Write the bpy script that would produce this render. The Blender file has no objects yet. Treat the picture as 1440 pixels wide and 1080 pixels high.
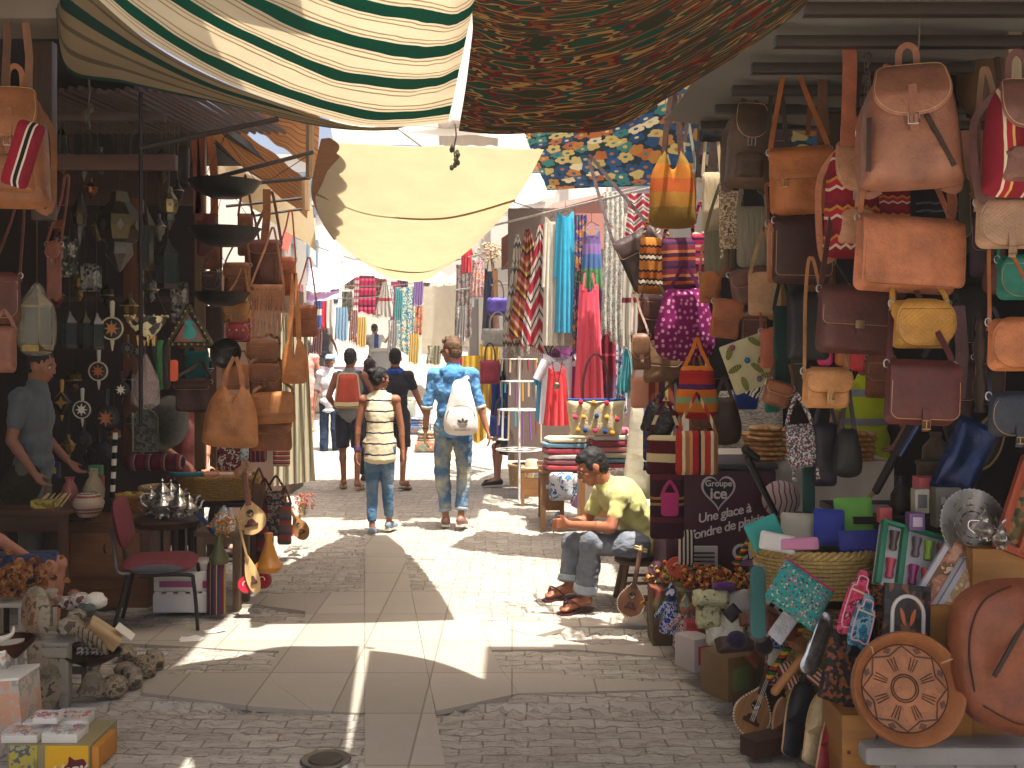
import bpy, bmesh, math, random
from mathutils import Vector, Matrix, noise, Euler
R = math.radians
PI = math.pi
rnd = random.Random(7)
S = bpy.context.scene
C = S.collection
# ------------------------------------------------------------ camera, sky, sun, exposure
F, HY, CX, CH = 1500.0, 490.0, 720.0, 1.7
cam = bpy.data.objects.new('camera', bpy.data.cameras.new('camera')); C.objects.link(cam); S.camera = cam
cam.location = (0, 0, CH); cam.rotation_euler = (R(90), 0, 0)
cam.data.sensor_width = 36; cam.data.lens = 37.5; cam.data.shift_y = -50 / 1440
cam.data.clip_start = .05; cam.data.clip_end = 600
SUN_DIR = Vector((.19, -.215, 1)).normalized()          # towards the sun: high, a little right, a little behind
w = bpy.data.worlds.new('World'); S.world = w; w.use_nodes = True
nt = w.node_tree; bg = nt.nodes['Background']
sky = nt.nodes.new('ShaderNodeTexSky'); sky.sky_type = 'NISHITA'; sky.sun_disc = False
sky.sun_elevation = math.asin(SUN_DIR.z); sky.sun_rotation = math.atan2(SUN_DIR.x, SUN_DIR.y)
sky.dust_density = 8; sky.air_density = .7; sky.ozone_density = .3
nt.links.new(sky.outputs[0], bg.inputs[0]); bg.inputs[1].default_value = .15
sun = bpy.data.objects.new('sun', bpy.data.lights.new('sun', 'SUN')); C.objects.link(sun)
sun.data.energy = 5; sun.data.angle = R(.55); sun.data.color = (1, .965, .90)
sun.rotation_euler = SUN_DIR.to_track_quat('Z', 'Y').to_euler()
S.view_settings.view_transform = 'Standard'; S.view_settings.look = 'None'
S.view_settings.exposure = 1.15; S.view_settings.gamma = 1
S.render.engine = 'CYCLES'; S.cycles.use_denoising = True; S.cycles.max_bounces = 7
S.cycles.diffuse_bounces = 4; S.cycles.transparent_max_bounces = 10; S.cycles.sample_clamp_indirect = 6
def P(px, py, d): return Vector(((px - CX) / F * d, d, CH - (py - HY) / F * d))
def G(px, py, z=0):
 d = F * (CH - z) / (py - HY); return Vector(((px - CX) / F * d, d, z))
def GD(py, z=0): return F * (CH - z) / (py - HY)
# ------------------------------------------------------------ colours and materials
def hx(s):
 s = s.lstrip('#'); c = [int(s[i:i + 2], 16) / 255 for i in (0, 2, 4)]
 return tuple((x / 12.92 if x <= .04045 else ((x + .055) / 1.055) ** 2.4) for x in c) + (1,)
MC = {}
ORD = ('first', 'second', 'third', 'fourth', 'fifth', 'sixth', 'seventh', 'eighth')
class NB:
 def __init__(s, name):
  s.m = bpy.data.materials.new(name); s.m.use_nodes = True; s.t = s.m.node_tree; s.n = s.t.nodes
  s.b = s.n['Principled BSDF']
 def N(s, t, **k):
  n = s.n.new('ShaderNode' + t)
  for a, v in k.items(): setattr(n, a, v)
  return n
 def L(s, a, b): s.t.links.new(a, b)
 def V(s, sock, v):
  if hasattr(v, 'is_output') or isinstance(v, bpy.types.NodeSocket): s.L(v, sock)
  elif v is not None: sock.default_value = v
 def math(s, op, a, b=None, c=None, clamp=False):
  n = s.N('Math', operation=op); n.use_clamp = clamp
  s.V(n.inputs[0], a); s.V(n.inputs[1], b); s.V(n.inputs[2], c); return n.outputs[0]
 def vm(s, op, a, b=None):
  n = s.N('VectorMath', operation=op); s.V(n.inputs[0], a); s.V(n.inputs[1], b)
  return n.outputs[1] if op in ('LENGTH', 'DISTANCE', 'DOT_PRODUCT') else n.outputs[0]
 def mix(s, f, a, b, mode='MIX'):
  n = s.N('Mix', data_type='RGBA', blend_type=mode)
  s.V(n.inputs[0], f); s.V(n.inputs[6], a); s.V(n.inputs[7], b); return n.outputs[2]
 def co(s, k='Object'):
  return s.N('TexCoord').outputs[k]
 def noise(s, vec, sc, det=3, rough=.55, out=0):
  n = s.N('TexNoise'); s.V(n.inputs['Vector'], vec); n.inputs['Scale'].default_value = sc
  n.inputs['Detail'].default_value = det; n.inputs['Roughness'].default_value = rough; return n.outputs[out]
 def scale(s, vec, v):
  n = s.N('Mapping'); s.L(vec, n.inputs[0]); n.inputs['Scale'].default_value = v; return n.outputs[0]
 def ramp(s, f, stops, interp='LINEAR'):
  n = s.N('ValToRGB'); r = n.color_ramp; r.interpolation = interp
  while len(r.elements) < len(stops): r.elements.new(.5)
  for e, (p, c) in zip(r.elements, stops): e.position = p
  for e, (p, c) in zip(r.elements, stops): e.color = c
  s.V(n.inputs[0], f); return n.outputs[0]
 def bump(s, h, st=.3, dist=.01):
  n = s.N('Bump'); n.inputs['Strength'].default_value = st; n.inputs['Distance'].default_value = dist
  s.V(n.inputs['Height'], h); s.L(n.outputs[0], s.b.inputs['Normal'])
 def fin(s, col=None, rough=.6, metal=0, spec=.4):
  s.V(s.b.inputs['Base Color'], col); s.V(s.b.inputs['Roughness'], rough)
  s.b.inputs['Metallic'].default_value = metal; s.b.inputs['Specular IOR Level'].default_value = spec
  return s.m
def cached(f):
 def g(*a, **k):
  key = (f.__name__, repr(a), repr(k))
  if key not in MC: MC[key] = f(*a, **k)
  return MC[key]
 return g
def dk(c, k): return (c[0] * k, c[1] * k, c[2] * k, 1)
@cached
def leather(c, emb=0, rough=.5):
 b = NB('leather'); c = hx(c); o = b.co()
 n1 = b.noise(o, 9, 4); n2 = b.noise(o, 60, 3)
 col = b.mix(b.ramp(n1, [(.3, (0, 0, 0, 1)), (.7, (1, 1, 1, 1))]), dk(c, .6), dk(c, 1.3))
 col = b.mix(b.math('MULTIPLY', n2, .5), col, dk(c, .75))
 h = b.math('ADD', b.math('MULTIPLY', b.noise(o, 190, 3), .45), b.math('MULTIPLY', b.noise(o, 26, 5, .65), 1.6))
 sc = b.ramp(b.math('ABSOLUTE', b.math('SUBTRACT', b.noise(b.scale(o, (7, 7, 16)), 1.3, 4, .6), .5)), [(0, (.6, .6, .6, 1)), (.012, (1, 1, 1, 1))])
 col = b.mix(.6, col, b.mix(1.0, col, sc, 'MULTIPLY'))
 if emb:
  g = b.vm('ABSOLUTE', b.vm('SUBTRACT', b.co('Generated'), (.5, .5, .5)))
  sp = b.N('SeparateXYZ'); b.L(g, sp.inputs[0])
  d = b.math('ADD', sp.outputs[0], sp.outputs[2])
  wv = b.math('ABSOLUTE', b.math('SINE', b.math('MULTIPLY', d, 34.0 * emb)))
  m = b.math('LESS_THAN', wv, .22); lim = b.math('LESS_THAN', d, .62)
  mm = b.math('MULTIPLY', m, lim); col = b.mix(b.math('MULTIPLY', mm, .45), col, dk(c, .4))
  h = b.math('SUBTRACT', b.math('MULTIPLY', h, .4), mm)
 b.bump(h, .5, .006); return b.fin(col, b.math('MULTIPLY_ADD', b.noise(o, 30, 4), .4, rough - .2))
@cached
def cloth(c, var=.15, weave=260, rough=.9, trans=0, wr=12):
 b = NB('cloth'); c = hx(c); o = b.co(); n = b.noise(o, 6, 3)
 w1 = b.noise(b.scale(o, (weave, weave, weave * .25)), 1, 2); w2 = b.noise(o, wr, 3)
 col = b.mix(n, dk(c, 1 - var), dk(c, 1 + var)); col = b.mix(b.math('MULTIPLY', w1, .4), col, dk(c, .7))
 b.bump(b.math('ADD', b.math('MULTIPLY', w1, .15), w2), .35, .02)
 b.fin(col, rough, 0, .2); b.b.inputs['Sheen Weight'].default_value = .15
 if trans: translucent(b, col, trans)
 return b.m
def translucent(b, col, k):
 t = b.N('BsdfTranslucent'); b.V(t.inputs[0], col); mx = b.N('MixShader'); mx.inputs[0].default_value = k
 out = b.n['Material Output']; b.L(b.b.outputs[0], mx.inputs[1]); b.L(t.outputs[0], mx.inputs[2]); b.L(mx.outputs[0], out.inputs[0])
@cached
def stripes(cols, axis=2, reps=3, zig=0, zn=8, coord='Generated', trans=0, rough=.9, wob=.01):
 """cols: ((width, '#hex'), ...) repeated reps times along an axis; zig bends the stripes into zigzags"""
 b = NB('striped_cloth'); g = b.co(coord); sp = b.N('SeparateXYZ'); b.L(g, sp.inputs[0])
 v = sp.outputs[axis]; u = sp.outputs[0 if axis != 0 else (1 if coord == 'UV' else 2)]
 v = b.math('ADD', v, b.math('MULTIPLY', b.math('SUBTRACT', b.noise(g, 5, 2), .5), wob * 2))
 if zig: v = b.math('ADD', v, b.math('MULTIPLY', b.math('PINGPONG', b.math('MULTIPLY', u, float(zn)), .5), zig))
 f = b.math('FRACT', b.math('MULTIPLY', v, float(reps)))
 tot = sum(a for a, _ in cols); st = []; p = 0
 for a, c in cols: st.append((p / tot, hx(c))); p += a
 col = b.ramp(f, st, 'CONSTANT'); o = b.co()
 w1 = b.noise(b.scale(o, (300, 300, 90)), 1, 2); n = b.noise(o, 7, 3)
 col = b.mix(b.math('MULTIPLY', w1, .5), col, b.mix(1.0, col, (.55, .52, .5, 1), 'MULTIPLY'))
 col = b.mix(b.math('MULTIPLY', n, .35), col, b.mix(1.0, col, (.7, .68, .66, 1), 'MULTIPLY'))
 b.bump(b.math('ADD', b.math('MULTIPLY', w1, .3), n), .3, .01); b.fin(col, rough, 0, .2)
 if trans: translucent(b, col, trans)
 return b.m
@cached
def plaid(c1, c2, c3, n=8):
 b = NB('plaid_cloth'); o = b.co(); sp = b.N('SeparateXYZ'); b.L(o, sp.inputs[0])
 fx = b.math('LESS_THAN', b.math('FRACT', b.math('MULTIPLY', sp.outputs[0], float(n))), .4)
 fz = b.math('LESS_THAN', b.math('FRACT', b.math('MULTIPLY', sp.outputs[2], float(n))), .4)
 col = b.mix(b.math('MULTIPLY', b.math('ADD', fx, fz), .5), hx(c1), hx(c2))
 col = b.mix(b.math('MULTIPLY', b.noise(o, 6, 4), .7), col, hx(c3)); b.bump(b.noise(o, 18, 4), .5, .03)
 return b.fin(col, .85, 0, .2)
@cached
def denim(c='#5b7fa5', wear='#b9b79a', lo=.45):
 b = NB('denim'); o = b.co(); n = b.noise(o, 5, 4); f = b.ramp(n, [(lo, (0, 0, 0, 1)), (lo + .22, (1, 1, 1, 1))])
 w1 = b.noise(b.scale(o, (400, 400, 120)), 1, 2)
 col = b.mix(f, hx(c), hx(wear)); col = b.mix(b.math('MULTIPLY', w1, .5), col, dk(hx(c), .5))
 b.bump(b.noise(b.scale(o, (14, 14, 30)), 1, 4), .6, .03); return b.fin(col, .9, 0, .15)
@cached
def flowers(cols, bgc, sc=9, coord='Generated', r0=.36, amp=.10, pet=5, trans=0, asp=(1, 1, 1), flat=True, cen=.12):
 """scattered petalled flowers from voronoi cells"""
 b = NB('flower_print'); g = b.scale(b.co(coord), (asp[0] * sc, asp[1] * sc, asp[2] * sc))
 if flat:
  g = b.vm('MULTIPLY', g, (1, 0, 1) if coord != 'UV' else (1, 1, 0))
  if coord != 'UV':
   sp0 = b.N('SeparateXYZ'); b.L(g, sp0.inputs[0]); cb = b.N('CombineXYZ')
   b.L(sp0.outputs[0], cb.inputs[0]); b.L(sp0.outputs[2], cb.inputs[1]); g = cb.outputs[0]
 v = b.N('TexVoronoi'); v.voronoi_dimensions = '2D'; v.inputs['Randomness'].default_value = .65; v.inputs['Scale'].default_value = 1
 b.L(g, v.inputs['Vector']); d = b.vm('SUBTRACT', g, v.outputs['Position'])
 sp = b.N('SeparateXYZ'); b.L(d, sp.inputs[0]); an = b.math('ARCTAN2', sp.outputs[1], sp.outputs[0])
 rr = b.math('MULTIPLY_ADD', b.math('ABSOLUTE', b.math('SINE', b.math('MULTIPLY', an, pet / 2))), amp * 2, r0)
 inside = b.math('LESS_THAN', v.outputs['Distance'], rr); cn = b.math('LESS_THAN', v.outputs['Distance'], cen)
 s2 = b.N('SeparateColor'); b.L(v.outputs['Color'], s2.inputs[0])
 k = len(cols); pc = b.ramp(s2.outputs[0], [(i / k, hx(c)) for i, c in enumerate(cols)], 'CONSTANT')
 cc = b.ramp(s2.outputs[1], [(i / k, hx(c)) for i, c in enumerate(cols[1:] + cols[:1])], 'CONSTANT')
 col = b.mix(inside, hx(bgc), pc); col = b.mix(cn, col, cc); o = b.co()
 w1 = b.noise(b.scale(o, (300, 300, 90)), 1, 2); col = b.mix(b.math('MULTIPLY', w1, .4), col, b.mix(1.0, col, (.6, .6, .6, 1), 'MULTIPLY'))
 b.bump(b.noise(o, 14, 3), .3, .02); b.fin(col, .9, 0, .2)
 if trans: translucent(b, col, trans)
 return b.m
@cached
def blotch(cols, sc=12, asp=(1, 1, 1), rough=.85, coord='Object', bump=.3, det=3, trans=0):
 """patches of several colours: ikat, sequins, mosaics, dried flowers"""
 b = NB('patched'); g = b.scale(b.co(coord), asp); n = b.noise(g, sc, det, .6, 1)
 sp = b.N('SeparateColor'); b.L(n, sp.inputs[0]); v = b.math('MULTIPLY_ADD', b.math('SUBTRACT', sp.outputs[0], .5), 2.6, .5)
 k = len(cols); col = b.ramp(v, [(i / k, hx(c)) for i, c in enumerate(cols)], 'CONSTANT')
 o = b.co(); col = b.mix(b.math('MULTIPLY', b.noise(o, 150, 2), .5), col, b.mix(1.0, col, (.5, .5, .5, 1), 'MULTIPLY'))
 b.bump(b.noise(g, sc * 2, 3), bump, .01); b.fin(col, rough, 0, .3)
 if trans: translucent(b, col, trans)
 return b.m
@cached
def cells(cols, sc=40, rough=.5, bump=.4, metal=0, coord='Object', edge=None):
 b = NB('cells'); v = b.N('TexVoronoi'); v.inputs['Scale'].default_value = sc; b.L(b.co(coord), v.inputs['Vector'])
 s2 = b.N('SeparateColor'); b.L(v.outputs['Color'], s2.inputs[0]); k = len(cols)
 col = b.ramp(s2.outputs[0], [(i / k, hx(c)) for i, c in enumerate(cols)], 'CONSTANT')
 if edge: col = b.mix(b.math('GREATER_THAN', v.outputs['Distance'], .5), col, hx(edge))
 b.bump(v.outputs['Distance'], bump, .01); return b.fin(col, rough, metal)
@cached
def wood(c, sc=6, rough=.55, axis=2, var=.45):
 b = NB('wood'); c = hx(c); o = b.co(); a = [14, 14, 14]; a[axis] = 1.2
 n = b.noise(b.scale(o, a), sc / 3, 5, .65); n2 = b.noise(o, 3, 3)
 col = b.mix(b.ramp(n, [(.3, (0, 0, 0, 1)), (.72, (1, 1, 1, 1))]), dk(c, 1 - var), dk(c, 1.2))
 col = b.mix(b.math('MULTIPLY', n2, .4), col, dk(c, .6)); b.bump(n, .3, .006); return b.fin(col, rough)
@cached
def metal(c, rough=.35, bump=.5, sc=30, m=.9):
 b = NB('metal'); c = hx(c); o = b.co(); n = b.noise(o, sc, 4)
 col = b.mix(n, dk(c, .35), dk(c, 1.3)); b.bump(b.noise(o, sc * 2, 3), bump, .003); return b.fin(col, b.math('MULTIPLY_ADD', n, .3, rough - .1), m, .5)
@cached
def paint(c, rough=.5, var=.12, sc=8, bump=.1, spec=.4):
 b = NB('paint'); c = hx(c); o = b.co(); n = b.noise(o, sc, 5, .6)
 col = b.mix(n, dk(c, 1 - var), dk(c, 1 + var)); b.bump(b.noise(o, 50, 4), bump, .01); return b.fin(col, rough, 0, spec)
@cached
def skin(c='#a8694c'):
 b = NB('skin'); c = hx(c); o = b.co(); n = b.noise(o, 8, 3)
 col = b.mix(n, dk(c, .82), dk(c, 1.15)); b.bump(b.noise(o, 120, 3), .1, .004); b.fin(col, .5, 0, .4)
 b.b.inputs['Subsurface Weight'].default_value = .08; b.b.inputs['Subsurface Radius'].default_value = (.02, .008, .004); return b.m
@cached
def wicker(c, sx=50, sz=60):
 b = NB('wicker'); c = hx(c); g = b.co(); sp = b.N('SeparateXYZ'); b.L(g, sp.inputs[0])
 an = b.math('ARCTAN2', sp.outputs[1], sp.outputs[0]); rows = b.math('MULTIPLY', sp.outputs[2], float(sz))
 par = b.math('FLOOR', rows); wv = b.math('SINE', b.math('MULTIPLY_ADD', an, float(sx), b.math('MULTIPLY', par, PI)))
 rz = b.math('ABSOLUTE', b.math('SINE', b.math('MULTIPLY', rows, PI))); h = b.math('MULTIPLY', b.math('MULTIPLY_ADD', wv, .35, .6), rz)
 col = b.mix(h, dk(c, .25), dk(c, 1.15)); col = b.mix(b.math('MULTIPLY', b.noise(g, 25, 3), .6), col, dk(c, .6)); b.bump(h, .8, .012); return b.fin(col, .7)
@cached
def film(c='#ffffff', a=.25, rough=.12):
 b = NB('plastic_film'); o = b.co(); n = b.noise(o, 22, 4); b.bump(n, .9, .03); b.fin(hx(c), rough, 0, .8)
 b.b.inputs['Alpha'].default_value = a; return b.m
@cached
def glass(c='#ffffff', rough=.05):
 b = NB('glass'); b.fin(hx(c), rough, 0, .5); b.b.inputs['Transmission Weight'].default_value = .9; b.b.inputs['Alpha'].default_value = .6; return b.m
@cached
def fur(c1, c2, axis=2):
 b = NB('fur'); o = b.co(); a = [90, 90, 90]; a[axis] = 8; n = b.noise(b.scale(o, a), 1, 4); n2 = b.noise(b.scale(o, (8, 8, 2)), 1, 3)
 col = b.mix(b.math('MULTIPLY_ADD', n, .6, b.math('MULTIPLY', n2, .4)), hx(c1), hx(c2)); b.bump(n, .7, .01); return b.fin(col, .85, 0, .2)
# ------------------------------------------------------------ mesh building
class MB:
 def __init__(s): s.v = []; s.f = []; s.uv = []; s.mi = []; s.cm = 0
 def add(s, vs, fs, uvs=None, mi=None):
  o = len(s.v); s.v += [tuple(x) for x in vs]
  for f in fs:
   s.f.append(tuple(o + i for i in f)); s.mi.append(s.cm if mi is None else mi)
   s.uv.append([uvs[i] for i in f] if uvs else [(0, 0)] * len(f))
  return s
 def box(s, c, sz, rot=None, bev=0):
  x, y, z = [a / 2 for a in sz]; vs = []
  if bev:
   e = min(bev, x * .9, y * .9, z * .9); bm = bmesh.new(); bmesh.ops.create_cube(bm, size=1)
   for v in bm.verts: v.co = Vector((v.co.x * 2 * x, v.co.y * 2 * y, v.co.z * 2 * z))
   bmesh.ops.bevel(bm, geom=list(bm.edges), offset=e, segments=2, affect='EDGES', profile=.6)
   vs = [v.co.copy() for v in bm.verts]; fs = [[v.index for v in f.verts] for f in bm.faces]; bm.free()
  else:
   vs = [Vector((a * x, b * y, cc * z)) for cc in (-1, 1) for a, b in ((-1, -1), (1, -1), (1, 1), (-1, 1))]
   fs = [(3, 2, 1, 0), (4, 5, 6, 7), (0, 1, 5, 4), (1, 2, 6, 5), (2, 3, 7, 6), (3, 0, 4, 7)]
  M = Euler(rot).to_matrix() if rot else None; c = Vector(c)
  s.add([(M @ v if M else v) + c for v in vs], fs); return s
 def tube(s, pts, r, n=8, cap=True, closed=False):
  pts = [Vector(p) for p in pts]; k = len(pts); rs = r if isinstance(r, (list, tuple)) else [r] * k
  up = Vector((0, 0, 1)); rings = []; prev = None
  for i, p in enumerate(pts):
   a = pts[(i - 1) % k] if (i or closed) else p; b = pts[(i + 1) % k] if (i < k - 1 or closed) else p
   t = (b - a).normalized() if (b - a).length > 1e-9 else up
   if prev is None:
    u = t.cross(Vector((0, 1, 0)) if abs(t.y) < .9 else Vector((1, 0, 0))).normalized()
   else:
    u = (prev - t * prev.dot(t)).normalized()
   prev = u; vv = t.cross(u)
   rings.append([p + (u * math.cos(2 * PI * j / n) + vv * math.sin(2 * PI * j / n)) * rs[i] for j in range(n)])
  vs = [q for r_ in rings for q in r_]; fs = []
  for i in range(k if closed else k - 1):
   i2 = (i + 1) % k
   for j in range(n): fs.append((i * n + j, i * n + (j + 1) % n, i2 * n + (j + 1) % n, i2 * n + j))
  if cap and not closed: fs.append(tuple(range(n - 1, -1, -1))); fs.append(tuple((k - 1) * n + j for j in range(n)))
  s.add(vs, fs); return s
 def lathe(s, prof, n=24, c=(0, 0, 0), rot=None, sx=1, sy=1, a0=0, a1=2 * PI):
  M = Euler(rot).to_matrix() if rot else Matrix.Identity(3); c = Vector(c); vs = []; fs = []; full = abs(a1 - a0 - 2 * PI) < 1e-6
  m = n if full else n + 1
  for r_, z in prof:
   for j in range(m):
    a = a0 + (a1 - a0) * j / n; vs.append(M @ Vector((r_ * math.cos(a) * sx, r_ * math.sin(a) * sy, z)) + c)
  for i in range(len(prof) - 1):
   for j in range(n):
    j2 = (j + 1) % m; fs.append((i * m + j, i * m + j2, (i + 1) * m + j2, (i + 1) * m + j))
  s.add(vs, fs); return s
 def ball(s, c, r, n=12, rot=None):
  r = r if isinstance(r, (list, tuple)) else (r, r, r)
  prof = [(math.sin(PI * i / n), -math.cos(PI * i / n)) for i in range(n + 1)]; prof = [(max(a, .002), z) for a, z in prof]
  M = Euler(rot).to_matrix() if rot else Matrix.Identity(3); vs = []; fs = []; m = n + 4
  for a, z in prof:
   for j in range(m): vs.append(M @ Vector((a * math.cos(2 * PI * j / m) * r[0], a * math.sin(2 * PI * j / m) * r[1], z * r[2])) + Vector(c))
  for i in range(n):
   for j in range(m): fs.append((i * m + j, i * m + (j + 1) % m, (i + 1) * m + (j + 1) % m, (i + 1) * m + j))
  fs.append(tuple(range(m - 1, -1, -1))); fs.append(tuple(n * m + j for j in range(m)))
  s.add(vs, fs); return s
 def cap(s, a, b, ra, rb, n=10):
  """tapered capsule"""
  a, b = Vector(a), Vector(b); s.ball(a, ra, n); s.ball(b, rb, n)
  if (b - a).length > 1e-6: s.tube([a, b], [ra, rb], n + 4)
  return s
 def ribbon(s, pts, wd, th=.003, nrm=(0, -1, 0)):
  """flat strap along a path"""
  pts = [Vector(p) for p in pts]; k = len(pts); vs = []; N0 = Vector(nrm)
  for i, p in enumerate(pts):
   t = (pts[min(i + 1, k - 1)] - pts[max(i - 1, 0)]).normalized(); sd = t.cross(N0)
   if sd.length < .05: sd = Vector((1, 0, 0))
   sd.normalize(); nn = sd.cross(t).normalized(); ww = (wd[i] if isinstance(wd, (list, tuple)) else wd) / 2
   vs += [p + sd * ww + nn * th, p - sd * ww + nn * th, p - sd * ww - nn * th, p + sd * ww - nn * th]
  fs = []
  for i in range(k - 1):
   for j in range(4): fs.append((i * 4 + j, i * 4 + (j + 1) % 4, (i + 1) * 4 + (j + 1) % 4, (i + 1) * 4 + j))
  fs.append((3, 2, 1, 0)); fs.append(tuple((k - 1) * 4 + j for j in range(4))); s.add(vs, fs); return s
 def grid(s, fn, nu, nv, th=0):
  """sheet fn(u,v)->point; th gives it a thickness"""
  pts = [[Vector(fn(i / nu, j / nv)) for i in range(nu + 1)] for j in range(nv + 1)]; m = nu + 1
  vs = [p for r_ in pts for p in r_]; uv = [(i / nu, j / nv) for j in range(nv + 1) for i in range(nu + 1)]
  fs = [(j * m + i, j * m + i + 1, (j + 1) * m + i + 1, (j + 1) * m + i) for j in range(nv) for i in range(nu)]
  if th:
   nn = []
   for j in range(nv + 1):
    for i in range(nu + 1):
     a = pts[j][min(i + 1, nu)] - pts[j][max(i - 1, 0)]; b = pts[min(j + 1, nv)][i] - pts[max(j - 1, 0)][i]
     q = a.cross(b); nn.append(q.normalized() if q.length > 1e-9 else Vector((0, -1, 0)))
   k = len(vs); vs += [p - q * th for p, q in zip(vs, nn)]; uv += uv
   fs += [tuple(reversed([i + k for i in f])) for f in list(fs)]
   bd = [j * m for j in range(nv + 1)]; e = [i for i in range(m)] + [j * m + nu for j in range(1, nv + 1)] + [nv * m + i for i in range(nu - 1, -1, -1)] + [j * m for j in range(nv - 1, 0, -1)]
   for a, b in zip(e, e[1:] + e[:1]): fs.append((b, a, a + k, b + k))
  s.add(vs, fs, uv); return s
 def pillow(s, out, th, rings=6, p=2.4, back=1.0, wr=0, seed=0, q=.5, c=(0, 0, 0), warp=None):
  """puffy body with the given outline (x,z) and full depth th; wr adds wrinkles"""
  n = len(out); cx = sum(a for a, _ in out) / n; cz = sum(b for _, b in out) / n; vs = []; c = Vector(c)
  xs = [a for a, _ in out]; zs = [b for _, b in out]; x0, z0 = min(xs), min(zs); dx = max(max(xs) - x0, 1e-6); dz = max(max(zs) - z0, 1e-6); uv = []
  def side(sg):
   base = len(vs)
   for k in range(rings + (1 if sg < 0 else 0)):
    t = k / rings; prof = max(0, 1 - t ** p) ** q
    for (a, b) in out:
     x = cx + (a - cx) * t; z = cz + (b - cz) * t; y = sg * th / 2 * prof * (1 if sg < 0 else back)
     if wr: y += sg * wr * noise.noise(Vector((x * 9 + seed, z * 5, seed * 3.1))) * (1 - t ** 4)
     vs.append(Vector((x, y, z))); uv.append(((x - x0) / dx, (z - z0) / dz))
   return base
  b0 = side(-1); b1 = side(1); rim = b0 + rings * n; fs = []
  for k in range(rings):
   for j in range(n): fs.append((b0 + k * n + j, b0 + k * n + (j + 1) % n, b0 + (k + 1) * n + (j + 1) % n, b0 + (k + 1) * n + j))
  for k in range(rings):
   nb = (b1 + (k + 1) * n) if k < rings - 1 else rim
   for j in range(n): fs.append((b1 + k * n + (j + 1) % n, b1 + k * n + j, nb + j, nb + (j + 1) % n))
  if warp: vs = [Vector(warp(v)) for v in vs]
  s.add([v + c for v in vs], fs, uv); return s
 def prism(s, out, y0, y1, c=(0, 0, 0)):
  n = len(out); c = Vector(c); vs = [Vector((a, y0, b)) + c for a, b in out] + [Vector((a, y1, b)) + c for a, b in out]
  xs = [a for a, _ in out]; zs = [b for _, b in out]; dx = max(max(xs) - min(xs), 1e-6); dz = max(max(zs) - min(zs), 1e-6)
  uv = [((a - min(xs)) / dx, (b - min(zs)) / dz) for a, b in out] * 2
  fs = [tuple(range(n)), tuple(range(2 * n - 1, n - 1, -1))] + [((j + 1) % n, j, n + j, n + (j + 1) % n) for j in range(n)]
  s.add(vs, fs, uv); return s
 def xf(s, M, i0=0):
  for i in range(i0, len(s.v)): s.v[i] = tuple(M @ Vector(s.v[i]))
  return s
 def data(s, name, mats, smooth=40):
  me = bpy.data.meshes.new(name); me.from_pydata(s.v, [], s.f)
  for m in (mats if isinstance(mats, (list, tuple)) else [mats]): me.materials.append(m)
  ul = me.uv_layers.new(name='UVMap'); k = 0; flat = []
  for f in s.uv:
   for u in f: flat += [u[0], u[1]]
  ul.data.foreach_set('uv', flat); me.polygons.foreach_set('material_index', s.mi)
  bm = bmesh.new(); bm.from_mesh(me); bmesh.ops.recalc_face_normals(bm, faces=bm.faces)
  if smooth:
   for f in bm.faces: f.smooth = True
   for e in bm.edges:
    if len(e.link_faces) == 2 and e.calc_face_angle(0) > R(smooth): e.smooth = False
  bm.to_mesh(me); bm.free(); return me
 def build(s, name, mats, parent=None, smooth=40, loc=None):
  o = bpy.data.objects.new(name, s.data(name, mats, smooth)); C.objects.link(o)
  if parent: o.parent = parent
  if loc is not None: o.location = loc
  return o
def tag(o, label, cat, group=None, kind=None):
 if label: o['label'] = label
 if cat: o['category'] = cat
 if group: o['group'] = group
 if kind: o['kind'] = kind
 return o
def empty(name, loc, label, cat, group=None, rot=(0, 0, 0), sc=1):
 o = bpy.data.objects.new(name, None); C.objects.link(o); o.location = loc; o.rotation_euler = rot
 o.scale = (sc, sc, sc) if not isinstance(sc, tuple) else sc; o.empty_display_size = .1; return tag(o, label, cat, group)
def struct(name, mb, m, smooth=40): return tag(mb.build(name, m, None, smooth), None, None, kind='structure')
def copy_thing(o, loc, rz=None, label=None, sc=None, parent=None, rot=None):
 c = o.copy(); C.objects.link(c); c.location = loc
 if rz is not None: c.rotation_euler.z = rz
 if rot is not None: c.rotation_euler = rot
 if sc is not None: c.scale = (sc, sc, sc) if not isinstance(sc, tuple) else sc
 if label: c['label'] = label
 if parent: c.parent = parent
 for ch in list(o.children):
  d = ch.copy(); C.objects.link(d); d.parent = c
  for g in list(ch.children):
   e = g.copy(); C.objects.link(e); e.parent = d
 return c
# ------------------------------------------------------------ outlines
def smooth_out(pts, k=6):
 """closed catmull-rom through points"""
 n = len(pts); out = []
 for i in range(n):
  p0, p1, p2, p3 = [pts[(i + j) % n] for j in (-1, 0, 1, 2)]
  for s_ in range(k):
   t = s_ / k; out.append(tuple(.5 * ((2 * p1[a]) + (-p0[a] + p2[a]) * t + (2 * p0[a] - 5 * p1[a] + 4 * p2[a] - p3[a]) * t * t + (-p0[a] + 3 * p1[a] - 3 * p2[a] + p3[a]) * t ** 3) for a in (0, 1)))
 return out
def spline(pts, k=6):
 n = len(pts); out = []; pts = [Vector(p) for p in pts]
 for i in range(n - 1):
  p0 = pts[max(i - 1, 0)]; p1 = pts[i]; p2 = pts[i + 1]; p3 = pts[min(i + 2, n - 1)]
  for s_ in range(k):
   t = s_ / k; out.append(.5 * ((2 * p1) + (-p0 + p2) * t + (2 * p0 - 5 * p1 + 4 * p2 - p3) * t * t + (-p0 + 3 * p1 - 3 * p2 + p3) * t ** 3))
 out.append(pts[-1]); return out
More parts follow.
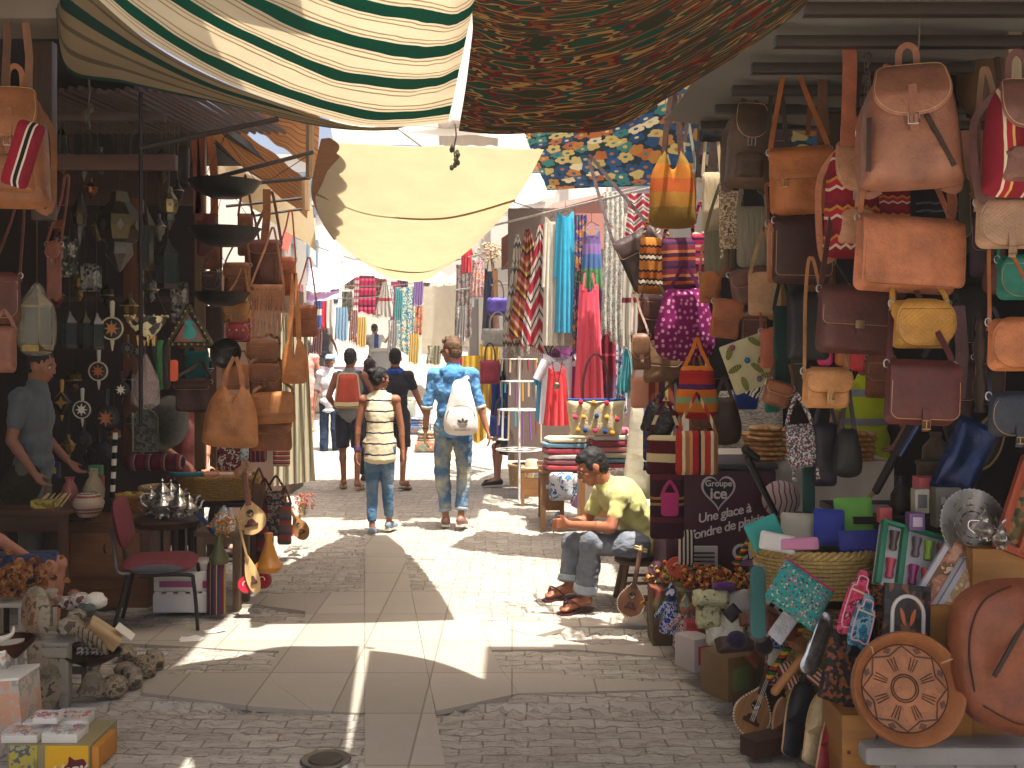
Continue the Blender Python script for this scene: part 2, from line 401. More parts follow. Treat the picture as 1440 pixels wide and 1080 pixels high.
def rrect(w_, h_, r, wt=None, n=5, z0=0, rt=None):
 """rounded rectangle hanging below z0: bottom width w_, top width wt"""
 wt = w_ if wt is None else wt; rt = r if rt is None else rt; out = []
 for (x, z, rr, a0) in ((wt / 2 - rt, z0 - rt, rt, 0), (-wt / 2 + rt, z0 - rt, rt, 90), (-w_ / 2 + r, z0 - h_ + r, r, 180), (w_ / 2 - r, z0 - h_ + r, r, 270)):
  for i in range(n + 1): a = R(a0 + 90 * i / n); out.append((x + rr * math.cos(a), z + rr * math.sin(a)))
 res = []
 for i, p in enumerate(out):
  q = out[(i + 1) % len(out)]; res.append(p); dd = math.dist(p, q); k = int(dd / (max(w_, h_) / 8))
  for j in range(1, k): res.append((p[0] + (q[0] - p[0]) * j / k, p[1] + (q[1] - p[1]) * j / k))
 return res
def circ(r, n=24, c=(0, 0), rz=None):
 rz = rz or r; return [(c[0] + r * math.cos(2 * PI * i / n), c[1] + rz * math.sin(2 * PI * i / n)) for i in range(n)]
def sheet_rows(rows, ku=6, kv=6):
 """smooth surface through rows of points; returns fn(u,v)"""
 def ev(pts, t):
  n = len(pts) - 1; x = min(max(t * n, 0), n - 1e-6); i = int(x); t = x - i
  p0 = pts[max(i - 1, 0)]; p1 = pts[i]; p2 = pts[i + 1]; p3 = pts[min(i + 2, n)]
  return .5 * ((2 * p1) + (-p0 + p2) * t + (2 * p0 - 5 * p1 + 4 * p2 - p3) * t * t + (-p0 + 3 * p1 - 3 * p2 + p3) * t ** 3)
 return lambda u, v: ev([ev(r_, u) for r_ in rows], v)
# ============================================================ GROUND
def lin(a, b, n): return [a + (b - a) * i / n for i in range(n + 1)]
gx = [-300, -80, -30, -12, -7, -5] + lin(-3.6, 3.2, 200) + [4.5, 6, 12, 30, 80, 300]
gy = [-60, -15, -4, 1, 3] + lin(3.9, 9.2, 170) + lin(9.3, 14, 60) + [16, 20, 28, 45, 80, 150, 400]
def cob(x, y):
 if y > 14: return -.004 + .05 * (min(y, 60) - 14)
 if not (-3.6 < x < 3.2 and 3.9 < y < 14): return -.004
 y2 = y + .06 * noise.noise(Vector((x * 1.6, y * 2, 3))) + .02 * noise.noise(Vector((x * 7, y * 3, 5))); row = math.floor(y2 / .07); fy = (y2 / .07) - row
 h = noise.cell(Vector((row * 1.7, 5.3, 1))); L = .08 + .18 * h; xx = x / L + h * 7; st = math.floor(xx); fx = xx - st
 g = min(fy, 1 - fy) * .07; g2 = min(fx, 1 - fx) * L; e = min(g, g2)
 hh = noise.cell(Vector((st + .5, row + .5, 2))); top = -.003 - .006 * hh + .004 * noise.noise(Vector((x * 14, y * 22, 1)))
 return min(-.001, top - (.008 * (1 - e / .012) if e < .012 else 0) - .004 * abs(noise.noise(Vector((x * 5, y * 9, 7)))))
g = MB(); m = len(gx); vs = [(x, y, cob(x, y)) for y in gy for x in gx]
g.add(vs, [(j * m + i, j * m + i + 1, (j + 1) * m + i + 1, (j + 1) * m + i) for j in range(len(gy) - 1) for i in range(m - 1)])
def ground_mat():
 b = NB('cobbles'); o = b.co(); sp = b.N('SeparateXYZ'); b.L(o, sp.inputs[0])
 wob = b.noise(o, 2.2, 2, out=1); v = b.vm('ADD', o, b.vm('MULTIPLY', wob, (.06, .06, .06)))
 br = b.N('TexBrick'); b.L(v, br.inputs[0]); br.inputs['Scale'].default_value = 1; br.inputs['Brick Width'].default_value = .2
 br.inputs['Row Height'].default_value = .085; br.inputs['Mortar Size'].default_value = .006; br.inputs['Mortar Smooth'].default_value = .6
 br.inputs['Color1'].default_value = hx('#bcb5a8'); br.inputs['Color2'].default_value = hx('#a9a194'); br.inputs['Mortar'].default_value = hx('#8f8678')
 n = b.noise(b.scale(o, (6, 16, 6)), 1.6, 6, .7); n2 = b.noise(o, .9, 3); n3 = b.noise(b.scale(o, (20, 55, 20)), 1, 4)
 crack = b.ramp(b.math('ABSOLUTE', b.math('SUBTRACT', b.noise(b.scale(o, (4, 11, 4)), 1.5, 5, .6), .5)), [(0, (.55, .53, .51, 1)), (.02, (1, 1, 1, 1))])
 col = b.mix(1.0, br.outputs[0], crack, 'MULTIPLY')
 col = b.mix(b.ramp(n, [(.35, (0, 0, 0, 1)), (.65, (1, 1, 1, 1))]), b.mix(1.0, col, (.78, .76, .74, 1), 'MULTIPLY'), col)
 col = b.mix(b.math('MULTIPLY', n2, .5), col, b.mix(1.0, col, (.72, .7, .66, 1), 'MULTIPLY'))
 b.bump(b.math('ADD', b.math('MULTIPLY', n, .8), b.math('MULTIPLY_ADD', n3, .5, b.math('MULTIPLY', br.outputs[1], -.2))), .8, .016)
 return b.fin(col, .8, 0, .3)
struct('ground', g, ground_mat())
def slab_mat():
 b = NB('paving_slab'); o = b.co(); br = b.N('TexBrick'); b.L(o, br.inputs[0]); br.inputs['Scale'].default_value = 1
 br.inputs['Brick Width'].default_value = .42; br.inputs['Row Height'].default_value = .62; br.offset = 0; br.inputs['Mortar Size'].default_value = .005
 br.inputs['Color1'].default_value = hx('#b2a99b'); br.inputs['Color2'].default_value = hx('#a39a8c'); br.inputs['Mortar'].default_value = hx('#82796b')
 n = b.noise(o, 3, 5, .65); n2 = b.noise(o, 40, 4)
 col = b.mix(b.math('MULTIPLY', n, .55), br.outputs[0], b.mix(1.0, br.outputs[0], (.7, .66, .6, 1), 'MULTIPLY'))
 col = b.mix(b.math('MULTIPLY', n2, .3), col, hx('#8f8576')); b.bump(b.math('SUBTRACT', n2, b.math('MULTIPLY', br.outputs[1], 2.0)), .3, .004); return b.fin(col, .7, 0, .3)
SM = slab_mat()
def slab(name, px):
 mb = MB(); p = [G(a, b_) for a, b_ in px]; out = [(q.x, q.y) for q in p]; n = len(out)
 vs = [(x, y, .004) for x, y in out] + [(x, y, -.02) for x, y in out]
 mb.add(vs, [tuple(range(n)), tuple(range(2 * n - 1, n - 1, -1))] + [(j, (j + 1) % n, n + (j + 1) % n, n + j) for j in range(n)]); struct(name, mb, SM, 0)
slab('path', [(513, 1500), (513, 673), (550, 673), (578, 831), (609, 987), (706, 1500)])
slab('paving', [(170, 848), (360, 839), (512.4, 831), (512.4, 850), (429, 853), (429, 860), (360, 851), (170, 862)])
slab('paving', [(429.3, 853), (512.4, 850.3), (512.4, 1004), (440, 1000), (385, 960), (378, 944), (393, 916), (429.3, 876)])
slab('paving', [(429, 876.3), (360, 877), (170, 884), (170, 905), (360, 916), (392.7, 916)])
slab('paving', [(378, 944.3), (360, 944), (200, 950), (200, 975), (360, 995), (439, 1000), (384.6, 960)])
slab('paving', [(578.7, 831), (636, 833), (671, 860), (676, 876), (691, 915), (702, 938), (729, 976), (613, 1001), (609.7, 987)])
slab('paving', [(676.5, 876), (780, 874), (860, 864), (960, 862), (960, 880), (931, 881), (800, 882), (751, 895), (740, 892)])
slab('paving', [(676.7, 876.5), (739.6, 892.4), (760, 896), (840, 909), (929, 904), (1000, 904), (1010, 931), (804, 914), (691.6, 915)])
slab('paving', [(702.4, 938), (857, 958), (1000, 962), (1000, 969), (729.5, 976)])
# drain cover
dc = empty('drain_cover', G(458, 1068, 0), 'small oval metal drain cover in the cobbles at the bottom of the frame', 'drain cover')
MB().lathe([(.001, .002), (.085, .002), (.1, .006), (.105, .001)], 28).build('cover_ring', metal('#7d766a', .5), dc)
MB().lathe([(.001, .007), (.07, .007), (.072, .003)], 28).build('lid', metal('#5f594e', .6, .8, 60), dc)
for (px, py, wd) in ((268, 900, .09), (300, 889, .07)):
 p = G(px, py); mb = MB(); o_ = [(math.cos(a) * wd * rnd.uniform(.7, 1.2), math.sin(a) * wd * .7 * rnd.uniform(.7, 1.2)) for a in [i * .7 for i in range(9)]]
 mb.add([(a, b_, .004 + .012 * rnd.random()) for a, b_ in o_] + [(0, 0, .012)], [(i, (i + 1) % 9, 9) for i in range(9)])
 o = mb.build('paper_scrap', paint('#e2ddd2'), None, 0, p); tag(o, 'larger crumpled white paper scrap on the cobbles' if wd > .08 else 'smaller crumpled white paper scrap near the red chair leg', 'litter')
# ============================================================ AWNINGS
def AW(px, py, H): d = (H - CH) * F / (HY - py); return Vector(((px - CX) / F * d, d, H))
def awning(name, rows, mat, label, nu=40, nv=40, fold=0, th=.0015, fk=40):
 o = empty(name, (0, 0, 0), label, 'awning'); fn = sheet_rows(rows)
 def f(u, v):
  p = fn(u, v)
  if fold: p = p + Vector((0, 0, fold * (noise.noise(Vector((u * 3, v * fk * .2, 1))) + .35 * math.sin(v * fk + 2 * noise.noise(Vector((u * 2, v * 3, 4)))))))
  return p
 MB().grid(f, nu, nv, th).build('canvas', mat, o, 60); return o, fn
GRN, CRM, TAN, BRN = '#136b58', '#f2ead6', '#bda988', '#8a7048'
stripe_set = ((10, CRM), (2.2, TAN), (5, CRM), (2.2, TAN), (3.5, CRM), (20, GRN), (3.5, CRM), (2.2, TAN), (5, CRM), (2.2, TAN), (8, CRM))
def srow(pts): return [AW(*p) for p in pts]
R0 = srow([(112, -25, 3.1), (200, 50, 3.0), (310, 112, 2.93), (410, 150, 2.88), (500, 176, 2.84), (570, 177, 2.84), (630, 172, 2.86)])
stripe_rows = [R0,
 srow([(190, -25, 3.1), (290, 40, 2.99), (390, 88, 2.92), (480, 122, 2.87), (560, 132, 2.86), (610, 128, 2.87), (642, 118, 2.9)]),
 srow([(300, -25, 3.08), (380, 18, 2.98), (460, 50, 2.92), (530, 68, 2.88), (590, 76, 2.87), (630, 74, 2.88), (654, 60, 2.92)]),
 srow([(410, -35, 3.05), (480, -12, 2.98), (540, 5, 2.93), (590, 16, 2.9), (630, 20, 2.9), (650, 16, 2.92), (667, 2, 2.95)]),
 srow([(440, -110, 3.05), (500, -80, 3), (550, -60, 2.97), (600, -48, 2.95), (630, -44, 2.95), (655, -50, 2.96), (676, -60, 2.98)])]
sa, fn = awning('striped_awning', stripe_rows, stripes(stripe_set, 1, 4.9, coord='UV', trans=.5, wob=.02), 'green and cream striped canvas awning sagging over the lane at top left', 60, 70, .008, fk=26)
flap_rows = [[AW(100, -40, 3.14)] + R0[0:1] + R0[1:6],
 srow([(84, -5, 3.1), (95, 20, 3.08), (190, 75, 2.98), (295, 122, 2.9), (400, 155, 2.85), (495, 178, 2.82), (560, 180, 2.82)]),
 srow([(78, 10, 3.06), (96, 98, 2.96), (180, 116, 2.92), (285, 138, 2.87), (400, 165, 2.83), (492, 181, 2.81), (558, 181, 2.81)])]
MB().grid(lambda u, v, f=sheet_rows(flap_rows): f(u, v) + Vector((0, 0, -.006 + .01 * noise.noise(Vector((u * 6, v * 4, 9))))), 60, 14, .0015).build('side_flap', stripes(((5, '#7a6c54'), (2, '#544a3a'), (6, '#7e7058'), (7, '#0a352c'), (5, '#7e7058'), (2, '#544a3a')), 1, 1.6, coord='UV', wob=.03), sa, 60)  # same awning stripes in darkened colours, the flap's shade is painted in
# unseen sheet added overhead to shade the ground, gap left for sun on paving
MB().grid(lambda u, v: Vector((-2.6 + u * (2.85 if v < .5 else 1.85), 2.0 + v * 2.15, 3.16 - .05 * math.sin(u * PI))), 12, 20, .002).build('sun_blocker_rear', cloth('#8a8262'), sa, 60)
ends = MB()
for q, k in ((AW(640, 174, 2.85), 9), (AW(125, 112, 2.9), 5)):
 ends.tube(spline([q, q + Vector((.005, 0, -.06)), q + Vector((-.006, .01, -.13)), q + Vector((.004, 0, -.22))]), .004, 6)
 for i in range(k): ends.ball(q + Vector((rnd.uniform(-.02, .02), rnd.uniform(-.01, .01), -.12 - .013 * i)), (.012, .01, .016), 5)
ends.build('cord', cloth('#4a4636', wr=60), sa)
ikat = blotch(('#1d1a10', '#20342a', '#3c1a12', '#5d3a1e', '#1f2a1c', '#4a1c14', '#6b4a22'), 7, (1, 6, 1), trans=.12, coord='UV', det=2)
def ik():
 b = NB('ikat_canvas'); uv = b.co('UV'); n = b.noise(b.scale(uv, (6, 36, 1)), 1, 1, .5, 1); n.node.inputs['Distortion'].default_value = .1
 sp = b.N('SeparateColor'); b.L(n, sp.inputs[0]); v = b.math('MULTIPLY_ADD', b.math('SUBTRACT', sp.outputs[0], .5), 3.0, .5)
 cs = ('#3a3a28', '#1d453c', '#7a4a2c', '#642420', '#1a4a42', '#9a7a48', '#4a3020', '#244a3c'); k = len(cs)
 col = b.ramp(v, [(i / k, hx(c)) for i, c in enumerate(cs)], 'CONSTANT'); b.fin(col, .95, 0, .1); translucent(b, col, .35); return b.m
dark_rows = [srow([(645, 184, 2.8), (700, 188, 2.77), (770, 186, 2.74), (860, 181, 2.68), (950, 132, 2.72), (1050, 70, 2.76), (1135, 8, 2.8)]),
 srow([(655, 120, 2.84), (710, 132, 2.8), (780, 132, 2.78), (870, 118, 2.74), (960, 74, 2.76), (1055, 16, 2.8), (1140, -40, 2.84)]),
 srow([(664, 50, 2.88), (720, 66, 2.84), (790, 66, 2.82), (880, 50, 2.8), (970, 8, 2.8), (1060, -50, 2.84), (1150, -110, 2.88)]),
 srow([(672, -10, 2.93), (730, 0, 2.88), (800, 0, 2.87), (890, -20, 2.86), (980, -60, 2.86), (1070, -120, 2.88), (1160, -190, 2.92)]),
 srow([(760, -110, 2.98), (790, -110, 2.95), (840, -115, 2.94), (920, -130, 2.93), (1000, -180, 2.93), (1090, -240, 2.94), (1180, -320, 2.96)]),
 [Vector((.2 + i * .3, 2.1, 3.0)) for i in range(7)]]
awning('patterned_awning', dark_rows, ik(), 'dark brown and green ikat patterned canvas hanging at top centre', 60, 50, .01, fk=20)
creamc = cloth('#f0e5cc', .10, trans=.5, wr=4)
cr = [[AW(452, 197, 2.86), AW(540, 203, 2.84), AW(640, 207, 2.83), AW(765, 210, 2.83)],
  [P(444, 250, 6.5), P(530, 275, 6.6), P(630, 280, 6.6), P(738, 262, 6.5)],
  [P(450, 305, 7.2), P(530, 335, 7.4), P(620, 340, 7.4), P(702, 308, 7.2)],
  [P(490, 352, 8.2), P(540, 372, 8.3), P(600, 376, 8.3), P(655, 354, 8.2)],
  [P(545, 391, 9.2), P(562, 396, 9.2), P(585, 398, 9.2), P(606, 392, 9.2)]]
ca, fnc = awning('cream_awning', cr, creamc, 'plain cream canvas sagging between the two sides of the lane', 50, 50, .022, fk=7)
for v0 in (.35, .8):
 MB().ribbon([fnc(i / 24, v0) + Vector((0, -.004, -.004)) for i in range(25)], .02, .0015, (0, -.4, -1)).build('seam', cloth('#b09766', trans=.3), ca)
mb = MB()      # folded scalloped edge on the left
edge = [P(455, 196, 5.88), P(446, 235, 6.3), P(441, 275, 6.8), P(455, 312, 7.35), P(472, 338, 7.9)]
wd = spline(edge, 10); k = len(wd); inn = []
for i, q in enumerate(wd):
 t = i / (k - 1); ww = (.20 * math.sin(PI * min(1, t * 1.0 + .05)) + .02) * (.72 + .28 * abs(math.sin(t * 21))); inn.append(q + Vector((ww, -.02, .005)))
wd = [q + Vector((-.01, -.02, 0)) for q in wd]; mb.add(wd + inn, [(i, i + 1, k + i + 1, k + i) for i in range(k - 1)]); mb.build('scalloped_fold', cloth('#8a5a30', .2), ca, 60)
# brown tarps on the far left
def tarp(name, px, H0, mat, label, cat='tarp'):
 """px: near edge (list) and far edge (list) as (x, y, d)"""
 o = empty(name, (0, 0, 0), label, cat); fn = sheet_rows([[P(*a) for a in r_] for r_ in px])
 MB().grid(lambda u, v: fn(u, v) + Vector((0, 0, .02 * math.sin(u * 24) * .5)), 30, 10, .002).build('canvas', mat, o, 60); return o
btan = stripes(((3, '#a8703a'), (1, '#8c5a2c'), (2, '#b47c44'), (.6, '#6e4220')), 1, 5, coord='UV', trans=.35, wob=.03)
tarp('brown_tarp', [[(262, 143, 7), (320, 214, 8.2), (384, 268, 9.6), (432, 306, 11)], [(270, 140, 7), (336, 181, 8.2), (400, 228, 9.6), (434, 258, 11)]], 0, btan, 'long brown striped tarp slanting down beside the left bag display')
tarp('brown_tarp', [[(350, 176, 8.4), (392, 205, 9.2), (446, 240, 10.4)], [(372, 150, 8.4), (405, 150, 9.2), (450, 160, 10.4)]], 0, btan, 'upper brown striped tarp behind the metal brackets')
tarp('cream_tarp', [[(296, 246, 9), (350, 290, 10.5), (445, 352, 12.4)], [(292, 214, 9), (360, 250, 10.5), (440, 290, 12.4)]], 0, cloth('#d8c294', .08, trans=.4), 'pale cream tarp below the long brown tarp')
br = empty('awning_frame', (0, 0, 0), 'black metal bracket arms holding the tarps on the left', 'bracket')
for a, b_, r_ in (((196, 208, 5.9), (392, 167, 6.0), .016), ((290, 253, 7), (440, 214, 7.3), .015), ((345, 259, 7.6), (436, 250, 7.8), .013), ((318, 290, 8.2), (432, 278, 8.5), .012), ((338, 306, 9), (432, 293, 9.2), .011)):
 MB().tube([P(*a), P(*b_)], r_, 8).build('bar', metal('#2e2620', .5, m=.6), br)
MB().tube([P(198, 130, 5.9), P(198, 600, 5.9)], .012, 8).build('upright', metal('#221c18', .5, m=.6), br)
MB().tube([P(436, 170, 7.5), P(436, 250, 7.5)], .03, 8).build('upright', wood('#8a6c48'), br)
MB().tube([P(430, 252, 8.4), P(430, 296, 8.4)], .032, 8).build('upright', wood('#9c7c56'), br)
MB().tube(spline([P(300, 200, 7), P(325, 222, 7), P(372, 252, 7.4), P(400, 240, 7.6), P(438, 215, 7.4)]), .003, 5).build('wire', metal('#332a22', .6), br)
# floral canopy
flo = flowers(('#cfa060', '#d8c890', '#4a7aa8', '#3f6f9c', '#5aa0a0', '#e8e0c8', '#c88a58', '#d8cc98'), '#3a5264', 11, 'UV', .44, .09, 5, trans=.3, asp=(1.7, 1, 1), cen=.16)
fr = [[P(738, 188, 8.4), P(800, 172, 8.2), (P(862, 154, 8.0)), P(950, 116, 7.8), P(1060, 116, 7.6), P(1200, 120, 7.4)],
  [P(752, 225, 8.9), P(810, 215, 8.7), P(880, 200, 8.5), P(960, 180, 8.3), P(1070, 180, 8.1), P(1200, 185, 8)],
  [P(770, 268, 9.4), P(830, 264, 9.2), P(900, 262, 9.0), P(980, 258, 8.8), P(1080, 262, 8.6), P(1200, 270, 8.5)]]
awning('floral_canopy', fr, flo, 'canopy printed with big orange, blue and cream flowers over the textile stall', 50, 24, .01)
tarp('white_backdrop', [[(500, 186, 10), (640, 190, 10), (772, 196, 10)], [(500, 176, 12), (640, 178, 12), (780, 180, 12)]], 0, cloth('#f0ead8', .05, trans=.5), 'thin white canvas strip just above the cream awning')
# ============================================================ STALL SHELLS
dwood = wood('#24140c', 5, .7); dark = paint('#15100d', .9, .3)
ls = empty('left_stall', (0, 0, 0), 'dark wooden shop unit on the left crammed with metal and leather goods', 'market stall')
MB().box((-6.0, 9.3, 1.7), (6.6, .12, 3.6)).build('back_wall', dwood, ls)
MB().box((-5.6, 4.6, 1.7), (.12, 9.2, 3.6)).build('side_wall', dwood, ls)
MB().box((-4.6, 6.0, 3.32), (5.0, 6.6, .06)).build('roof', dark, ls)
mb = MB()
for i in range(46): x = -3.95 + i * .052; mb.tube([(x, 5.9, 3.13 - .01 * math.sin(i)), (x + .03, 7.4, 3.2)], .017, 6)
mb.build('corrugated_edge', metal('#40281e', .6, m=.3), ls)
MB().box((-3.1, 6.0, 3.0), (2.3, .05, .05), None, .006).build('lintel', wood('#3a2418', axis=0), ls)
MB().box((-3.1, 6.2, 2.78), (2.3, .05, .09), None, .006).build('lintel', wood('#4a2c1a', axis=0), ls)
for px, py0, py1, d, wd, c in ((188, 280, 640, 7.9, .13, '#6a3a1a'), (282, 160, 660, 7.9, .08, '#7a5c3a'), (62, 60, 310, 5.0, .10, '#3c2a1e')):
 a, b_ = P(px, py0, d), P(px, py1, d); MB().box((a.x, a.y, (a.z + b_.z) / 2), (wd, wd * .6, a.z - b_.z), None, .006).build('post', wood(c), ls)
MB().box(P(150, 262, 8.4), (1.5, .05, .3), None, .006).build('shelf_board', wood('#3c1e10', axis=0), ls)
MB().box(P(120, 420, 8.6), (2.0, .04, .04)).build('shelf_board', wood('#3c2416', axis=0), ls)
mb = MB()
for i in range(60): a = P(rnd.uniform(75, 270), rnd.uniform(120, 160), 6.1 + rnd.random()); mb.tube([a, a + Vector((rnd.uniform(-.02, .02), 0, -rnd.uniform(.1, .45)))], .0015, 3)
mb.build('hanging_wire', metal('#6a5a48', .5), ls)
mb = MB(); mb.box(P(30, 12, 4.6), (.5, .3, .18), None, .01); mb.build('ceiling_board', paint('#5c5044', .7), ls)
MB().box((-2.62, 11.3, 1.2), (.06, 3.9, 2.4)).build('partition', wood('#5a3a22'), ls)
rs = empty('right_stall', (0, 0, 0), 'covered leather goods stall on the right with a greyish tarp ceiling', 'market stall')
MB().grid(lambda u, v: Vector((.98 + u * 5 - (1 - u) * (v * 5.0) * .04, 2.0 + v * 3.5, 2.96 - .07 * math.sin(u * 9) - .08 * v + .08 * u + .03 * noise.noise(Vector((u * 12, v * 8, 1))))), 50, 30, .003).build('ceiling_tarp', cloth('#6f6960', .2, trans=.1, wr=3), rs, 60)
MB().grid(lambda u, v: Vector((1.5 + u * 4.6, 5.3 + v * 4.0, 3.75 + .05 * math.sin(u * 9))), 12, 8, .003).build('sun_blocker_roof', dark, rs)  # unseen cover added to keep sun and sky off the back wall
MB().box((4.4, 9.2, 1.7), (5.4, .1, 3.6)).build('back_wall', dark, rs)
MB().box((4.6, 4.6, 1.7), (.1, 9, 3.6)).build('side_wall', dark, rs)
for a, b_ in (((1040, 40, 5.4), (1400, 18, 4.6)), ((1000, 96, 6), (1440, 96, 4.6)), ((900, 96, 6.7), (1120, 62, 4.6)), ((1120, -10, 3.75), (1460, -10, 3.7))):
 MB().tube([P(*a), P(*b_)], .012, 8).build('rail', metal('#2a2624', .5, m=.6), rs)
a, b_ = P(1424, -20, 3.9), P(1424, 330, 3.9); MB().box((a.x, a.y, (a.z + b_.z) / 2), (.05, .04, a.z - b_.z), None, .004).build('post', wood('#b5a68c', 4), rs)
for i in range(7): MB().box((2.9, 3.1 + i * .38, 2.80 + .004 * i), (3.9, .05, .04), None, .004).build('batten', wood('#2e2218', axis=0), rs)
mb = MB()
for px, y0, y1, d in ((1288, -10, 90, 3.72), (1222, -10, 60, 4.2), (1217, 50, 150, 4.2), (1108, 30, 100, 4.7), (1145, 20, 100, 4.4), (1075, 40, 150, 5.2), (1315, 40, 80, 4.3), (935, 100, 150, 6.4), (1100, 60, 180, 5)):
 a, b_ = P(px, y0, d), P(px + rnd.uniform(-2, 2), y1, d); mb.tube(spline([a, a.lerp(b_, .5) + Vector((.01, 0, 0)), b_]), .003, 5)
for i in range(9):
 for px, y0, d in ((1220, 70, 4.2), (1195, 60, 4.3)):
  q = P(px, y0 + i * 9, d); mb.tube([q + Vector((.012 * math.cos(t), .012 * math.sin(t) * (i % 2), .018 * math.sin(t + .3))) for t in [j * PI / 4 for j in range(8)]], .0025, 4, closed=True)
mb.build('hanging_cord', metal('#7a6f60', .5, m=.5), rs)
hc = empty('sun_blocker_high', (0, 0, 0), 'unseen canvas added high above the left stall to shade the ground', 'awning')  # out of view, added to cast shade on the left side
MB().grid(lambda u, v: Vector((-3.6 + u * 2.75, 1.6 + v * 6.0, 5.0 - .15 * math.sin(u * PI))), 12, 12, .003).build('canvas', cloth('#b8ab8c'), hc, 60)
MB().grid(lambda u, v: Vector((.8 + u * 5.2, 2.4 + v * 2.6, 5.0 - .15 * math.sin(u * PI))), 12, 12, .003).build('canvas', cloth('#b8ab8c'), rs, 60)  # unseen canvas added to close a sun gap on the right
# both high canvases above are unseen, added to keep the near ground in shade
# ============================================================ LEATHER BAGS AND POUCHES
# every builder works in metres with the hanging point of the body (top centre) at z=0 and its front towards -y
BRASS = lambda: metal('#b9a070', .35, .2)
STEEL = lambda: metal('#b8b4ac', .3, .3)
DCORD = lambda: cloth('#2a2018')
def outline_tube(mb, out, y, r, k=1): mb.tube([(a, y, b) for a, b in out[::k]], r, 5, closed=True)
def buckle(root, x, z, y, s=.016, m=None):
 mb = MB(); mb.tube([(x - s, y, z - s), (x + s, y, z - s), (x + s, y, z + s), (x - s, y, z + s)], .0028, 5, closed=True); mb.tube([(x, y, z - s), (x, y - .002, z + s)], .002, 4)
 return mb.build('buckle', m or BRASS(), root)
def strap_up(root, w_, h, mat, up=.5, sw=.022, y=.01, spread=.9, apex=.0, name='shoulder_strap'):
 """loop strap from the two top corners up to the hook"""
 pts = spline([(-w_ / 2 * spread, y, -.04), (-w_ / 2 * spread * .97, y, .02), (-w_ * .2 + apex, y + .11, up * .6), (apex - .012, y + .15, up * .96), (apex, y + .15, up), (apex + .012, y + .15, up * .96), (w_ * .2 + apex, y + .11, up * .6), (w_ / 2 * spread * .97, y, .02), (w_ / 2 * spread, y, -.04)], 4)
 return MB().ribbon(pts, sw, .0022).build(name, mat, root)
def start(name, loc, yaw, roll, label, cat, group): return empty(name, loc, label, cat, group, (0, roll, yaw))
def satchel(loc, w_, h, c, label, cat='satchel', yaw=0, roll=0, up=.4, flap=.8, rf=.05, emb=0, th=None, buckles=1, strap=True, c2=None, name='satchel', group=None, sc_=None, hide_strap=False, r=.03, clasp=False):
 r_ = start(name, loc, yaw, roll, label, cat, group); L = leather(c); th = th or w_ * .28; r = min(r, w_ * .15, h * .2)
 L2 = leather(c2 or c, 0, .5); bo = rrect(w_, h, r, w_ * .96)
 MB().pillow(bo, th, 7, 5, wr=.02, seed=rnd.random() * 9, q=.45).build('body', L2, r_)
 fo = rrect(w_ * 1.0, h * flap, min(rf, h * flap * .45), w_ * .99, n=7); yb = -th / 2 - .004
 mb = MB(); mb.pillow(fo, .012, 7, 4, back=.8, wr=.009, seed=rnd.random() * 9, q=.4, warp=lambda v: Vector((v.x, v.y + yb + (.5 * th * max(0, 1 + v.z / (h * .14)) ** 2 if v.z > -h * .14 else 0) - .006 * math.sin(-v.z / h * 3), v.z + .006)))
 fl = mb.build('flap', leather(c, emb), r_); t = MB(); inner = [(a * .955, (b_ + h * flap / 2) * .94 - h * flap / 2) for a, b_ in fo if b_ < -h * .15]
 t.tube([(a, yb - .0075, b_) for a, b_ in inner], .0009, 4); t.build('stitching', leather('#c9a070' if sum(hx(c)[:3]) < .5 else '#7a4a2c'), fl)
 for i in range(buckles):
  x = 0 if buckles == 1 else (-1 if i == 0 else 1) * w_ * .28
  z0 = -h * flap; m = MB(); m.ribbon([(x, yb - .009, z0 + .045), (x, yb - .014, z0), (x, yb - .007, z0 - .035)], .024, .002); m.build('closing_strap', L2, r_)
  if clasp: MB().box((x, yb - .012, z0 + .005), (.034, .008, .03), None, .003).build('clasp', BRASS(), r_)
  else: buckle(r_, x, z0 - .012, yb - .016, min(.014, w_ * .06))
 for sx in (-1, 1): MB().tube([(sx * w_ * .48 + .011 * math.cos(a), 0, -.012 + .014 * math.sin(a)) for a in [j * PI / 4 for j in range(8)]], .0025, 5, closed=True).build('ring', STEEL(), r_)
 if strap: strap_up(r_, w_, h, L2, up, .02 if w_ > .2 else .012)
 return r_
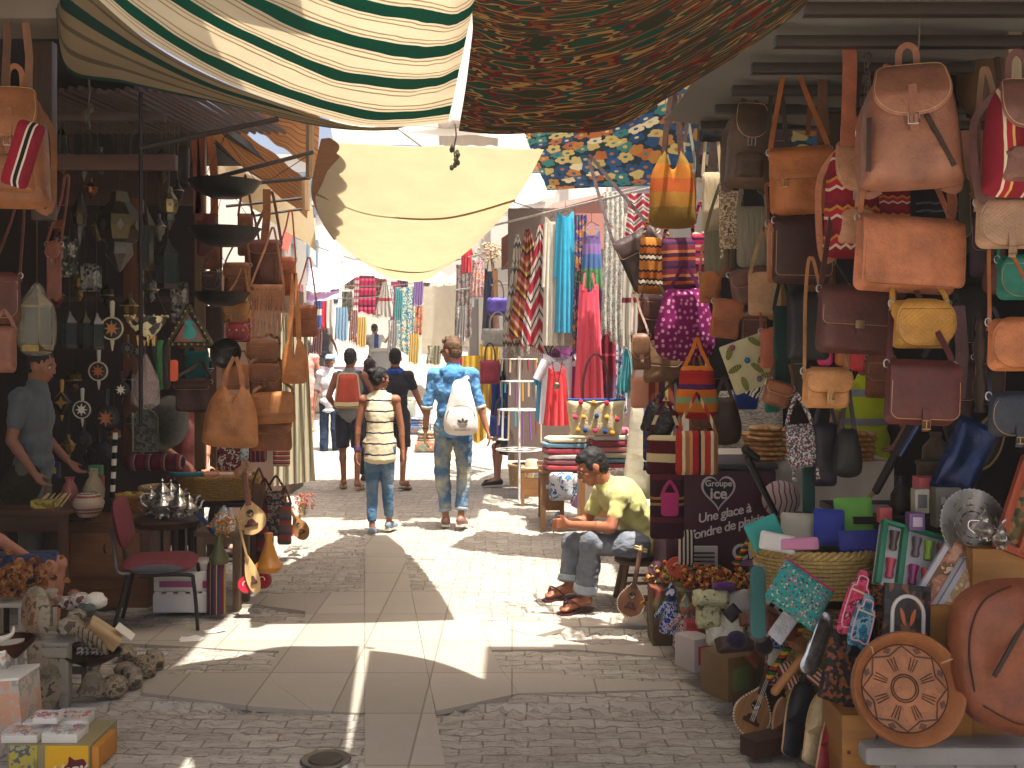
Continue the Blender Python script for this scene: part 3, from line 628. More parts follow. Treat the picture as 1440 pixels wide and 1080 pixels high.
def backpack(loc, w_, h, c, label, yaw=0, roll=0, up=.25, band=None, c2=None, pocket=True, zips=False, group=None, cat='backpack'):
 r_ = start('leather_backpack', loc, yaw, roll, label, cat, group); L = leather(c); th = w_ * .55
 bo = smooth_out([(-w_ * .2, 0), (w_ * .2, 0), (w_ * .4, -h * .16), (w_ * .47, -h * .4), (w_ * .5, -h * .8), (w_ * .47, -h * .97), (0, -h), (-w_ * .47, -h * .97), (-w_ * .5, -h * .8), (-w_ * .47, -h * .4), (-w_ * .4, -h * .16)], 5)
 MB().pillow(bo, th, 9, 3.4, wr=.022, seed=rnd.random() * 9, q=.5).build('body', band or L, r_)
 fo = smooth_out([(-w_ * .26, .008), (w_ * .26, .008), (w_ * .36, -h * .1), (w_ * .37, -h * .28), (w_ * .22, -h * .4), (0, -h * .43), (-w_ * .22, -h * .4), (-w_ * .37, -h * .28), (-w_ * .36, -h * .1)], 5)
 bend = lambda v: Vector((v.x, v.y - th * .5 * min(1, math.sqrt(max(0, -v.z + .012) / (h * .28))) - .012, v.z))
 fl = MB().pillow(fo, .012, 5, 4, q=.4, warp=bend).build('flap', leather(c2 or c), r_); t = MB(); t.tube([bend(Vector((a * .94, -.008, b_ * .95))) for a, b_ in fo], .0014, 4, closed=True); t.build('stitching', leather('#d0a878'), fl)
 if pocket:
  po = rrect(w_ * .66, h * .3, .02, w_ * .64, z0=-h * .58); MB().pillow(po, th * .4, 5, 4, c=(0, -th * .42, 0), q=.45).build('pocket', leather(c2 or c), r_)
  po2 = rrect(w_ * .68, h * .13, .03, w_ * .66, z0=-h * .57); MB().pillow(po2, th * .46, 4, 5, c=(0, -th * .42, 0), q=.4).build('pocket_flap', leather(c2 or c), r_)
 if zips:
  for sx, x0, z0 in ((1, .12, -.42), (-1, -.42, -.42)):
   a = Vector((w_ * x0, -th * .52, h * z0)); b_ = Vector((w_ * (x0 + (.26 if sx > 0 else -.02)), -th * .45, -h * .85))
   MB().ribbon([a, a.lerp(b_, .5) + Vector((0, -.008, 0)), b_], .016, .004).build('zip', metal('#4a3a34', .4, 1, 120), r_)
 MB().ribbon([(0, -th * .58, -h * .18), (0, -th * .62, -h * .42), (.002, -th * .6, -h * .56)], .026, .0025).build('closing_strap', leather(c2 or c), r_)
 buckle(r_, 0, -h * .46, -th * .63, .017, STEEL())
 MB().ribbon(spline([(-.03, .01, -.02), (-.028, .01, up * .3), (-.01, .01, up * .42), (.01, .01, up * .42), (.028, .01, up * .3), (.03, .01, -.02)], 4), .022, .003).build('handle', L, r_)
 for sx in (-1, 1):
  MB().ribbon(spline([(sx * .03, .03, 0), (sx * w_ * .42, .10, -h * .25), (sx * w_ * .5, .06, -h * .7), (sx * w_ * .46, .03, -h * 1.0), (sx * w_ * .3, .02, -h * .98)], 4), .026, .0025, (sx * .5, -1, 0)).build('shoulder_strap', L, r_)
 return r_
def slouch(loc, w_, h, mat, label, yaw=0, roll=0, up=.35, cat='shoulder bag', name='shoulder_bag', band=.025, vneck=.35, th=None, group=None, strapm=None, flare=.8):
 """soft bag whose sides rise into the strap"""
 r_ = start(name, loc, yaw, roll, label, cat, group); th = th or w_ * .3
 o = smooth_out([(-w_ * .16, h * .0), (-w_ * .06, -h * vneck), (w_ * .06, -h * vneck), (w_ * .16, 0), (w_ * .2, .0), (w_ * .38 * flare, -h * .3), (w_ * .5, -h * .75), (w_ * .46, -h * .96), (0, -h * 1.0), (-w_ * .46, -h * .96), (-w_ * .5, -h * .75), (-w_ * .38 * flare, -h * .3), (-w_ * .2, 0)], 5)
 # the outline is star shaped about a low centre
 mb = MB(); n = len(o); cz = -h * .62
 def warp(v): return v
 vs_o = [(a, b_ - 0) for a, b_ in o]; mb.pillow([(a, b_) for a, b_ in vs_o], th, 8, 2.6, wr=.02, seed=rnd.random() * 9)
 mb.build('body', mat, r_)
 sm = strapm or mat
 for sx in (-1, 1): MB().ribbon(spline([(sx * w_ * .18, 0, -.02), (sx * w_ * .12, 0, up * .5), (sx * .006, 0, up)], 5), [band * 1.3] * 5 + [band] * 5 + [band], .003).build('strap', sm, r_)
 return r_
def pouch(loc, w_, h, mat, label, yaw=0, roll=0, up=.2, cat='pouch bag', name='drawstring_bag', top=.55, th=None, group=None, strapm=None, pom=None, cordc='#5a2038'):
 """gathered round textile bag"""
 r_ = start(name, loc, yaw, roll, label, cat, group); th = th or w_ * .5
 o = smooth_out([(-w_ * top / 2, 0), (0, .004), (w_ * top / 2, 0), (w_ * .42, -h * .3), (w_ * .5, -h * .62), (w_ * .42, -h * .92), (0, -h), (-w_ * .42, -h * .92), (-w_ * .5, -h * .62), (-w_ * .42, -h * .3)], 5)
 MB().pillow(o, th, 9, 2.4, wr=.018, seed=rnd.random() * 9).build('body', mat, r_)
 m = MB(); m.tube([(w_ * top / 2 * math.cos(a), th * .25 * math.sin(a), -h * .06) for a in [i * PI / 8 for i in range(16)]], .004, 5, closed=True)
 m.build('drawstring', cloth(cordc), r_)
 sm = strapm or mat
 MB().ribbon(spline([(-w_ * top * .45, 0, -.01), (-w_ * .1, 0, up * .6), (0, 0, up), (w_ * .1, 0, up * .6), (w_ * top * .45, 0, -.01)], 5), .018, .003).build('strap', sm, r_)
 if pom:
  for x, z, c in pom: MB().ball((x * w_, -th * .46, z * h), .022 * w_ / .3, 7).build('pompom', cloth(c, .3, wr=60), r_)
 return r_
def squarebag(loc, w_, h, mat, label, yaw=0, roll=0, up=.3, cat='cloth bag', name='cloth_bag', th=.05, flap=None, flapm=None, wt=None, r=.02, group=None, strapm=None, fringe=None, strap=True, handle2=False, wr=.012, tassel=False):
 r_ = start(name, loc, yaw, roll, label, cat, group)
 MB().pillow(rrect(w_, h, r, wt or w_), th, 7, 4, wr=wr, seed=rnd.random() * 9, q=.45).build('body', mat, r_)
 if flap:
  yb = -th / 2 - .003; MB().pillow(rrect(w_ * 1.01, h * flap, min(.04, h * flap * .4), (wt or w_) * 1.0), .01, 5, 4, wr=.003, q=.4, warp=lambda v: Vector((v.x, v.y + yb, v.z + .004))).build('flap', flapm or mat, r_)
 sm = strapm or mat
 if handle2:
  for y in (-th * .3, th * .3): MB().ribbon(spline([(-w_ * .25, y, -.03), (-w_ * .24, y, up * .5), (-w_ * .1, y, up), (w_ * .1, y, up), (w_ * .24, y, up * .5), (w_ * .25, y, -.03)], 4), .018, .003).build('handle', sm, r_)
 elif strap: MB().ribbon(spline([(-w_ * .46, 0, -.02), (-w_ * .3, 0, up * .4), (-.005, 0, up), (.005, 0, up), (w_ * .3, 0, up * .4), (w_ * .46, 0, -.02)], 4), .016, .0025).build('strap', sm, r_)
 if fringe:
  m = MB(); k = max(8, int(w_ / .012))
  for i in range(k): x = -w_ * .46 + w_ * .92 * i / (k - 1); m.tube([(x, -.01, -h + .01), (x + rnd.uniform(-.008, .008), -.012, -h - fringe * .5), (x + rnd.uniform(-.012, .012), -.01, -h - fringe * rnd.uniform(.8, 1.1))], .002, 4)
  m.build('fringe', strapm or mat, r_)
 if tassel:
  for sx in (-1, 1): MB().lathe([(.002, .0), (.008, -.008), (.006, -.02), (.011, -.05)], 8, (sx * w_ * .4, -.02, -h)).build('tassel', sm, r_)
 return r_
def fringebag(loc, w_, h, c, label, roll=0):
 r_ = start('fringed_bag', loc, 0, roll, label, 'fringed bag', None); L = leather(c)
 MB().pillow(rrect(w_, h * .5, .02, w_ * .95), .05, 6, 4, q=.45).build('body', L, r_); m = MB()
 for i in range(30):
  x = -w_ * .5 + w_ * i / 29; e = rnd.uniform(-.03, .03); m.ribbon([(x, -.03, -h * .12), (x + e * .3, -.034, -h * .5), (x + e, -.032, -h * rnd.uniform(.85, 1.05))], .006, .0015)
 for i in range(9):
  for sg in (-1, 1): x = -w_ * .5 + w_ * i / 8; m.ribbon([(x, -.036, -.01), (x + sg * w_ * .22, -.038, -h * .28)], .005, .0015) if abs(x + sg * w_ * .22) < w_ * .52 else None
 m.build('fringe', leather('#a8704a'), r_); strap_up(r_, w_, h, L, .4, .014); return r_
def zz(c): return leather(c)
def at(px, py, d, w_, h): return P(px, py, d), w_ * d / F, h * d / F
def SAT(px, py, d, w_, h, c, label, **k): l, a, b_ = at(px, py, d, w_, h); k.setdefault('up', (k.pop('uppx', 120)) * d / F); return satchel(l, a, b_, c, label, **k)
def BPK(px, py, d, w_, h, c, label, **k): l, a, b_ = at(px, py, d, w_, h); return backpack(l, a, b_, c, label, **k)
def SLO(px, py, d, w_, h, m, label, **k): l, a, b_ = at(px, py, d, w_, h); k['up'] = k.pop('uppx', 90) * d / F; return slouch(l, a, b_, m, label, **k)
def POU(px, py, d, w_, h, m, label, **k): l, a, b_ = at(px, py, d, w_, h); k['up'] = k.pop('uppx', 60) * d / F; return pouch(l, a, b_, m, label, **k)
def SQB(px, py, d, w_, h, m, label, **k): l, a, b_ = at(px, py, d, w_, h); k['up'] = k.pop('uppx', 60) * d / F; return squarebag(l, a, b_, m, label, **k)
# ---- right stall, front display (hanging, nearest first)
RG = 'leather bags hanging over the right stall'
kil = stripes(((2, '#8e1f2e'), (.5, '#d8c9b0'), (1, '#b02a3c'), (.5, '#c98a2a'), (1, '#7a1830')), 2, 4, zig=.06, zn=6)
BPK(1277, 98, 3.7, 136, 170, '#93614a', 'big tan-pink leather backpack with two slanted zips, highest in the front row', yaw=-.25, roll=-.03, pocket=False, zips=True, group=RG, up=.2)
SAT(1275, 306, 3.75, 160, 106, '#b5704c', 'large plain salmon leather messenger bag with a scratch across its flap', yaw=.22, roll=.04, flap=.94, rf=.025, buckles=0, th=.10, uppx=230, group=RG)
SAT(1203, 404, 3.95, 110, 94, '#5c342c', 'dark brown leather briefcase with a brass clasp under the salmon bag', yaw=.1, roll=.05, flap=.58, rf=.02, clasp=True, uppx=170, group=RG)
SAT(1294, 422, 3.7, 92, 68, '#b98538', 'mustard yellow saddle bag with a stamped diamond flap', roll=.0, yaw=.18, flap=.98, rf=.09, emb=1, buckles=0, uppx=110, group=RG)
SAT(1295, 508, 3.6, 104, 90, '#54241f', 'dark oxblood satchel with tooled patterns and pale piping on its flap', yaw=.1, roll=.04, flap=.92, rf=.03, emb=1.6, uppx=150, group=RG)
SAT(1162, 518, 3.95, 70, 56, '#b8804c', 'small light tan saddle bag with a carved flap near the bread table', yaw=.12, roll=.02, flap=.62, rf=.05, emb=1, uppx=160, group=RG)
BPK(1432, 118, 3.55, 100, 160, '#6e4640', 'brown backpack with a red and white woven band at the right edge', band=stripes(((3, '#8a1f30'), (.6, '#e6d6b8'), (1.2, '#a82a3c'), (.6, '#e0b060')), 0, 3), c2='#7b5248', group=RG)
SAT(1415, 280, 3.6, 88, 70, '#a88468', 'beige saddle bag with a stamped diamond at the right edge', flap=.98, rf=.09, emb=1.2, buckles=1, uppx=200, group=RG)
SAT(1436, 360, 3.8, 70, 62, '#1f7a66', 'bright green saddle bag behind the beige one at the right edge', flap=.95, rf=.08, buckles=0, uppx=100, group=RG)
SAT(1430, 448, 3.55, 84, 74, '#b26c3e', 'orange tan saddle bag with a carved diamond at the right edge', roll=.0, flap=.96, rf=.08, emb=1.3, buckles=0, uppx=160, group=RG)
SAT(1426, 552, 3.55, 74, 62, '#232a35', 'navy black saddle bag with pale piping at the right edge', flap=.98, rf=.07, buckles=1, uppx=120, group=RG)
POU(1402, 368, 4.2, 42, 46, leather('#5a3022'), 'small round brown leather pouch behind the green bag', group=RG, strapm=leather('#3a221a'))
SAT(1124, 208, 4.4, 88, 94, '#a8622c', 'ginger tan satchel with two strap buckles and long crossed straps', yaw=-.12, roll=-.04, flap=.5, rf=.03, buckles=2, uppx=150, group=RG)
BPK(1198, 204, 4.1, 80, 160, '#b5714c', 'tan backpack with red woven panels behind the big zipped backpack', band=kil, c2='#c08a66', group=RG)
SQB(1240, 245, 4.3, 80, 100, kil, 'red and mustard woven bag half hidden behind the zipped backpack', up=.1, group=RG)
SAT(1128, 306, 4.4, 82, 94, '#3d1c14', 'square very dark brown bag tooled with nested frames', roll=.02, flap=.9, rf=.02, emb=2, buckles=0, uppx=80, group=RG)
SAT(1094, 310, 4.5, 30, 88, '#9a5a30', 'narrow orange brown leather bag seen edge-on beside the square dark bag', flap=.9, rf=.06, buckles=0, th=.1, uppx=60, group=RG)
BPK(1055, 150, 5.0, 62, 116, '#5a4330', 'worn dark olive brown leather backpack with many front pockets', roll=.05, group=RG, c2='#4d3a2a')
SLO(946, 214, 6.0, 66, 108, stripes(((3, '#7a5c20'), (2, '#9a6a24'), (2, '#a8501c'), (2, '#b06a20'), (2, '#8a6a24')), 2, 1, wob=.03), 'round ochre and orange striped leather bucket bag', uppx=90, group=RG, vneck=.2, flare=1.2, strapm=leather('#4a2a18'))
SQB(968, 238, 6.1, 24, 44, fur('#6b6455', '#b8ad98'), 'small grey braided pouch beside the ochre bucket bag', uppx=60, group=RG)
FG = 'hide covered bags hanging in the right stall'
SQB(1001, 242, 5.6, 28, 84, fur('#a58c6a', '#cbb795'), 'slim beige furry hide bag, leftmost of the hide bags', uppx=120, group=FG, th=.03)
SQB(1028, 268, 5.4, 34, 82, blotch(('#b8a488', '#8a6a4c', '#cdbb9c', '#6e4f38'), 40), 'speckled spotted hide bag in the middle of the hide bags', uppx=120, group=FG, th=.03, tassel=True)
SQB(1058, 290, 5.3, 44, 86, fur('#4c4a3e', '#a09680'), 'grey brown streaked hide bag, rightmost of the hide bags', uppx=120, group=FG, th=.03, r=.03)
SQB(1012, 324, 5.5, 44, 66, fur('#3f3d33', '#8e8468'), 'dark grey hide pouch below the beige hide bag', uppx=60, group=FG, th=.04, r=.04)
SQB(1074, 384, 5.0, 44, 60, leather('#a8805a'), 'tan leather purse with a long folded flap beside the square dark bag', flap=.98, uppx=60, group=RG)
SQB(1094, 392, 5.1, 30, 58, leather('#8a6420'), 'mustard brown leather purse tucked behind the tan folded one', uppx=60, group=RG)
SAT(1050, 378, 5.3, 56, 50, '#6e4a3a', 'small taupe leather purse with an open pointed flap', roll=-.2, flap=.5, rf=.03, buckles=0, uppx=60, group=RG)
SAT(998, 382, 5.5, 30, 44, '#a4602e', 'little orange round-ended purse under the dark grey hide pouch', flap=.9, rf=.06, buckles=0, uppx=40, group=RG)
SAT(1024, 422, 5.3, 42, 54, '#9c5a34', 'small orange brown leather purse with a pointed flap above the leaf cushion', roll=.12, flap=.55, rf=.03, buckles=0, uppx=50, group=RG)
SAT(888, 330, 6.4, 62, 80, '#3c2620', 'dark chocolate leather bag with a zipped pocket, leftmost of the display', roll=-.45, flap=.35, rf=.02, buckles=1, uppx=130, group=RG)
SQB(922, 334, 6.2, 42, 80, stripes(((3, '#b5702c'), (.7, '#2a1a14'), (1, '#e0d2b4'), (.7, '#2a1a14'), (2, '#a4561e'), (.8, '#2a1a14')), 2, 2.3, zig=.05, zn=7), 'orange kilim bag with black and white diamonds', roll=.05, uppx=50, group=RG)
SQB(955, 334, 6.0, 50, 74, stripes(((2, '#5c2a48'), (1.2, '#b0562c'), (1.5, '#4a2038'), (1, '#c07a4a'), (2, '#7a2c3a'), (1, '#3a2444')), 2, 2.2), 'purple and rust striped woven bag above the magenta pouch', roll=-.03, uppx=60, group=RG)
SQB(985, 326, 6.0, 26, 56, stripes(((2, '#a01f50'), (1, '#401838'), (1.5, '#b8385a'), (1, '#d0a080')), 2, 3), 'narrow crimson striped woven bag beside the purple striped one', uppx=40, group=RG)
sz = flowers(('#b8688c', '#c88aa0', '#a04a78'), '#6a0c4a', 11, r0=.18, amp=.05, pet=8, cen=.10)
POU(963, 408, 5.8, 86, 100, sz, 'round magenta drawstring pouch embroidered with pale pink flowers', uppx=40, top=.6, group=RG, strapm=cloth('#5a0f40'))
for k_, (px, py, w_, h, c, cc, lab, rl) in enumerate(((918, 415, 34, 60, '#4a2418', 0, 'small reddish brown leather bag left of the magenta pouch', .1), (934, 480, 54, 60, '#7c5a3c', 0, 'light brown suede bag under the magenta pouch', .05))):
 SAT(px, py, 6.1, w_, h, c, lab, flap=.6, buckles=0, roll=rl, uppx=40, group=RG)
SQB(912, 430, 6.3, 30, 70, stripes(((2, '#8a2030'), (1, '#c87a3a'), (1, '#4a2838')), 2, 3), 'red and orange striped cloth bag behind the reddish brown one', uppx=40, group=RG)
POU(980, 516, 5.5, 60, 74, stripes(((2, '#9c1f1c'), (2.4, '#c4701e'), (1.6, '#7a9468'), (2, '#c86a1a'), (1.4, '#4a1c50'), (1.6, '#a8261c')), 2, 1.3, wob=.02), 'round backpack striped orange, green, red and purple', uppx=40, top=.7, th=.1, group=RG, cat='striped backpack', strapm=cloth('#c46a1a'))
SQB(980, 606, 5.4, 60, 62, stripes(((2, '#a8301f'), (1, '#d8c4a0'), (1.4, '#9a6a3a'), (1, '#c98a58'), (2, '#a02028'), (.8, '#2a1c1a'), (1.2, '#c9a880')), 0, 1.5), 'cream, red and brown vertically striped tote bag', uppx=50, group=RG)
SQB(935, 612, 5.6, 50, 56, stripes(((3, '#4a1018'), (2, '#cdbb8c'), (3, '#54121c'), (1.2, '#c4b488')), 2, 1), 'maroon and cream banded woven bag by the young man\'s back', uppx=50, group=RG, roll=.03)
SQB(938, 662, 5.6, 48, 96, stripes(((3, '#3a1822'), (1, '#5a2030'), (2, '#2c141c'), (.5, '#a08040'), (.6, '#4a1420'), (.5, '#a08040')), 2, 1.6), 'long dark maroon woven bag reaching down beside the stool', uppx=20, group=RG)
SQB(942, 693, 5.5, 25, 33, cloth('#a82a64'), 'small hot pink cloth purse on the dark maroon woven bag', uppx=15, group=RG, th=.02)
SQB(936, 572, 5.7, 44, 44, cells(('#14120f', '#14120f', '#1c1a18', '#3c3a36'), 60), 'black tilted tote with a grey print above the banded bag', roll=.4, uppx=40, group=RG)
SQB(915, 588, 5.8, 22, 60, blotch(('#1c3a6a', '#102038', '#1a4a7a', '#7a1a3a'), 30), 'bunch of small blue tasselled purses beside the white dress', uppx=20, group=RG, tassel=True)
SQB(902, 530, 6.2, 30, 44, cloth('#c98a6a'), 'pink beige wallet hanging left of the striped backpack', uppx=30, group=RG, th=.02)
SQB(930, 524, 6.1, 36, 48, stripes(((2, '#7a3028'), (1, '#b8683a'), (2, '#5a2a50'), (1, '#b8a838'), (2, '#8a4030')), 0, 1), 'row of thin coloured leather purses above the black tote', uppx=20, group=RG, th=.03)
# cushion cover with leaves
cu = start('cushion_cover', P(1040, 478, 5.0), 0, -.35, 'cream cushion cover embroidered with olive leaves and three pompoms', 'cushion cover', None)
MB().pillow(rrect(.21, .24, .01), .03, 6, 5, q=.5).build('cover', cloth('#b0a67e'), cu)
def leaf(r, x, z, a, L_, m):
 o = [(L_ * .5 * math.cos(t), L_ * .2 * math.sin(t)) for t in [i * PI / 9 for i in range(18)]]; o = [(x + p * math.cos(a) - q_ * math.sin(a), z + p * math.sin(a) + q_ * math.cos(a)) for p, q_ in o]
 MB().prism(o, -.022, -.016).build('embroidered_leaf', m, r)
for x, z, a in ((-.07, -.04, 1), (.06, -.03, -.9), (-.07, -.12, .2), (.07, -.11, .6), (-.05, -.2, 1.6), (.03, -.15, -1), (.07, -.2, -.3)): leaf(cu, x, z, a, .07, stripes(((1, '#4a5020'), (1, '#8a8a4a')), 0, 6))
for x, z, c in ((-.05, -.02, '#b02a2a'), (-.005, -.1, '#2a5a9a'), (.02, -.2, '#b8261c')): MB().ball((x, -.03, z), .014, 6).build('pompom', blotch((c, '#2a6a8a', c), 50), cu)
SQB(1076, 500, 5.1, 40, 60, stripes(((1, '#d8d4c8'), (1, '#1c1c1c'), (.6, '#d8d4c8'), (.4, '#3a3a38')), 0, 4, zig=.1, zn=5), 'black and white patterned cloth folded beside the leaf cushion', roll=.5, up=.03, cat='patterned cloth', name='patterned_cloth')
SAT(1098, 538, 4.6, 38, 34, '#7a4526', 'small brown leather coin purse tilted under the crossed straps', roll=.3, flap=.5, rf=.02, buckles=0, uppx=70, group=RG)
SAT(1084, 462, 4.9, 30, 56, '#a8583c', 'salmon brown rounded leather case left of the dark handbags', flap=.95, rf=.06, buckles=0, uppx=60, group=RG)
SQB(1136, 410, 4.5, 60, 96, leather('#1c1a18'), 'black leather handbag hanging behind the brown briefcase', uppx=40, group=RG)
SQB(1100, 430, 4.7, 26, 130, cloth('#0f2c26'), 'dark green long bag strap bundle between the handbags', uppx=40, group=RG, cat='bag strap', name='strap_bundle')
POU(1192, 604, 4.4, 42, 68, leather('#17130f'), 'black slouchy leather handbag with thin straps over the bread table', uppx=60, group=RG, strapm=leather('#1a1612'))
SQB(1160, 594, 4.5, 34, 90, leather('#1a1420'), 'very dark purple leather bag beside the black slouchy handbag', uppx=40, group=RG)
m = cells(('#8a8490', '#4a4450', '#b8b0ac', '#7a2a4a', '#3a5a4a', '#c8c0b8'), 160, .25, .6, .3)
SQB(1124, 596, 4.5, 42, 62, m, 'glittering silver sequined bag hanging in front of the bread', roll=-.1, uppx=40, group=RG, tassel=True, r=.03)
SQB(1137, 644, 4.6, 18, 90, cloth('#1a3c38'), 'dark teal scarf trailing below the sequined bag', up=.02, strap=False, cat='scarf', name='scarf')
POU(1018, 560, 5.6, 50, 66, leather('#3c2216'), 'limp dark brown suede bag behind the striped backpack', uppx=30, group=RG)
SQB(1050, 540, 6, 30, 36, cloth('#123a8a'), 'bright blue cloth pennant behind the leaf cushion', up=.02, strap=False, wt=.16, cat='cloth', name='hanging_cloth', r=.01)
SQB(1086, 540, 6, 22, 40, cloth('#1c7a66'), 'teal cloth hanging behind the small coin purse', up=.02, strap=False, cat='cloth', name='hanging_cloth')
for px, py, c, lab in ((1160, 470, '#c02a6a', 'little pink purse under the dark briefcase'), (1185, 470, '#a8602c', 'little ginger purse under the dark briefcase'), (1205, 478, '#b01f28', 'little red purse between briefcase and oxblood satchel')):
 SQB(px, py, 4.6, 22, 44, leather(c), lab, uppx=30, group=RG, th=.03)
# long bare straps that hang between bags
SG = 'leather straps hanging between the bags'
for px, y0, y1, d, ww, c, lab in ((1190, -20, 205, 4.0, 20, '#a85f42', 'wide salmon leather strap running up out of the frame'), (1152, 20, 200, 4.6, 14, '#6a4630', 'brown strap right of the ginger satchel'), (985, 118, 250, 6.0, 14, '#241812', 'near black strap above the beige hide bag'), (1008, 96, 260, 5.8, 14, '#3a241a', 'dark brown strap right of the near black one'), (1048, 60, 170, 5.2, 13, '#181412', 'black strap over the olive backpack'), (1270, 20, 110, 4.6, 16, '#2c1c16', 'dark strap behind the big zipped backpack'), (1335, 250, 320, 3.8, 14, '#8a5138', 'tan strap end beside the salmon bag'), (1348, 430, 560, 3.75, 18, '#5a3c3c', 'plum brown strap right of the mustard bag'), (1185, 440, 560, 4.2, 10, '#8a5c34', 'tan strap right of the little carved bag')):
 a, b_ = P(px, y0, d), P(px + rnd.uniform(-8, 8), y1, d)
 o = MB().ribbon([a - a, (b_ - a) * .5 + Vector((.01, -.005, 0)), b_ - a], ww * d / F, .002).build('leather_strap', leather(c), None, 40, a); tag(o, lab, 'leather strap', SG)
# dark shawls behind
for px, py, d, w_, h, m, lab in ((1318, 90, 4.4, 60, 260, stripes(((6, '#14141a'), (.3, '#5a5a66'), (1, '#14141a'), (.3, '#5a5a66')), 2, 4), 'black shawl with thin grey lines on a hanger'), (1380, 20, 4.3, 60, 150, leather('#5a3c20'), 'large round brown leather pouf hanging near the ceiling'), (1250, 70, 4.7, 50, 140, cloth('#241a16'), 'dark brown shawl behind the zipped backpack'), (1170, 120, 5, 40, 120, cloth('#4a3c2a'), 'olive brown cloth behind the ginger satchel')):
 SQB(px, py, d, w_, h, m, lab, cat='shawl' if 'pouf' not in lab else 'pouf', name='shawl' if 'pouf' not in lab else 'leather_pouf', up=.02, strap=False, r=.12 if 'pouf' in lab else .01, th=.03 if 'pouf' not in lab else .2)
hg = empty('clothes_hanger', P(1320, 52, 4.35), 'dark metal hanger carrying the black shawl', 'hanger')
MB().tube(spline([(0, 0, .05), (.012, 0, .065), (0, 0, .08), (-.012, 0, .06)], 4), .0025, 5).build('hook', metal('#3a3430'), hg); MB().tube([(0, 0, .05), (.14, 0, -.03), (-.14, 0, -.03), (0, 0, .05)], .005, 6).build('bar', wood('#5a4a3c'), hg)
# tassel-like round things near post
# shadowy stock filling the depth of the stall
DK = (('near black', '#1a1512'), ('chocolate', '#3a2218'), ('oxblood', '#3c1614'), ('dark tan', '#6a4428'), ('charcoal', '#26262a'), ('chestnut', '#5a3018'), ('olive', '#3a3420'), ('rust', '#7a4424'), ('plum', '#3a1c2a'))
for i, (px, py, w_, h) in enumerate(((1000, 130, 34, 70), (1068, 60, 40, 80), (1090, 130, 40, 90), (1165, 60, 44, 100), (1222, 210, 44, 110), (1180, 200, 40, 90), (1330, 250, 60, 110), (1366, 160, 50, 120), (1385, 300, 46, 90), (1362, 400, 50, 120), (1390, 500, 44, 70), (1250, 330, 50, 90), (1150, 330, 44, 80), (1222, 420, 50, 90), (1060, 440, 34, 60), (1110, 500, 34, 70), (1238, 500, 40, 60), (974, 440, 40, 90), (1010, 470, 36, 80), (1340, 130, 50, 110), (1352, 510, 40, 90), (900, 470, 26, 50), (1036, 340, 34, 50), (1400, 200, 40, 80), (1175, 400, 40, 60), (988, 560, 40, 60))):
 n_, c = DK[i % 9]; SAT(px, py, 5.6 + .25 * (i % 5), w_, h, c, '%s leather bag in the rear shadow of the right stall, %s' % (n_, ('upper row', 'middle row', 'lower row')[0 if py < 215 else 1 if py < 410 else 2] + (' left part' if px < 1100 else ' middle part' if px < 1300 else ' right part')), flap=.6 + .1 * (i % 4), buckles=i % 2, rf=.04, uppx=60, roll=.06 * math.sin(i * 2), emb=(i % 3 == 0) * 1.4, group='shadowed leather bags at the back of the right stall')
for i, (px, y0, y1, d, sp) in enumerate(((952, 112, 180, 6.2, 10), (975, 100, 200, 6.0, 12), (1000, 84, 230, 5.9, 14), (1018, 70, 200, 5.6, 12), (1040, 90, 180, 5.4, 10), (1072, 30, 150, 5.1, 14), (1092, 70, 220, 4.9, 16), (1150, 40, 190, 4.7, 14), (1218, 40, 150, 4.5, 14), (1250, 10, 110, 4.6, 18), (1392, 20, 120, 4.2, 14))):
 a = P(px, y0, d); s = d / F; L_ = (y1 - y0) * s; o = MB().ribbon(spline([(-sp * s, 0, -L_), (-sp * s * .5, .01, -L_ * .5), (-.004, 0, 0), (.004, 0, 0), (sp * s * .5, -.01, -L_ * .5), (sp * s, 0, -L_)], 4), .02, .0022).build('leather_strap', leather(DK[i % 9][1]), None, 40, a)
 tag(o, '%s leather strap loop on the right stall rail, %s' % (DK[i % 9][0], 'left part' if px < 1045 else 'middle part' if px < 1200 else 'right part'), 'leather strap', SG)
# ============================================================ PEOPLE
def remesh(mb, vox, mat, name, parent, sm=4, wr=0, ws=9, seed=0):
 o = mb.build(name, mat, None, 0); m = o.modifiers.new('r', 'REMESH'); m.mode = 'VOXEL'; m.voxel_size = vox
 s_ = o.modifiers.new('s', 'SMOOTH'); s_.iterations = sm; s_.factor = .5
 bpy.context.view_layer.update(); me = bpy.data.meshes.new_from_object(o.evaluated_get(bpy.context.evaluated_depsgraph_get()))
 o.modifiers.clear(); old = o.data; o.data = me; bpy.data.meshes.remove(old); me.name = name
 if not me.materials: me.materials.append(mat)
 for p in me.polygons: p.use_smooth = True
 if wr:
  nn = [v.normal.copy() for v in me.vertices]
  for v, q in zip(me.vertices, nn):
   c = v.co; k = noise.noise(Vector((c.x * ws + seed, c.y * ws, c.z * ws * .8))) + .6 * noise.noise(Vector((c.x * ws * 2.2, c.y * ws * 2.2 + seed, c.z * ws * 2.6)))
   v.co = c + q * wr * k
 if parent: o.parent = parent
 return o
def V(*a): return Vector(a)
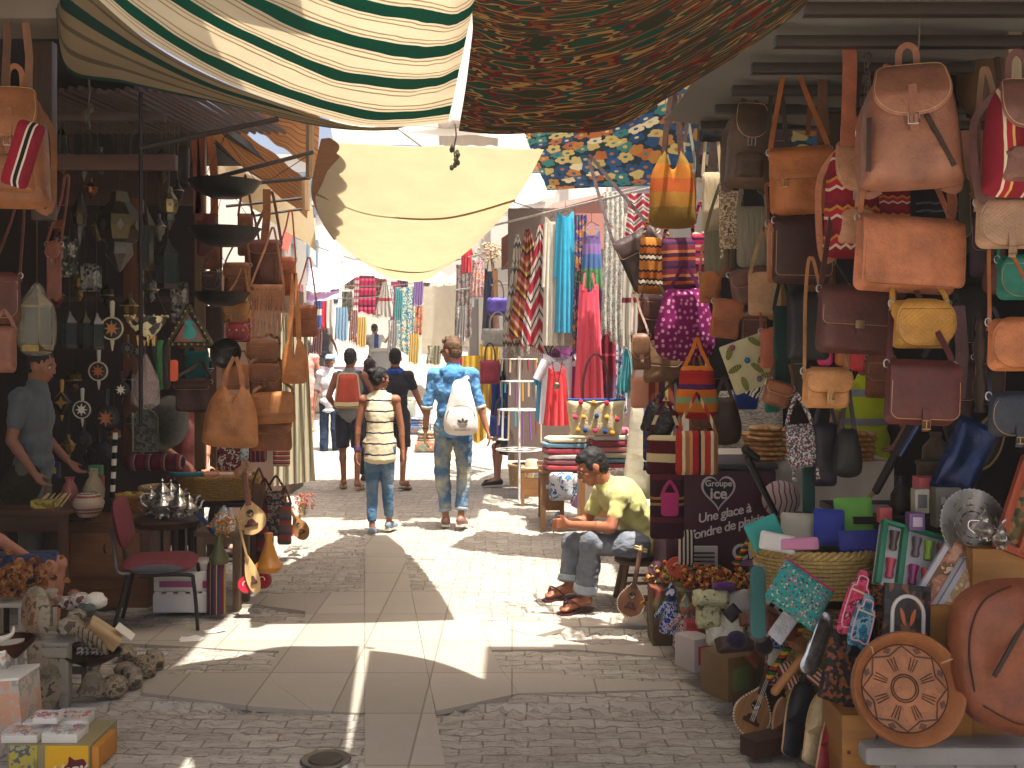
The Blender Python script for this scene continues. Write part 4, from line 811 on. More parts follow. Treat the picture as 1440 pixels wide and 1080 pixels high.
def hand(mb, wr_, f, sp, cu, k=1, curl=.35, thumb=1):
 f = f.normalized(); sp = (sp - f * sp.dot(f)).normalized(); cu = (cu - f * cu.dot(f)).normalized()
 for t in (-.027, -.009, .009, .027): mb.cap(wr_ + sp * t * .5 * k, wr_ + (f * .085 + sp * t) * k, .016 * k, .0125 * k, 6)
 for t, L_ in ((-.029, .052), (-.010, .068), (.009, .072), (.027, .062)):
  a = wr_ + (f * .088 + sp * t) * k; d1 = (f + cu * curl + sp * t * 2).normalized(); b = a + d1 * L_ * .55 * k; d2 = (f + cu * curl * 2.8).normalized()
  c = b + d2 * L_ * .6 * k; mb.cap(a, b, .0092 * k, .0085 * k, 6); mb.cap(b, c, .0085 * k, .007 * k, 6)
 a = wr_ + (f * .03 + sp * .028 * thumb) * k; b = a + (f * .03 + sp * .026 * thumb + cu * .012) * k; mb.cap(a, b, .014 * k, .0105 * k, 6); mb.cap(b, b + (f * .032 + sp * .004 * thumb + cu * .014) * k, .010 * k, .008 * k, 6)
def headm(mb, c, fd, up, k=1):
 sd = fd.cross(up).normalized(); q = Matrix((sd, fd, up)).transposed(); e = q.to_euler()
 B = lambda x, y, z, r: mb.ball(c + (sd * x + fd * y + up * z) * k, tuple(a * k for a in r), 10, e)
 B(0, -.008, .025, (.075, .095, .095)); B(0, .02, -.035, (.062, .072, .075)); B(0, .045, -.078, (.042, .040, .030)); B(0, .075, .022, (.055, .022, .018))
 B(0, .096, -.008, (.011, .016, .022)); B(0, .104, -.022, (.016, .015, .012)); B(0, .078, -.052, (.027, .018, .010)); B(0, .078, -.062, (.023, .017, .008))
 for s_ in (-1, 1): B(s_ * .075, -.008, -.005, (.010, .022, .032)); B(s_ * .045, .055, -.02, (.024, .028, .02))
def face(root, c, fd, up, k=1, brow='#1c120c'):
 sd = fd.cross(up).normalized(); e = Matrix((sd, fd, up)).transposed().to_euler()
 for s_ in (-1, 1):
  p = c + (sd * s_ * .031 + fd * .083 + up * .006) * k; m = MB(); m.ball(p, (.013 * k, .008 * k, .007 * k), 7, e); ey = m.build('eye', paint('#d8d0c8', .2), root)
  MB().ball(p + fd * .006 * k, .0055 * k, 6).build('iris', paint('#1c100a', .2), ey)
  m = MB(); m.tube([c + (sd * s_ * t + fd * (.093 - abs(t) * .18) + up * z) * k for t, z in ((.014, .024), (.031, .030), (.05, .023))], .0045 * k, 5); m.build('eyebrow', paint(brow, .8), root)
 m = MB(); m.ball(c + (fd * .093 - up * .056) * k, (.022 * k, .008 * k, .006 * k), 7, e); m.build('lips', skin('#7a3c32'), root)
def hair(root, c, fd, up, col, k=1, style='short', amp=.006):
 sd = fd.cross(up).normalized(); e = Matrix((sd, fd, up)).transposed().to_euler(); mb = MB()
 B = lambda x, y, z, r: mb.ball(c + (sd * x + fd * y + up * z) * k, tuple(a * k for a in r), 10, e)
 B(0, -.018, .040, (.080, .096, .092)); B(0, -.045, -.005, (.070, .062, .075))
 if style == 'bun': B(0, -.08, .02, (.06, .05, .055)); B(0, -.105, .075, (.042, .042, .04)); B(0, .03, .07, (.066, .05, .05)); [B(s_ * .07, .0, .01, (.014, .035, .05)) for s_ in (-1, 1)]
 if style == 'curly':
  for i in range(26): B(rnd.uniform(-.05, .05), rnd.uniform(-.06, .075), .105 + rnd.uniform(-.012, .03), (.02, .02, .024))
 if style == 'side': B(0, .03, .075, (.066, .05, .045)); [B(s_ * .072, .02, .02, (.010, .022, .035)) for s_ in (-1, 1)]
 if style == 'long': B(0, -.06, -.08, (.075, .05, .12)); [B(s_ * .07, -.01, -.03, (.02, .05, .09)) for s_ in (-1, 1)]
 return remesh(mb, .009 * k, leather(col, 0, .7), 'hair', root, 2, amp * k, 60)
def std(k=1, **o):
 """joints of a standing adult 1.75 m tall; x to the right in the picture, y away from the camera"""
 J = dict(pel=V(0, 0, .95), wst=V(0, 0, 1.08), che=V(0, 0, 1.27), nk=V(0, 0, 1.47), hd=V(0, 0, 1.625), shL=V(-.168, 0, 1.41), shR=V(.168, 0, 1.41),
    elL=V(-.235, .02, 1.14), elR=V(.235, .02, 1.14), wrL=V(-.265, -.02, .90), wrR=V(.265, -.02, .90), hipL=V(-.09, 0, .92), hipR=V(.09, 0, .92),
    knL=V(-.10, .02, .50), knR=V(.10, .02, .50), anL=V(-.10, 0, .085), anR=V(.10, 0, .085), toL=V(-.12, .17, .03), toR=V(.12, .17, .03))
 for a, b in o.items(): J[a] = V(*b)
 return {a: b * k for a, b in J.items()}
def rot_about(J, ks, c, ang, ax='X'):
 M = Matrix.Rotation(R(ang), 3, ax)
 for q in ks: J[q] = c + M @ (J[q] - c)
def figure(label, loc, J, fd, k=1, sk='#a8694c', top=None, topm=None, bot=None, botm=None, shoes='shoe', shoem=None, hairc='#16100c', hstyle='short', yaw=0, vox=.008, up=None, faceon=True, slv=.55, hem=0, fem=False, curl=.35, leglen=1, group=None, bare_top=False, wr=.006):
 root = empty('person', loc, label, 'person', group, (0, 0, yaw)); fd = V(*fd).normalized(); up = V(*up).normalized() if up else V(0, 0, 1); up = (up - fd * up.dot(fd)).normalized(); mb = MB(); r = lambda x: x * k
 sx = .9 if fem else 1
 spine = (J['nk'] - J['pel']).normalized(); lat = (J['shR'] - J['shL']).normalized(); fr = spine.cross(lat); E = Matrix((lat, fr, spine)).transposed().to_euler()
 def torso(m, g=0):
  m.ball(J['pel'], (r(.155 * (1.06 if fem else 1)) + g, r(.108) + g, r(.11) + g), 12, E); m.ball(J['wst'], (r(.140 * sx) + g, r(.098) + g, r(.17) + g), 12, E)
  m.ball(J['che'], (r(.155 * sx) + g, r(.110) + g, r(.16) + g), 12, E); q_ = .0 if not (g and top == 'tank') else .26; m.cap(J['shL'].lerp(J['shR'], q_), J['shR'].lerp(J['shL'], q_), r(.054) + g, r(.054) + g, 9)
  m.ball((J['shL'] + J['shR']) / 2 * .6 + J['che'] * .4, (r(.135 * sx) + g, r(.092) + g, r(.09) + g), 12, E)
  m.cap(J['nk'] - spine * .07 * k, J['nk'] + spine * .015 * k, r(.075) + g, r(.052) + g, 9)
 torso(mb); mb.cap(J['nk'] - spine * .03 * k, J['hd'] - up * .05 * k - fd * .02 * k, r(.058), r(.052), 9); headm(mb, J['hd'], fd, up, k)
 for s_ in 'LR':
  mb.cap(J['sh' + s_], J['el' + s_], r(.050 * sx), r(.038 * sx), 9); mb.cap(J['el' + s_], J['wr' + s_], r(.038 * sx), r(.026 * sx), 9)
  mid = J['el' + s_].lerp(J['wr' + s_], .3); mb.ball(mid, r(.039 * sx), 8)
  f = J['wr' + s_] - J['el' + s_]; cu = J.get('cu' + s_, V(0, 1, 0)); spv = J.get('sp' + s_, V(0, 1, .1) if abs(f.normalized().y) < .8 else V(1, 0, 0))
  if 'cu' + s_ not in J: cu = V(-1 if s_ == 'R' else 1, 0, 0)
  hand(mb, J['wr' + s_] + f.normalized() * r(.005), f, spv, cu, k, curl)
  q = .78 if bot in ('trousers', 'jeans', 'skinny') else 1; mb.cap(J['hip' + s_], J['kn' + s_], r(.083 * q), r(.054 * q), 10); mb.cap(J['kn' + s_], J['an' + s_], r(.046 * q), r(.032), 10); mb.ball(J['kn' + s_].lerp(J['an' + s_], .28) + V(0, -.012 * k, 0), (r(.048 * q), r(.052 * q), r(.10)), 9)
  a, t = J['an' + s_], J['to' + s_]; mb.ball(a.lerp(t, -.12) - V(0, 0, r(.03)), r(.034), 8); mb.cap(a.lerp(t, .1) - V(0, 0, r(.015)), t.lerp(a, .25), r(.036), r(.030), 8)
  sdv = (t - a).cross(V(0, 0, 1)).normalized()
  for i, o_ in enumerate((-.028, -.012, .003, .017, .030)): mb.cap(t.lerp(a, .28) + sdv * r(o_ * .8), t + sdv * r(o_) - (t - a).normalized() * r(abs(o_) * .35), r(.013), r(.0105), 6)
 remesh(mb, vox, skin(sk), 'body', root, 4)
 if faceon: face(root, J['hd'], fd, up, k)
 if hstyle: hair(root, J['hd'], fd, up, hairc, k, hstyle)
 if top:
  m = MB(); torso(m, r(.018))
  if top != 'tank':
   for s_ in 'LR': e = J['sh' + s_].lerp(J['el' + s_], slv) if slv <= 1 else J['el' + s_].lerp(J['wr' + s_], slv - 1); m.cap(J['sh' + s_], J['sh' + s_].lerp(J['el' + s_], min(slv, 1)), r(.058), r(.055 if slv <= .6 else .049), 9); (m.cap(J['el' + s_], e, r(.049), r(.044), 9) if slv > 1 else None)
  if hem:
   hp = J['pel'] - spine * hem * k; m.ball(hp, (r(.165), r(.115), r(.05)), 12, E); m.tube([J['che'], J['wst'], J['pel'], hp], [r(.135), r(.14), r(.158), r(.168)], 20) if fem else m.cap(J['pel'], hp + V(0, 0, r(.1)), r(.12), r(.12), 10)
  remesh(m, .011 * max(k, .9), topm, {'tank': 'tank_top', 'tee': 't_shirt', 'shirt': 'shirt', 'polo': 'polo_shirt'}.get(top, top), root, 3, wr * 1.15, 13, rnd.random() * 9)
 if bot:
  m = MB(); m.ball(J['pel'], (r(.164), r(.118), r(.10)), 12, E); end = {'shorts': 1.0, 'trousers': 1.94, 'jeans': 1.86, 'skinny': 1.86, 'longshorts': .95}[bot]; wd = {'shorts': .085, 'trousers': .075, 'jeans': .067, 'skinny': .060, 'longshorts': .09}[bot]
  for s_ in 'LR':
   h_, kn, an = J['hip' + s_], J['kn' + s_], J['an' + s_]
   if end <= 1: m.tube([h_, h_.lerp(kn, .5), h_.lerp(kn, end)], [r(.098), r(.092), r(wd)], 14); m.ball(h_, r(.098), 10)
   else:
    m.ball(h_, r(.094), 10); m.tube([h_, h_.lerp(kn, .5), kn, kn.lerp(an, .4), kn.lerp(an, end - 1)], [r(.094), r(.082), r(wd + .004), r(wd), r(wd * (.8 if bot in ('jeans', 'skinny') else .95))], 14); m.ball(kn, r(wd + .006), 9)
  remesh(m, .011 * max(k, .9), botm, 'shorts' if end <= 1 else 'trousers', root, 3, wr * 1.3, 14, rnd.random() * 9)
  if bot == 'jeans':
   for s_ in 'LR':
    kn, an = J['kn' + s_], J['an' + s_]; q = kn.lerp(an, .80); m = MB(); m.tube([q, q.lerp(an, .35)], [r(wd * .93), r(wd * .92)], 16); remesh(m, .007, cloth('#8f9ca6'), 'rolled_cuff', root, 2, .003, 20)
 for s_ in 'LR':
  a, t = J['an' + s_], J['to' + s_]; dr = (t - a); dr.z = 0; dr.normalize(); sdv = dr.cross(V(0, 0, 1))
  if shoes == 'shoe':
   m = MB(); m.ball(a - V(0, 0, r(.035)) - dr * r(.02), (r(.042), r(.05), r(.045)), 9, (0, 0, math.atan2(dr.y, dr.x) - PI / 2)); m.cap(a - V(0, 0, r(.04)), t, r(.045), r(.036), 9); o = remesh(m, .008, shoem, 'shoe', root, 3)
   m = MB(); zz_ = -.075; q = [(a - dr * r(.06) + V(0, 0, r(-.078))), (a + V(0, 0, r(-.078))), (t + dr * r(.03) + V(0, 0, r(-.022)))]
   m.ribbon([q[0], q[1], q[2]], [r(.07), r(.075), r(.07)], r(.010), (0, 0, 1)); m.build('sole', paint('#cfc8bc', .7), o)
  elif shoes == 'flip':
   m = MB(); b0 = a - dr * r(.055) + V(0, 0, r(-.078)); b1 = t + dr * r(.02) + V(0, 0, r(-.028)); m.ribbon([b0, b0.lerp(b1, .15), b0.lerp(b1, .5), b0.lerp(b1, .85), b1], [r(.05), r(.075), r(.078), r(.095), r(.06)], r(.008), (0, 0, 1)); o = m.build('flip_flop', shoem, root)
   m = MB(); tp = t.lerp(a, .30) + V(0, 0, r(.042)); m.ribbon(spline([a.lerp(t, .25) + sdv * r(.045) - V(0, 0, r(.05)), tp + sdv * r(.02), t.lerp(a, .12) + V(0, 0, r(.02)) + sdv * r(.004), tp - sdv * r(.02), a.lerp(t, .25) - sdv * r(.045) - V(0, 0, r(.05))], 5), r(.014), r(.003), (0, 0, 1)); m.build('thong_strap', shoem, o)
 return root
def on(px, py): return G(px, py)
# young man with the white backpack
k = 1.80 / 1.75
J = std(k, hd=(-.012, .01, 1.625), anL=(-.07, .06, .10), toL=(-.09, .22, .035), knL=(-.10, .05, .51), anR=(.075, -.05, .12), toR=(.10, .10, .035), knR=(.10, .03, .52), hipL=(-.085, 0, .92), hipR=(.085, 0, .92),
  elL=(-.235, .0, 1.14), wrL=(-.255, .03, .90), elR=(.245, -.01, 1.14), wrR=(.31, -.02, .92))
g1 = on(637, 743)
p1_ = figure('young man in blue denim shirt with a white backpack walking away', g1, J, (-.75, .66, -.12), k, '#a06a4c', 'shirt', plaid('#3f7fb8', '#1f4f86', '#7fb0d4', 16), 'jeans', denim('#4a7096', '#bdb898', .42), 'shoe', paint('#8a6458'), '#5a4028', 'curly', slv=1.05, hem=.06, wr=.009)
hb = MB(); c = J['nk']; hb.ball(c + V(0, -.05, -.03), (.13, .075, .06), 10); hb.ball(c + V(0, -.08, -.08), (.09, .06, .07), 10); remesh(hb, .01, cloth('#4a86bc', .3), 'hood', p1_, 4, .012, 14)
for s_ in 'LR':
 q = J['el' + s_].lerp(J['wr' + s_], .05); m = MB(); m.tube([q, q.lerp(J['wr' + s_], .14)], [.058, .056], 14); remesh(m, .008, cloth('#b8b2a4'), 'rolled_sleeve', p1_, 3, .004, 20)
m = MB(); gl = J['hd']; fdv = V(-.75, .66, -.12).normalized(); sd = fdv.cross(V(0, 0, 1)).normalized()
m.tube([gl + sd * .072 - fdv * .01 + V(0, 0, .01), gl + sd * .06 + fdv * .085 + V(0, 0, .008), gl - sd * .06 + fdv * .085 + V(0, 0, .008), gl - sd * .072 - fdv * .01 + V(0, 0, .01)], .0035, 5)
for s_ in (-1, 1): m.ball(gl + sd * s_ * .033 + fdv * .095 + V(0, 0, .004), (.022, .012, .016), 7)
m.build('sunglasses', paint('#2a1a14', .2), p1_)
m = MB(); q = J['wrL']; m.tube([q + V(.03 * math.cos(a), .03 * math.sin(a), .02) for a in [i * PI / 6 for i in range(12)]], .006, 5, closed=True); m.build('wristband', paint('#1c1c22'), p1_)
bp = empty('backpack', g1 + V(.085, -.165, 1.40), 'white backpack with a dark three-leaf emblem on the young man\'s back', 'backpack')
wc = cloth('#e6dcd4', .05, wr=5)
bo = smooth_out([(-.06, 0), (.06, 0), (.10, -.12), (.135, -.25), (.155, -.40), (.13, -.49), (0, -.51), (-.13, -.49), (-.165, -.40), (-.135, -.25), (-.10, -.12)], 5)
MB().pillow(bo, .16, 9, 2.8, wr=.014, seed=2).build('body', wc, bp)
po = smooth_out([(-.06, -.24), (.06, -.24), (.125, -.31), (.135, -.42), (.09, -.48), (-.09, -.48), (-.14, -.42), (-.125, -.31)], 5)
pk = MB().pillow(po, .09, 6, 3.2, c=(0, -.06, 0)).build('pocket', wc, bp)
m = MB(); m.tube([(a * 1.0, -.062 - .045 * max(0, 1 - abs(a) / .15), b_ + .004) for a, b_ in po if b_ < .1 and b_ > -.36 and True][:18], .0035, 5); m.build('zip', paint('#3a3634'), pk)
em = MB()
def lf(x, z, a, L_, w2):
 o = [(L_ * t, w2 * math.sin(PI * t) * (1.15 - .3 * t)) for t in [i / 8 for i in range(9)]] + [(L_ * t, -w2 * math.sin(PI * t) * (1.15 - .3 * t)) for t in [i / 8 for i in range(7, 0, -1)]]
 return [(x + p * math.cos(a) - q * math.sin(a), z + p * math.sin(a) + q * math.cos(a)) for p, q in o]
for ang in (90, 142, 38): em.prism(lf(.02 + .012 * math.cos(R(ang)), -.395 + .008, R(ang), .052, .013), -.1115, -.108)
for i in range(3): em.box((.02, -.110, -.402 - i * .010), (.085 - i * .022, .003, .0035))
em.build('emblem', paint('#4a443e', .7), pk)
def text3(s, size, mat, parent, loc, rot=(R(90), 0, 0), ext=.0008, shear=0, name='lettering', align='CENTER', bold=0, sp=1):
 c = bpy.data.curves.new('t', 'FONT'); c.body = s; c.size = size; c.extrude = ext; c.shear = shear; c.align_x = align; c.offset = bold; c.space_character = sp
 o = bpy.data.objects.new('t', c); C.objects.link(o); bpy.context.view_layer.update()
 me = bpy.data.meshes.new_from_object(o.evaluated_get(bpy.context.evaluated_depsgraph_get())); bpy.data.objects.remove(o); me.materials.clear(); me.materials.append(mat)
 q = bpy.data.objects.new(name, me); C.objects.link(q); q.location = loc; q.rotation_euler = rot; q.parent = parent; return q
text3('MARRAKECH', .024, paint('#8a8278'), pk, (.015, -.098, -.458), bold=.0004)
MB().ribbon(spline([(-.03, .03, 0), (-.12, .09, .02), (-.16, .12, -.1), (-.20, .10, -.3), (-.15, .02, -.44)], 5), .03, .003, (0, -1, 0)).build('shoulder_strap', cloth('#2a3038'), bp)
MB().ribbon(spline([(.02, .03, 0), (.06, .09, .03), (.09, .16, .0)], 5), .035, .004, (0, -1, .4)).build('shoulder_strap', wc, bp)
# girl in the striped top
k = 1.53 / 1.75
J = std(k, hd=(.0, .0, 1.625), hipL=(-.08, 0, .92), hipR=(.08, 0, .92), knL=(-.085, .03, .50), anL=(-.075, -.04, .085), toL=(-.085, .13, .035), knR=(.075, .04, .52), anR=(.085, .12, .12), toR=(.13, .26, .06), elL=(-.225, 0, 1.13), wrL=(-.235, -.02, .88), elR=(.225, .0, 1.12), wrR=(.245, -.02, .87))
st = stripes(((1.1, '#2c3048'), (6.5, '#ddcfae')), 2, 7.4, wob=.015)
p2_ = figure('girl in a cream sleeveless top with navy stripes and skinny jeans walking away', on(534, 752), J, (.72, .69, 0), k, '#8e5a40', 'tank', st, 'skinny', denim('#4f7496', '#93a8b4', .46), 'shoe', cloth('#7f8f9c'), '#100c0a', 'bun', hem=.17, fem=True, wr=.004, vox=.0075)
m = MB(); q = J['wrL']; [m.tube([q + V(.028 * math.cos(a), .028 * math.sin(a), .01 + i * .012) for a in [j * PI / 6 for j in range(12)]], .005, 5, closed=True) for i in range(3)]; m.build('bracelets', paint('#4a3a7a'), p2_)
# boy with the red backpack
k = 1.70 / 1.75
J = std(k, elL=(-.26, -.03, 1.15), wrL=(-.2, .12, 1.02), elR=(.30, .05, 1.18), wrR=(.22, .2, 1.08), knL=(-.1, .06, .5), anL=(-.09, .1, .1), toL=(-.13, .25, .05), anR=(.10, -.08, .1), toR=(.14, .08, .03), knR=(.1, .0, .5), hd=(.01, 0, 1.625))
g3 = on(492, 688); p3_ = figure('boy in a grey tank top and navy shorts carrying a red backpack', g3, J, (.15, 1, 0), k, '#94604a', 'tank', cloth('#8a8a88'), 'longshorts', cloth('#232a38'), 'flip', paint('#b0885c'), '#2c3432', 'short', hem=.05, vox=.009)
rb = empty('backpack', g3 + V(-.0, -.15, 1.40), 'red backpack with cream piping worn by the boy in navy shorts', 'backpack')
bo = rrect(.31, .40, .04, .23); MB().pillow(bo, .13, 6, 4, wr=.01).build('body', cloth('#c0503c', .1), rb)
m = MB(); m.tube([(a, -.01, b_) for a, b_ in rrect(.315, .405, .04, .235)], .009, 6, closed=True); m.build('piping', cloth('#e0cc98'), rb)
MB().ribbon([(-.15, -.05, -.36), (0, -.075, -.365), (.15, -.05, -.36)], .05, .004).build('waist_band', cloth('#dcc998'), rb)
for s_ in (-1, 1): MB().ribbon(spline([(s_ * .09, .0, -.02), (s_ * .12, .07, .03), (s_ * .13, .14, .01)], 4), .04, .005, (0, -.5, 1)).build('shoulder_strap', cloth('#4a5a6e'), rb)
# man in dark polo
k = 1.70 / 1.75
J = std(k, elR=(.27, .02, 1.15), wrR=(.37, .0, .93), anR=(.09, -.02, .1), toR=(.16, .10, .03), anL=(-.09, -.1, .09), toL=(-.11, .05, .03))
g4 = on(556, 688); p4_ = figure('man in a black polo shirt and blue scarf walking ahead of the girl', g4, J, (0, 1, 0), k, '#98664a', 'polo', cloth('#2a2c34'), 'longshorts', cloth('#34343a'), 'flip', paint('#5a3a2a'), '#1c1410', 'short', hem=.08, vox=.009)
m = MB(); [m.ball(J['nk'] + V(.07 * math.cos(a), .06 * math.sin(a), -.01 + .015 * math.sin(3 * a)), (.045, .035, .035), 8) for a in [i * PI / 5 for i in range(10)]]; remesh(m, .01, cloth('#1f4fae'), 'scarf', p4_, 3, .01, 25)
# man in white shirt and cap, coming
k = 1.62 / 1.75
J = std(k, toL=(-.12, -.15, .03), toR=(.13, -.13, .03), anR=(.09, .12, .1), knR=(.09, -.02, .5), elL=(-.23, .03, 1.15), wrL=(-.25, -.04, .9), elR=(.22, .04, 1.15), wrR=(.22, -.06, .93))
g5 = on(464, 645); p5_ = figure('man in a white shirt and pale blue cap walking towards the camera', g5, J, (.05, -1, -.1), k, '#8a5a44', 'shirt', cloth('#e2e0e6', .05), 'trousers', denim('#26364e', '#36506e'), 'shoe', paint('#4a3c34'), '#2a2420', 'short', hem=.14, slv=.9, vox=.009)
m = MB(); m.ball(J['hd'] + V(0, .01, .05), (.085, .10, .065), 10); m.ball(J['hd'] + V(0, -.10, .045), (.06, .06, .012), 8); remesh(m, .009, cloth('#7f9fc0'), 'cap', p5_, 3)
# distant people
def zg(y): return .05 * (y - 14) if y > 14 else 0
def far(px, d, k, **o): return V((px - CX) / F * d, d, zg(d)), k
FG2 = None
k = .96; J = std(k, toL=(-.12, -.15, .03), toR=(.13, -.13, .03), elL=(-.3, -.03, 1.2), wrL=(-.34, -.1, 1.0), elR=(.28, -.03, 1.2), wrR=(.34, -.05, 1.02)); l, _ = far(456, 27, k)
figure('distant woman in a grey tank top and pale trousers facing the camera', l, J, (0, -1, 0), k, '#b07a5c', 'tank', cloth('#5c6070'), 'trousers', cloth('#8f9890'), 'shoe', paint('#8a7c70'), '#5a3c28', 'long', vox=.014, fem=True)
k = .97; J = std(k, elL=(-.2, .05, 1.25), wrL=(-.05, .3, 1.42), elR=(.25, .15, 1.3), wrR=(.3, .35, 1.42)); l, _ = far(527, 26, k)
figure('distant boy in a white shirt with a blue stripe leaning on the grey bin', l, J, (.5, 1, 0), k, '#a87456', 'tee', stripes(((3, '#dfe2e8'), (1.4, '#2a5aa8'), (2, '#dfe2e8')), 0, 1), 'shorts', cloth('#2a3248'), 'shoe', paint('#b8b0a8'), '#2a1c14', 'short', vox=.014)
k = .93; J = std(k); l, _ = far(431, 18.6, k)
figure('woman in a pale pink dress half hidden behind the left bag display', l, J, (0, 1, 0), k, '#b07a60', 'dress', cloth('#e0988e'), 'shorts', cloth('#e0988e'), 'shoe', paint('#c09a80'), '#3a2a20', 'long', hem=.3, fem=True, vox=.014, slv=.3)
k = .9; J = std(k); l, _ = far(521, 13.6, k)
figure('dark haired woman in dark clothes hidden behind the boy and the girl', l, J, (.6, .8, 0), k, '#a06e50', 'tee', cloth('#2c2c38'), 'trousers', cloth('#2a2c36'), 'shoe', paint('#3a3430'), '#2c1a12', 'long', vox=.014, fem=True)
# seated young man
O_ = G(860, 858); O_.y = 7.1
def Q(px, py, d): return P(px, py, d + .4) - O_
J = dict(pel=Q(903, 757, 6.72), wst=Q(898, 733, 6.72), che=Q(879, 705, 6.70), nk=Q(853, 682, 6.69), hd=Q(833, 657, 6.66), shR=Q(872, 699, 6.53), shL=Q(846, 693, 6.87), elR=Q(859, 742, 6.44), elL=Q(824, 733, 6.90),
   wrR=Q(802, 738, 6.57), wrL=Q(797, 735, 6.80), hipR=Q(897, 765, 6.60), hipL=Q(890, 763, 6.83), knR=Q(832, 764, 6.50), knL=Q(806, 765, 6.93), anR=Q(822, 843, 6.52), anL=Q(800, 829, 6.86), toR=Q(790, 853, 6.42), toL=Q(768, 839, 6.80))
J['toR'].z = .025; J['toL'].z = .025; J['anR'].z = .09; J['anL'].z = .09
J['anL'] = V(J['anL'].x, 7.26 - O_.y, .09)
J['cuR'] = V(.2, .3, .9); J['spR'] = V(.1, 1, .2); J['cuL'] = V(.2, -.3, .9); J['spL'] = V(.1, 1, -.1); J['cuR'] = V(-.1, .8, -.3); J['cuL'] = V(-.1, -.8, -.3)
J['spR'] = V(.1, .1, 1); J['spL'] = V(.1, .1, 1)
p6_ = figure('young man in a yellow t-shirt and rolled jeans sitting and looking at his phone', V(O_.x, O_.y, 0), J, (-.92, -.12, -.48), 1.03, '#9c6144', 'tee', cloth('#bdb774', .1, wr=5), 'trousers', denim('#6b7078', '#8c9094', .42), 'flip', paint('#4a1a18'), '#15100c', 'side', vox=.006, up=(-.45, .02, .9), slv=.62, hem=.0, curl=.5, wr=.008)
for s_ in 'LR':
 kn, an = J['kn' + s_], J['an' + s_]; q = kn.lerp(an, .76); m = MB(); m.tube([q, q.lerp(an, .62)], [.079, .083], 16); remesh(m, .007, cloth('#9aa2a8', .1), 'rolled_cuff', p6_, 2, .005, 16)
ph = empty('phone', P(781, 730, 7.08), 'small black phone held in the seated young man\'s hands', 'phone', None, (R(20), R(-35), 0))
MB().box((0, 0, 0), (.010, .066, .10), (0, R(70), 0), .003).build('body', paint('#1a1a1e', .25), ph)
MB().box((-.003, 0, .0075), (.002, .058, .09), (0, R(70), 0)).build('screen', paint('#3a4048', .1), ph)
# stool
sl = empty('stool', V(O_.x + .21, 7.12, 0), 'low wooden stool the seated young man sits on', 'stool')
zt = P(0, 782, 7.12).z; wm = wood('#6a4a30')
MB().lathe([(.001, zt), (.16, zt), (.175, zt - .012), (.175, zt - .03), (.155, zt - .04), (.001, zt - .04)], 24).build('seat', wood('#4a3222', axis=0), sl)
for sx in (-1, 1):
 for sy in (-1, 1): MB().cap((sx * .10, sy * .10, zt - .03), (sx * .15, sy * .14, .02), .018, .02, 8).build('leg', wm, sl)
for sy in (-1, 1): MB().tube([(-.13, sy * .125, .16), (.13, sy * .125, .16)], .011, 8).build('stretcher', wm, sl)
# vendor with yellow vest, behind the bread table
k = 1.0; J = std(k, toL=(-.12, -.15, .03), toR=(.13, -.13, .03), elR=(.24, -.1, 1.15), wrR=(.1, -.3, 1.08), elL=(-.25, -.1, 1.15), wrL=(-.2, -.3, 1.0))
figure('vendor in a fluorescent yellow vest standing behind the bread table', V(P(1218, 0, 7.2).x, 7.2, 0), J, (-.6, -.8, -.2), k, '#8a5a44', 'vest', stripes(((6, '#b9c81e'), (.8, '#8e9296'), (2.2, '#b9c81e'), (.8, '#8e9296'), (2, '#b9c81e')), 2, 1, wob=0), 'trousers', cloth('#22242c'), 'shoe', paint('#2a2420'), '#15100c', 'short', vox=.011, slv=.4, hem=.1)
# stall keeper
k = .985; J = std(k, hd=(.045, 0, 1.61), nk=(.02, 0, 1.46), shL=(-.06, .16, 1.40), shR=(-.02, -.17, 1.40), hipL=(-.02, .09, .92), hipR=(0, -.09, .92), elR=(-.05, -.22, 1.12), wrR=(.10, -.25, .93), elL=(-.03, .22, 1.12), wrL=(.12, .24, .95), knL=(0, .1, .5), knR=(.02, -.1, .5), anL=(0, .1, .08), anR=(.02, -.1, .08), toL=(.16, .1, .03), toR=(.18, -.1, .03))
J['cuR'] = V(1, .1, 0); J['spR'] = V(0, 1, .1)
figure('balding stall keeper in a grey polo shirt standing in the dark left stall', V(P(48, 0, 7.1).x, 7.1, 0), J, (1, -.1, -.25), k, '#8e5e44', 'polo', cloth('#5a6064'), 'trousers', cloth('#6a6458'), 'shoe', paint('#2a2420'), '#1a1410', 'short', vox=.009, hem=.08, slv=.6)
# person seated at the left edge, only the knees in frame
b0 = V(P(-62, 0, 5.9).x, 5.9, 0)
def W(px, py, d): return P(px, py, d) - b0
J = dict(pel=W(-60, 792, 5.95), wst=W(-66, 760, 5.95), che=W(-60, 712, 5.95), nk=W(-50, 668, 5.95), hd=W(-40, 632, 5.95), shR=W(-52, 690, 5.77), shL=W(-52, 690, 6.13), elR=W(-15, 750, 5.72), elL=W(-10, 755, 6.2), wrR=W(38, 783, 5.83), wrL=W(40, 786, 6.1),
   hipR=W(-48, 800, 5.85), hipL=W(-48, 800, 6.05), knR=W(68, 800, 5.8), knL=W(82, 793, 6.1), anR=W(60, 905, 5.8), anL=W(75, 895, 6.1), toR=W(95, 925, 5.75), toL=W(110, 915, 6.1))
for q in ('anR', 'anL'): J[q].z = .09
for q in ('toR', 'toL'): J[q].z = .03
J['cuR'] = V(.5, 0, -1); J['spR'] = V(0, 1, 0); J['cuL'] = V(.5, 0, -1); J['spL'] = V(0, 1, 0)
figure('person in navy shorts seated at the left edge with only knees and forearm showing', b0, J, (1, 0, -.1), .95, '#9e6850', 'tee', cloth('#5a6068'), 'shorts', cloth('#1c2a4a'), 'flip', paint('#2a2420'), '#1a1410', 'short', vox=.008)
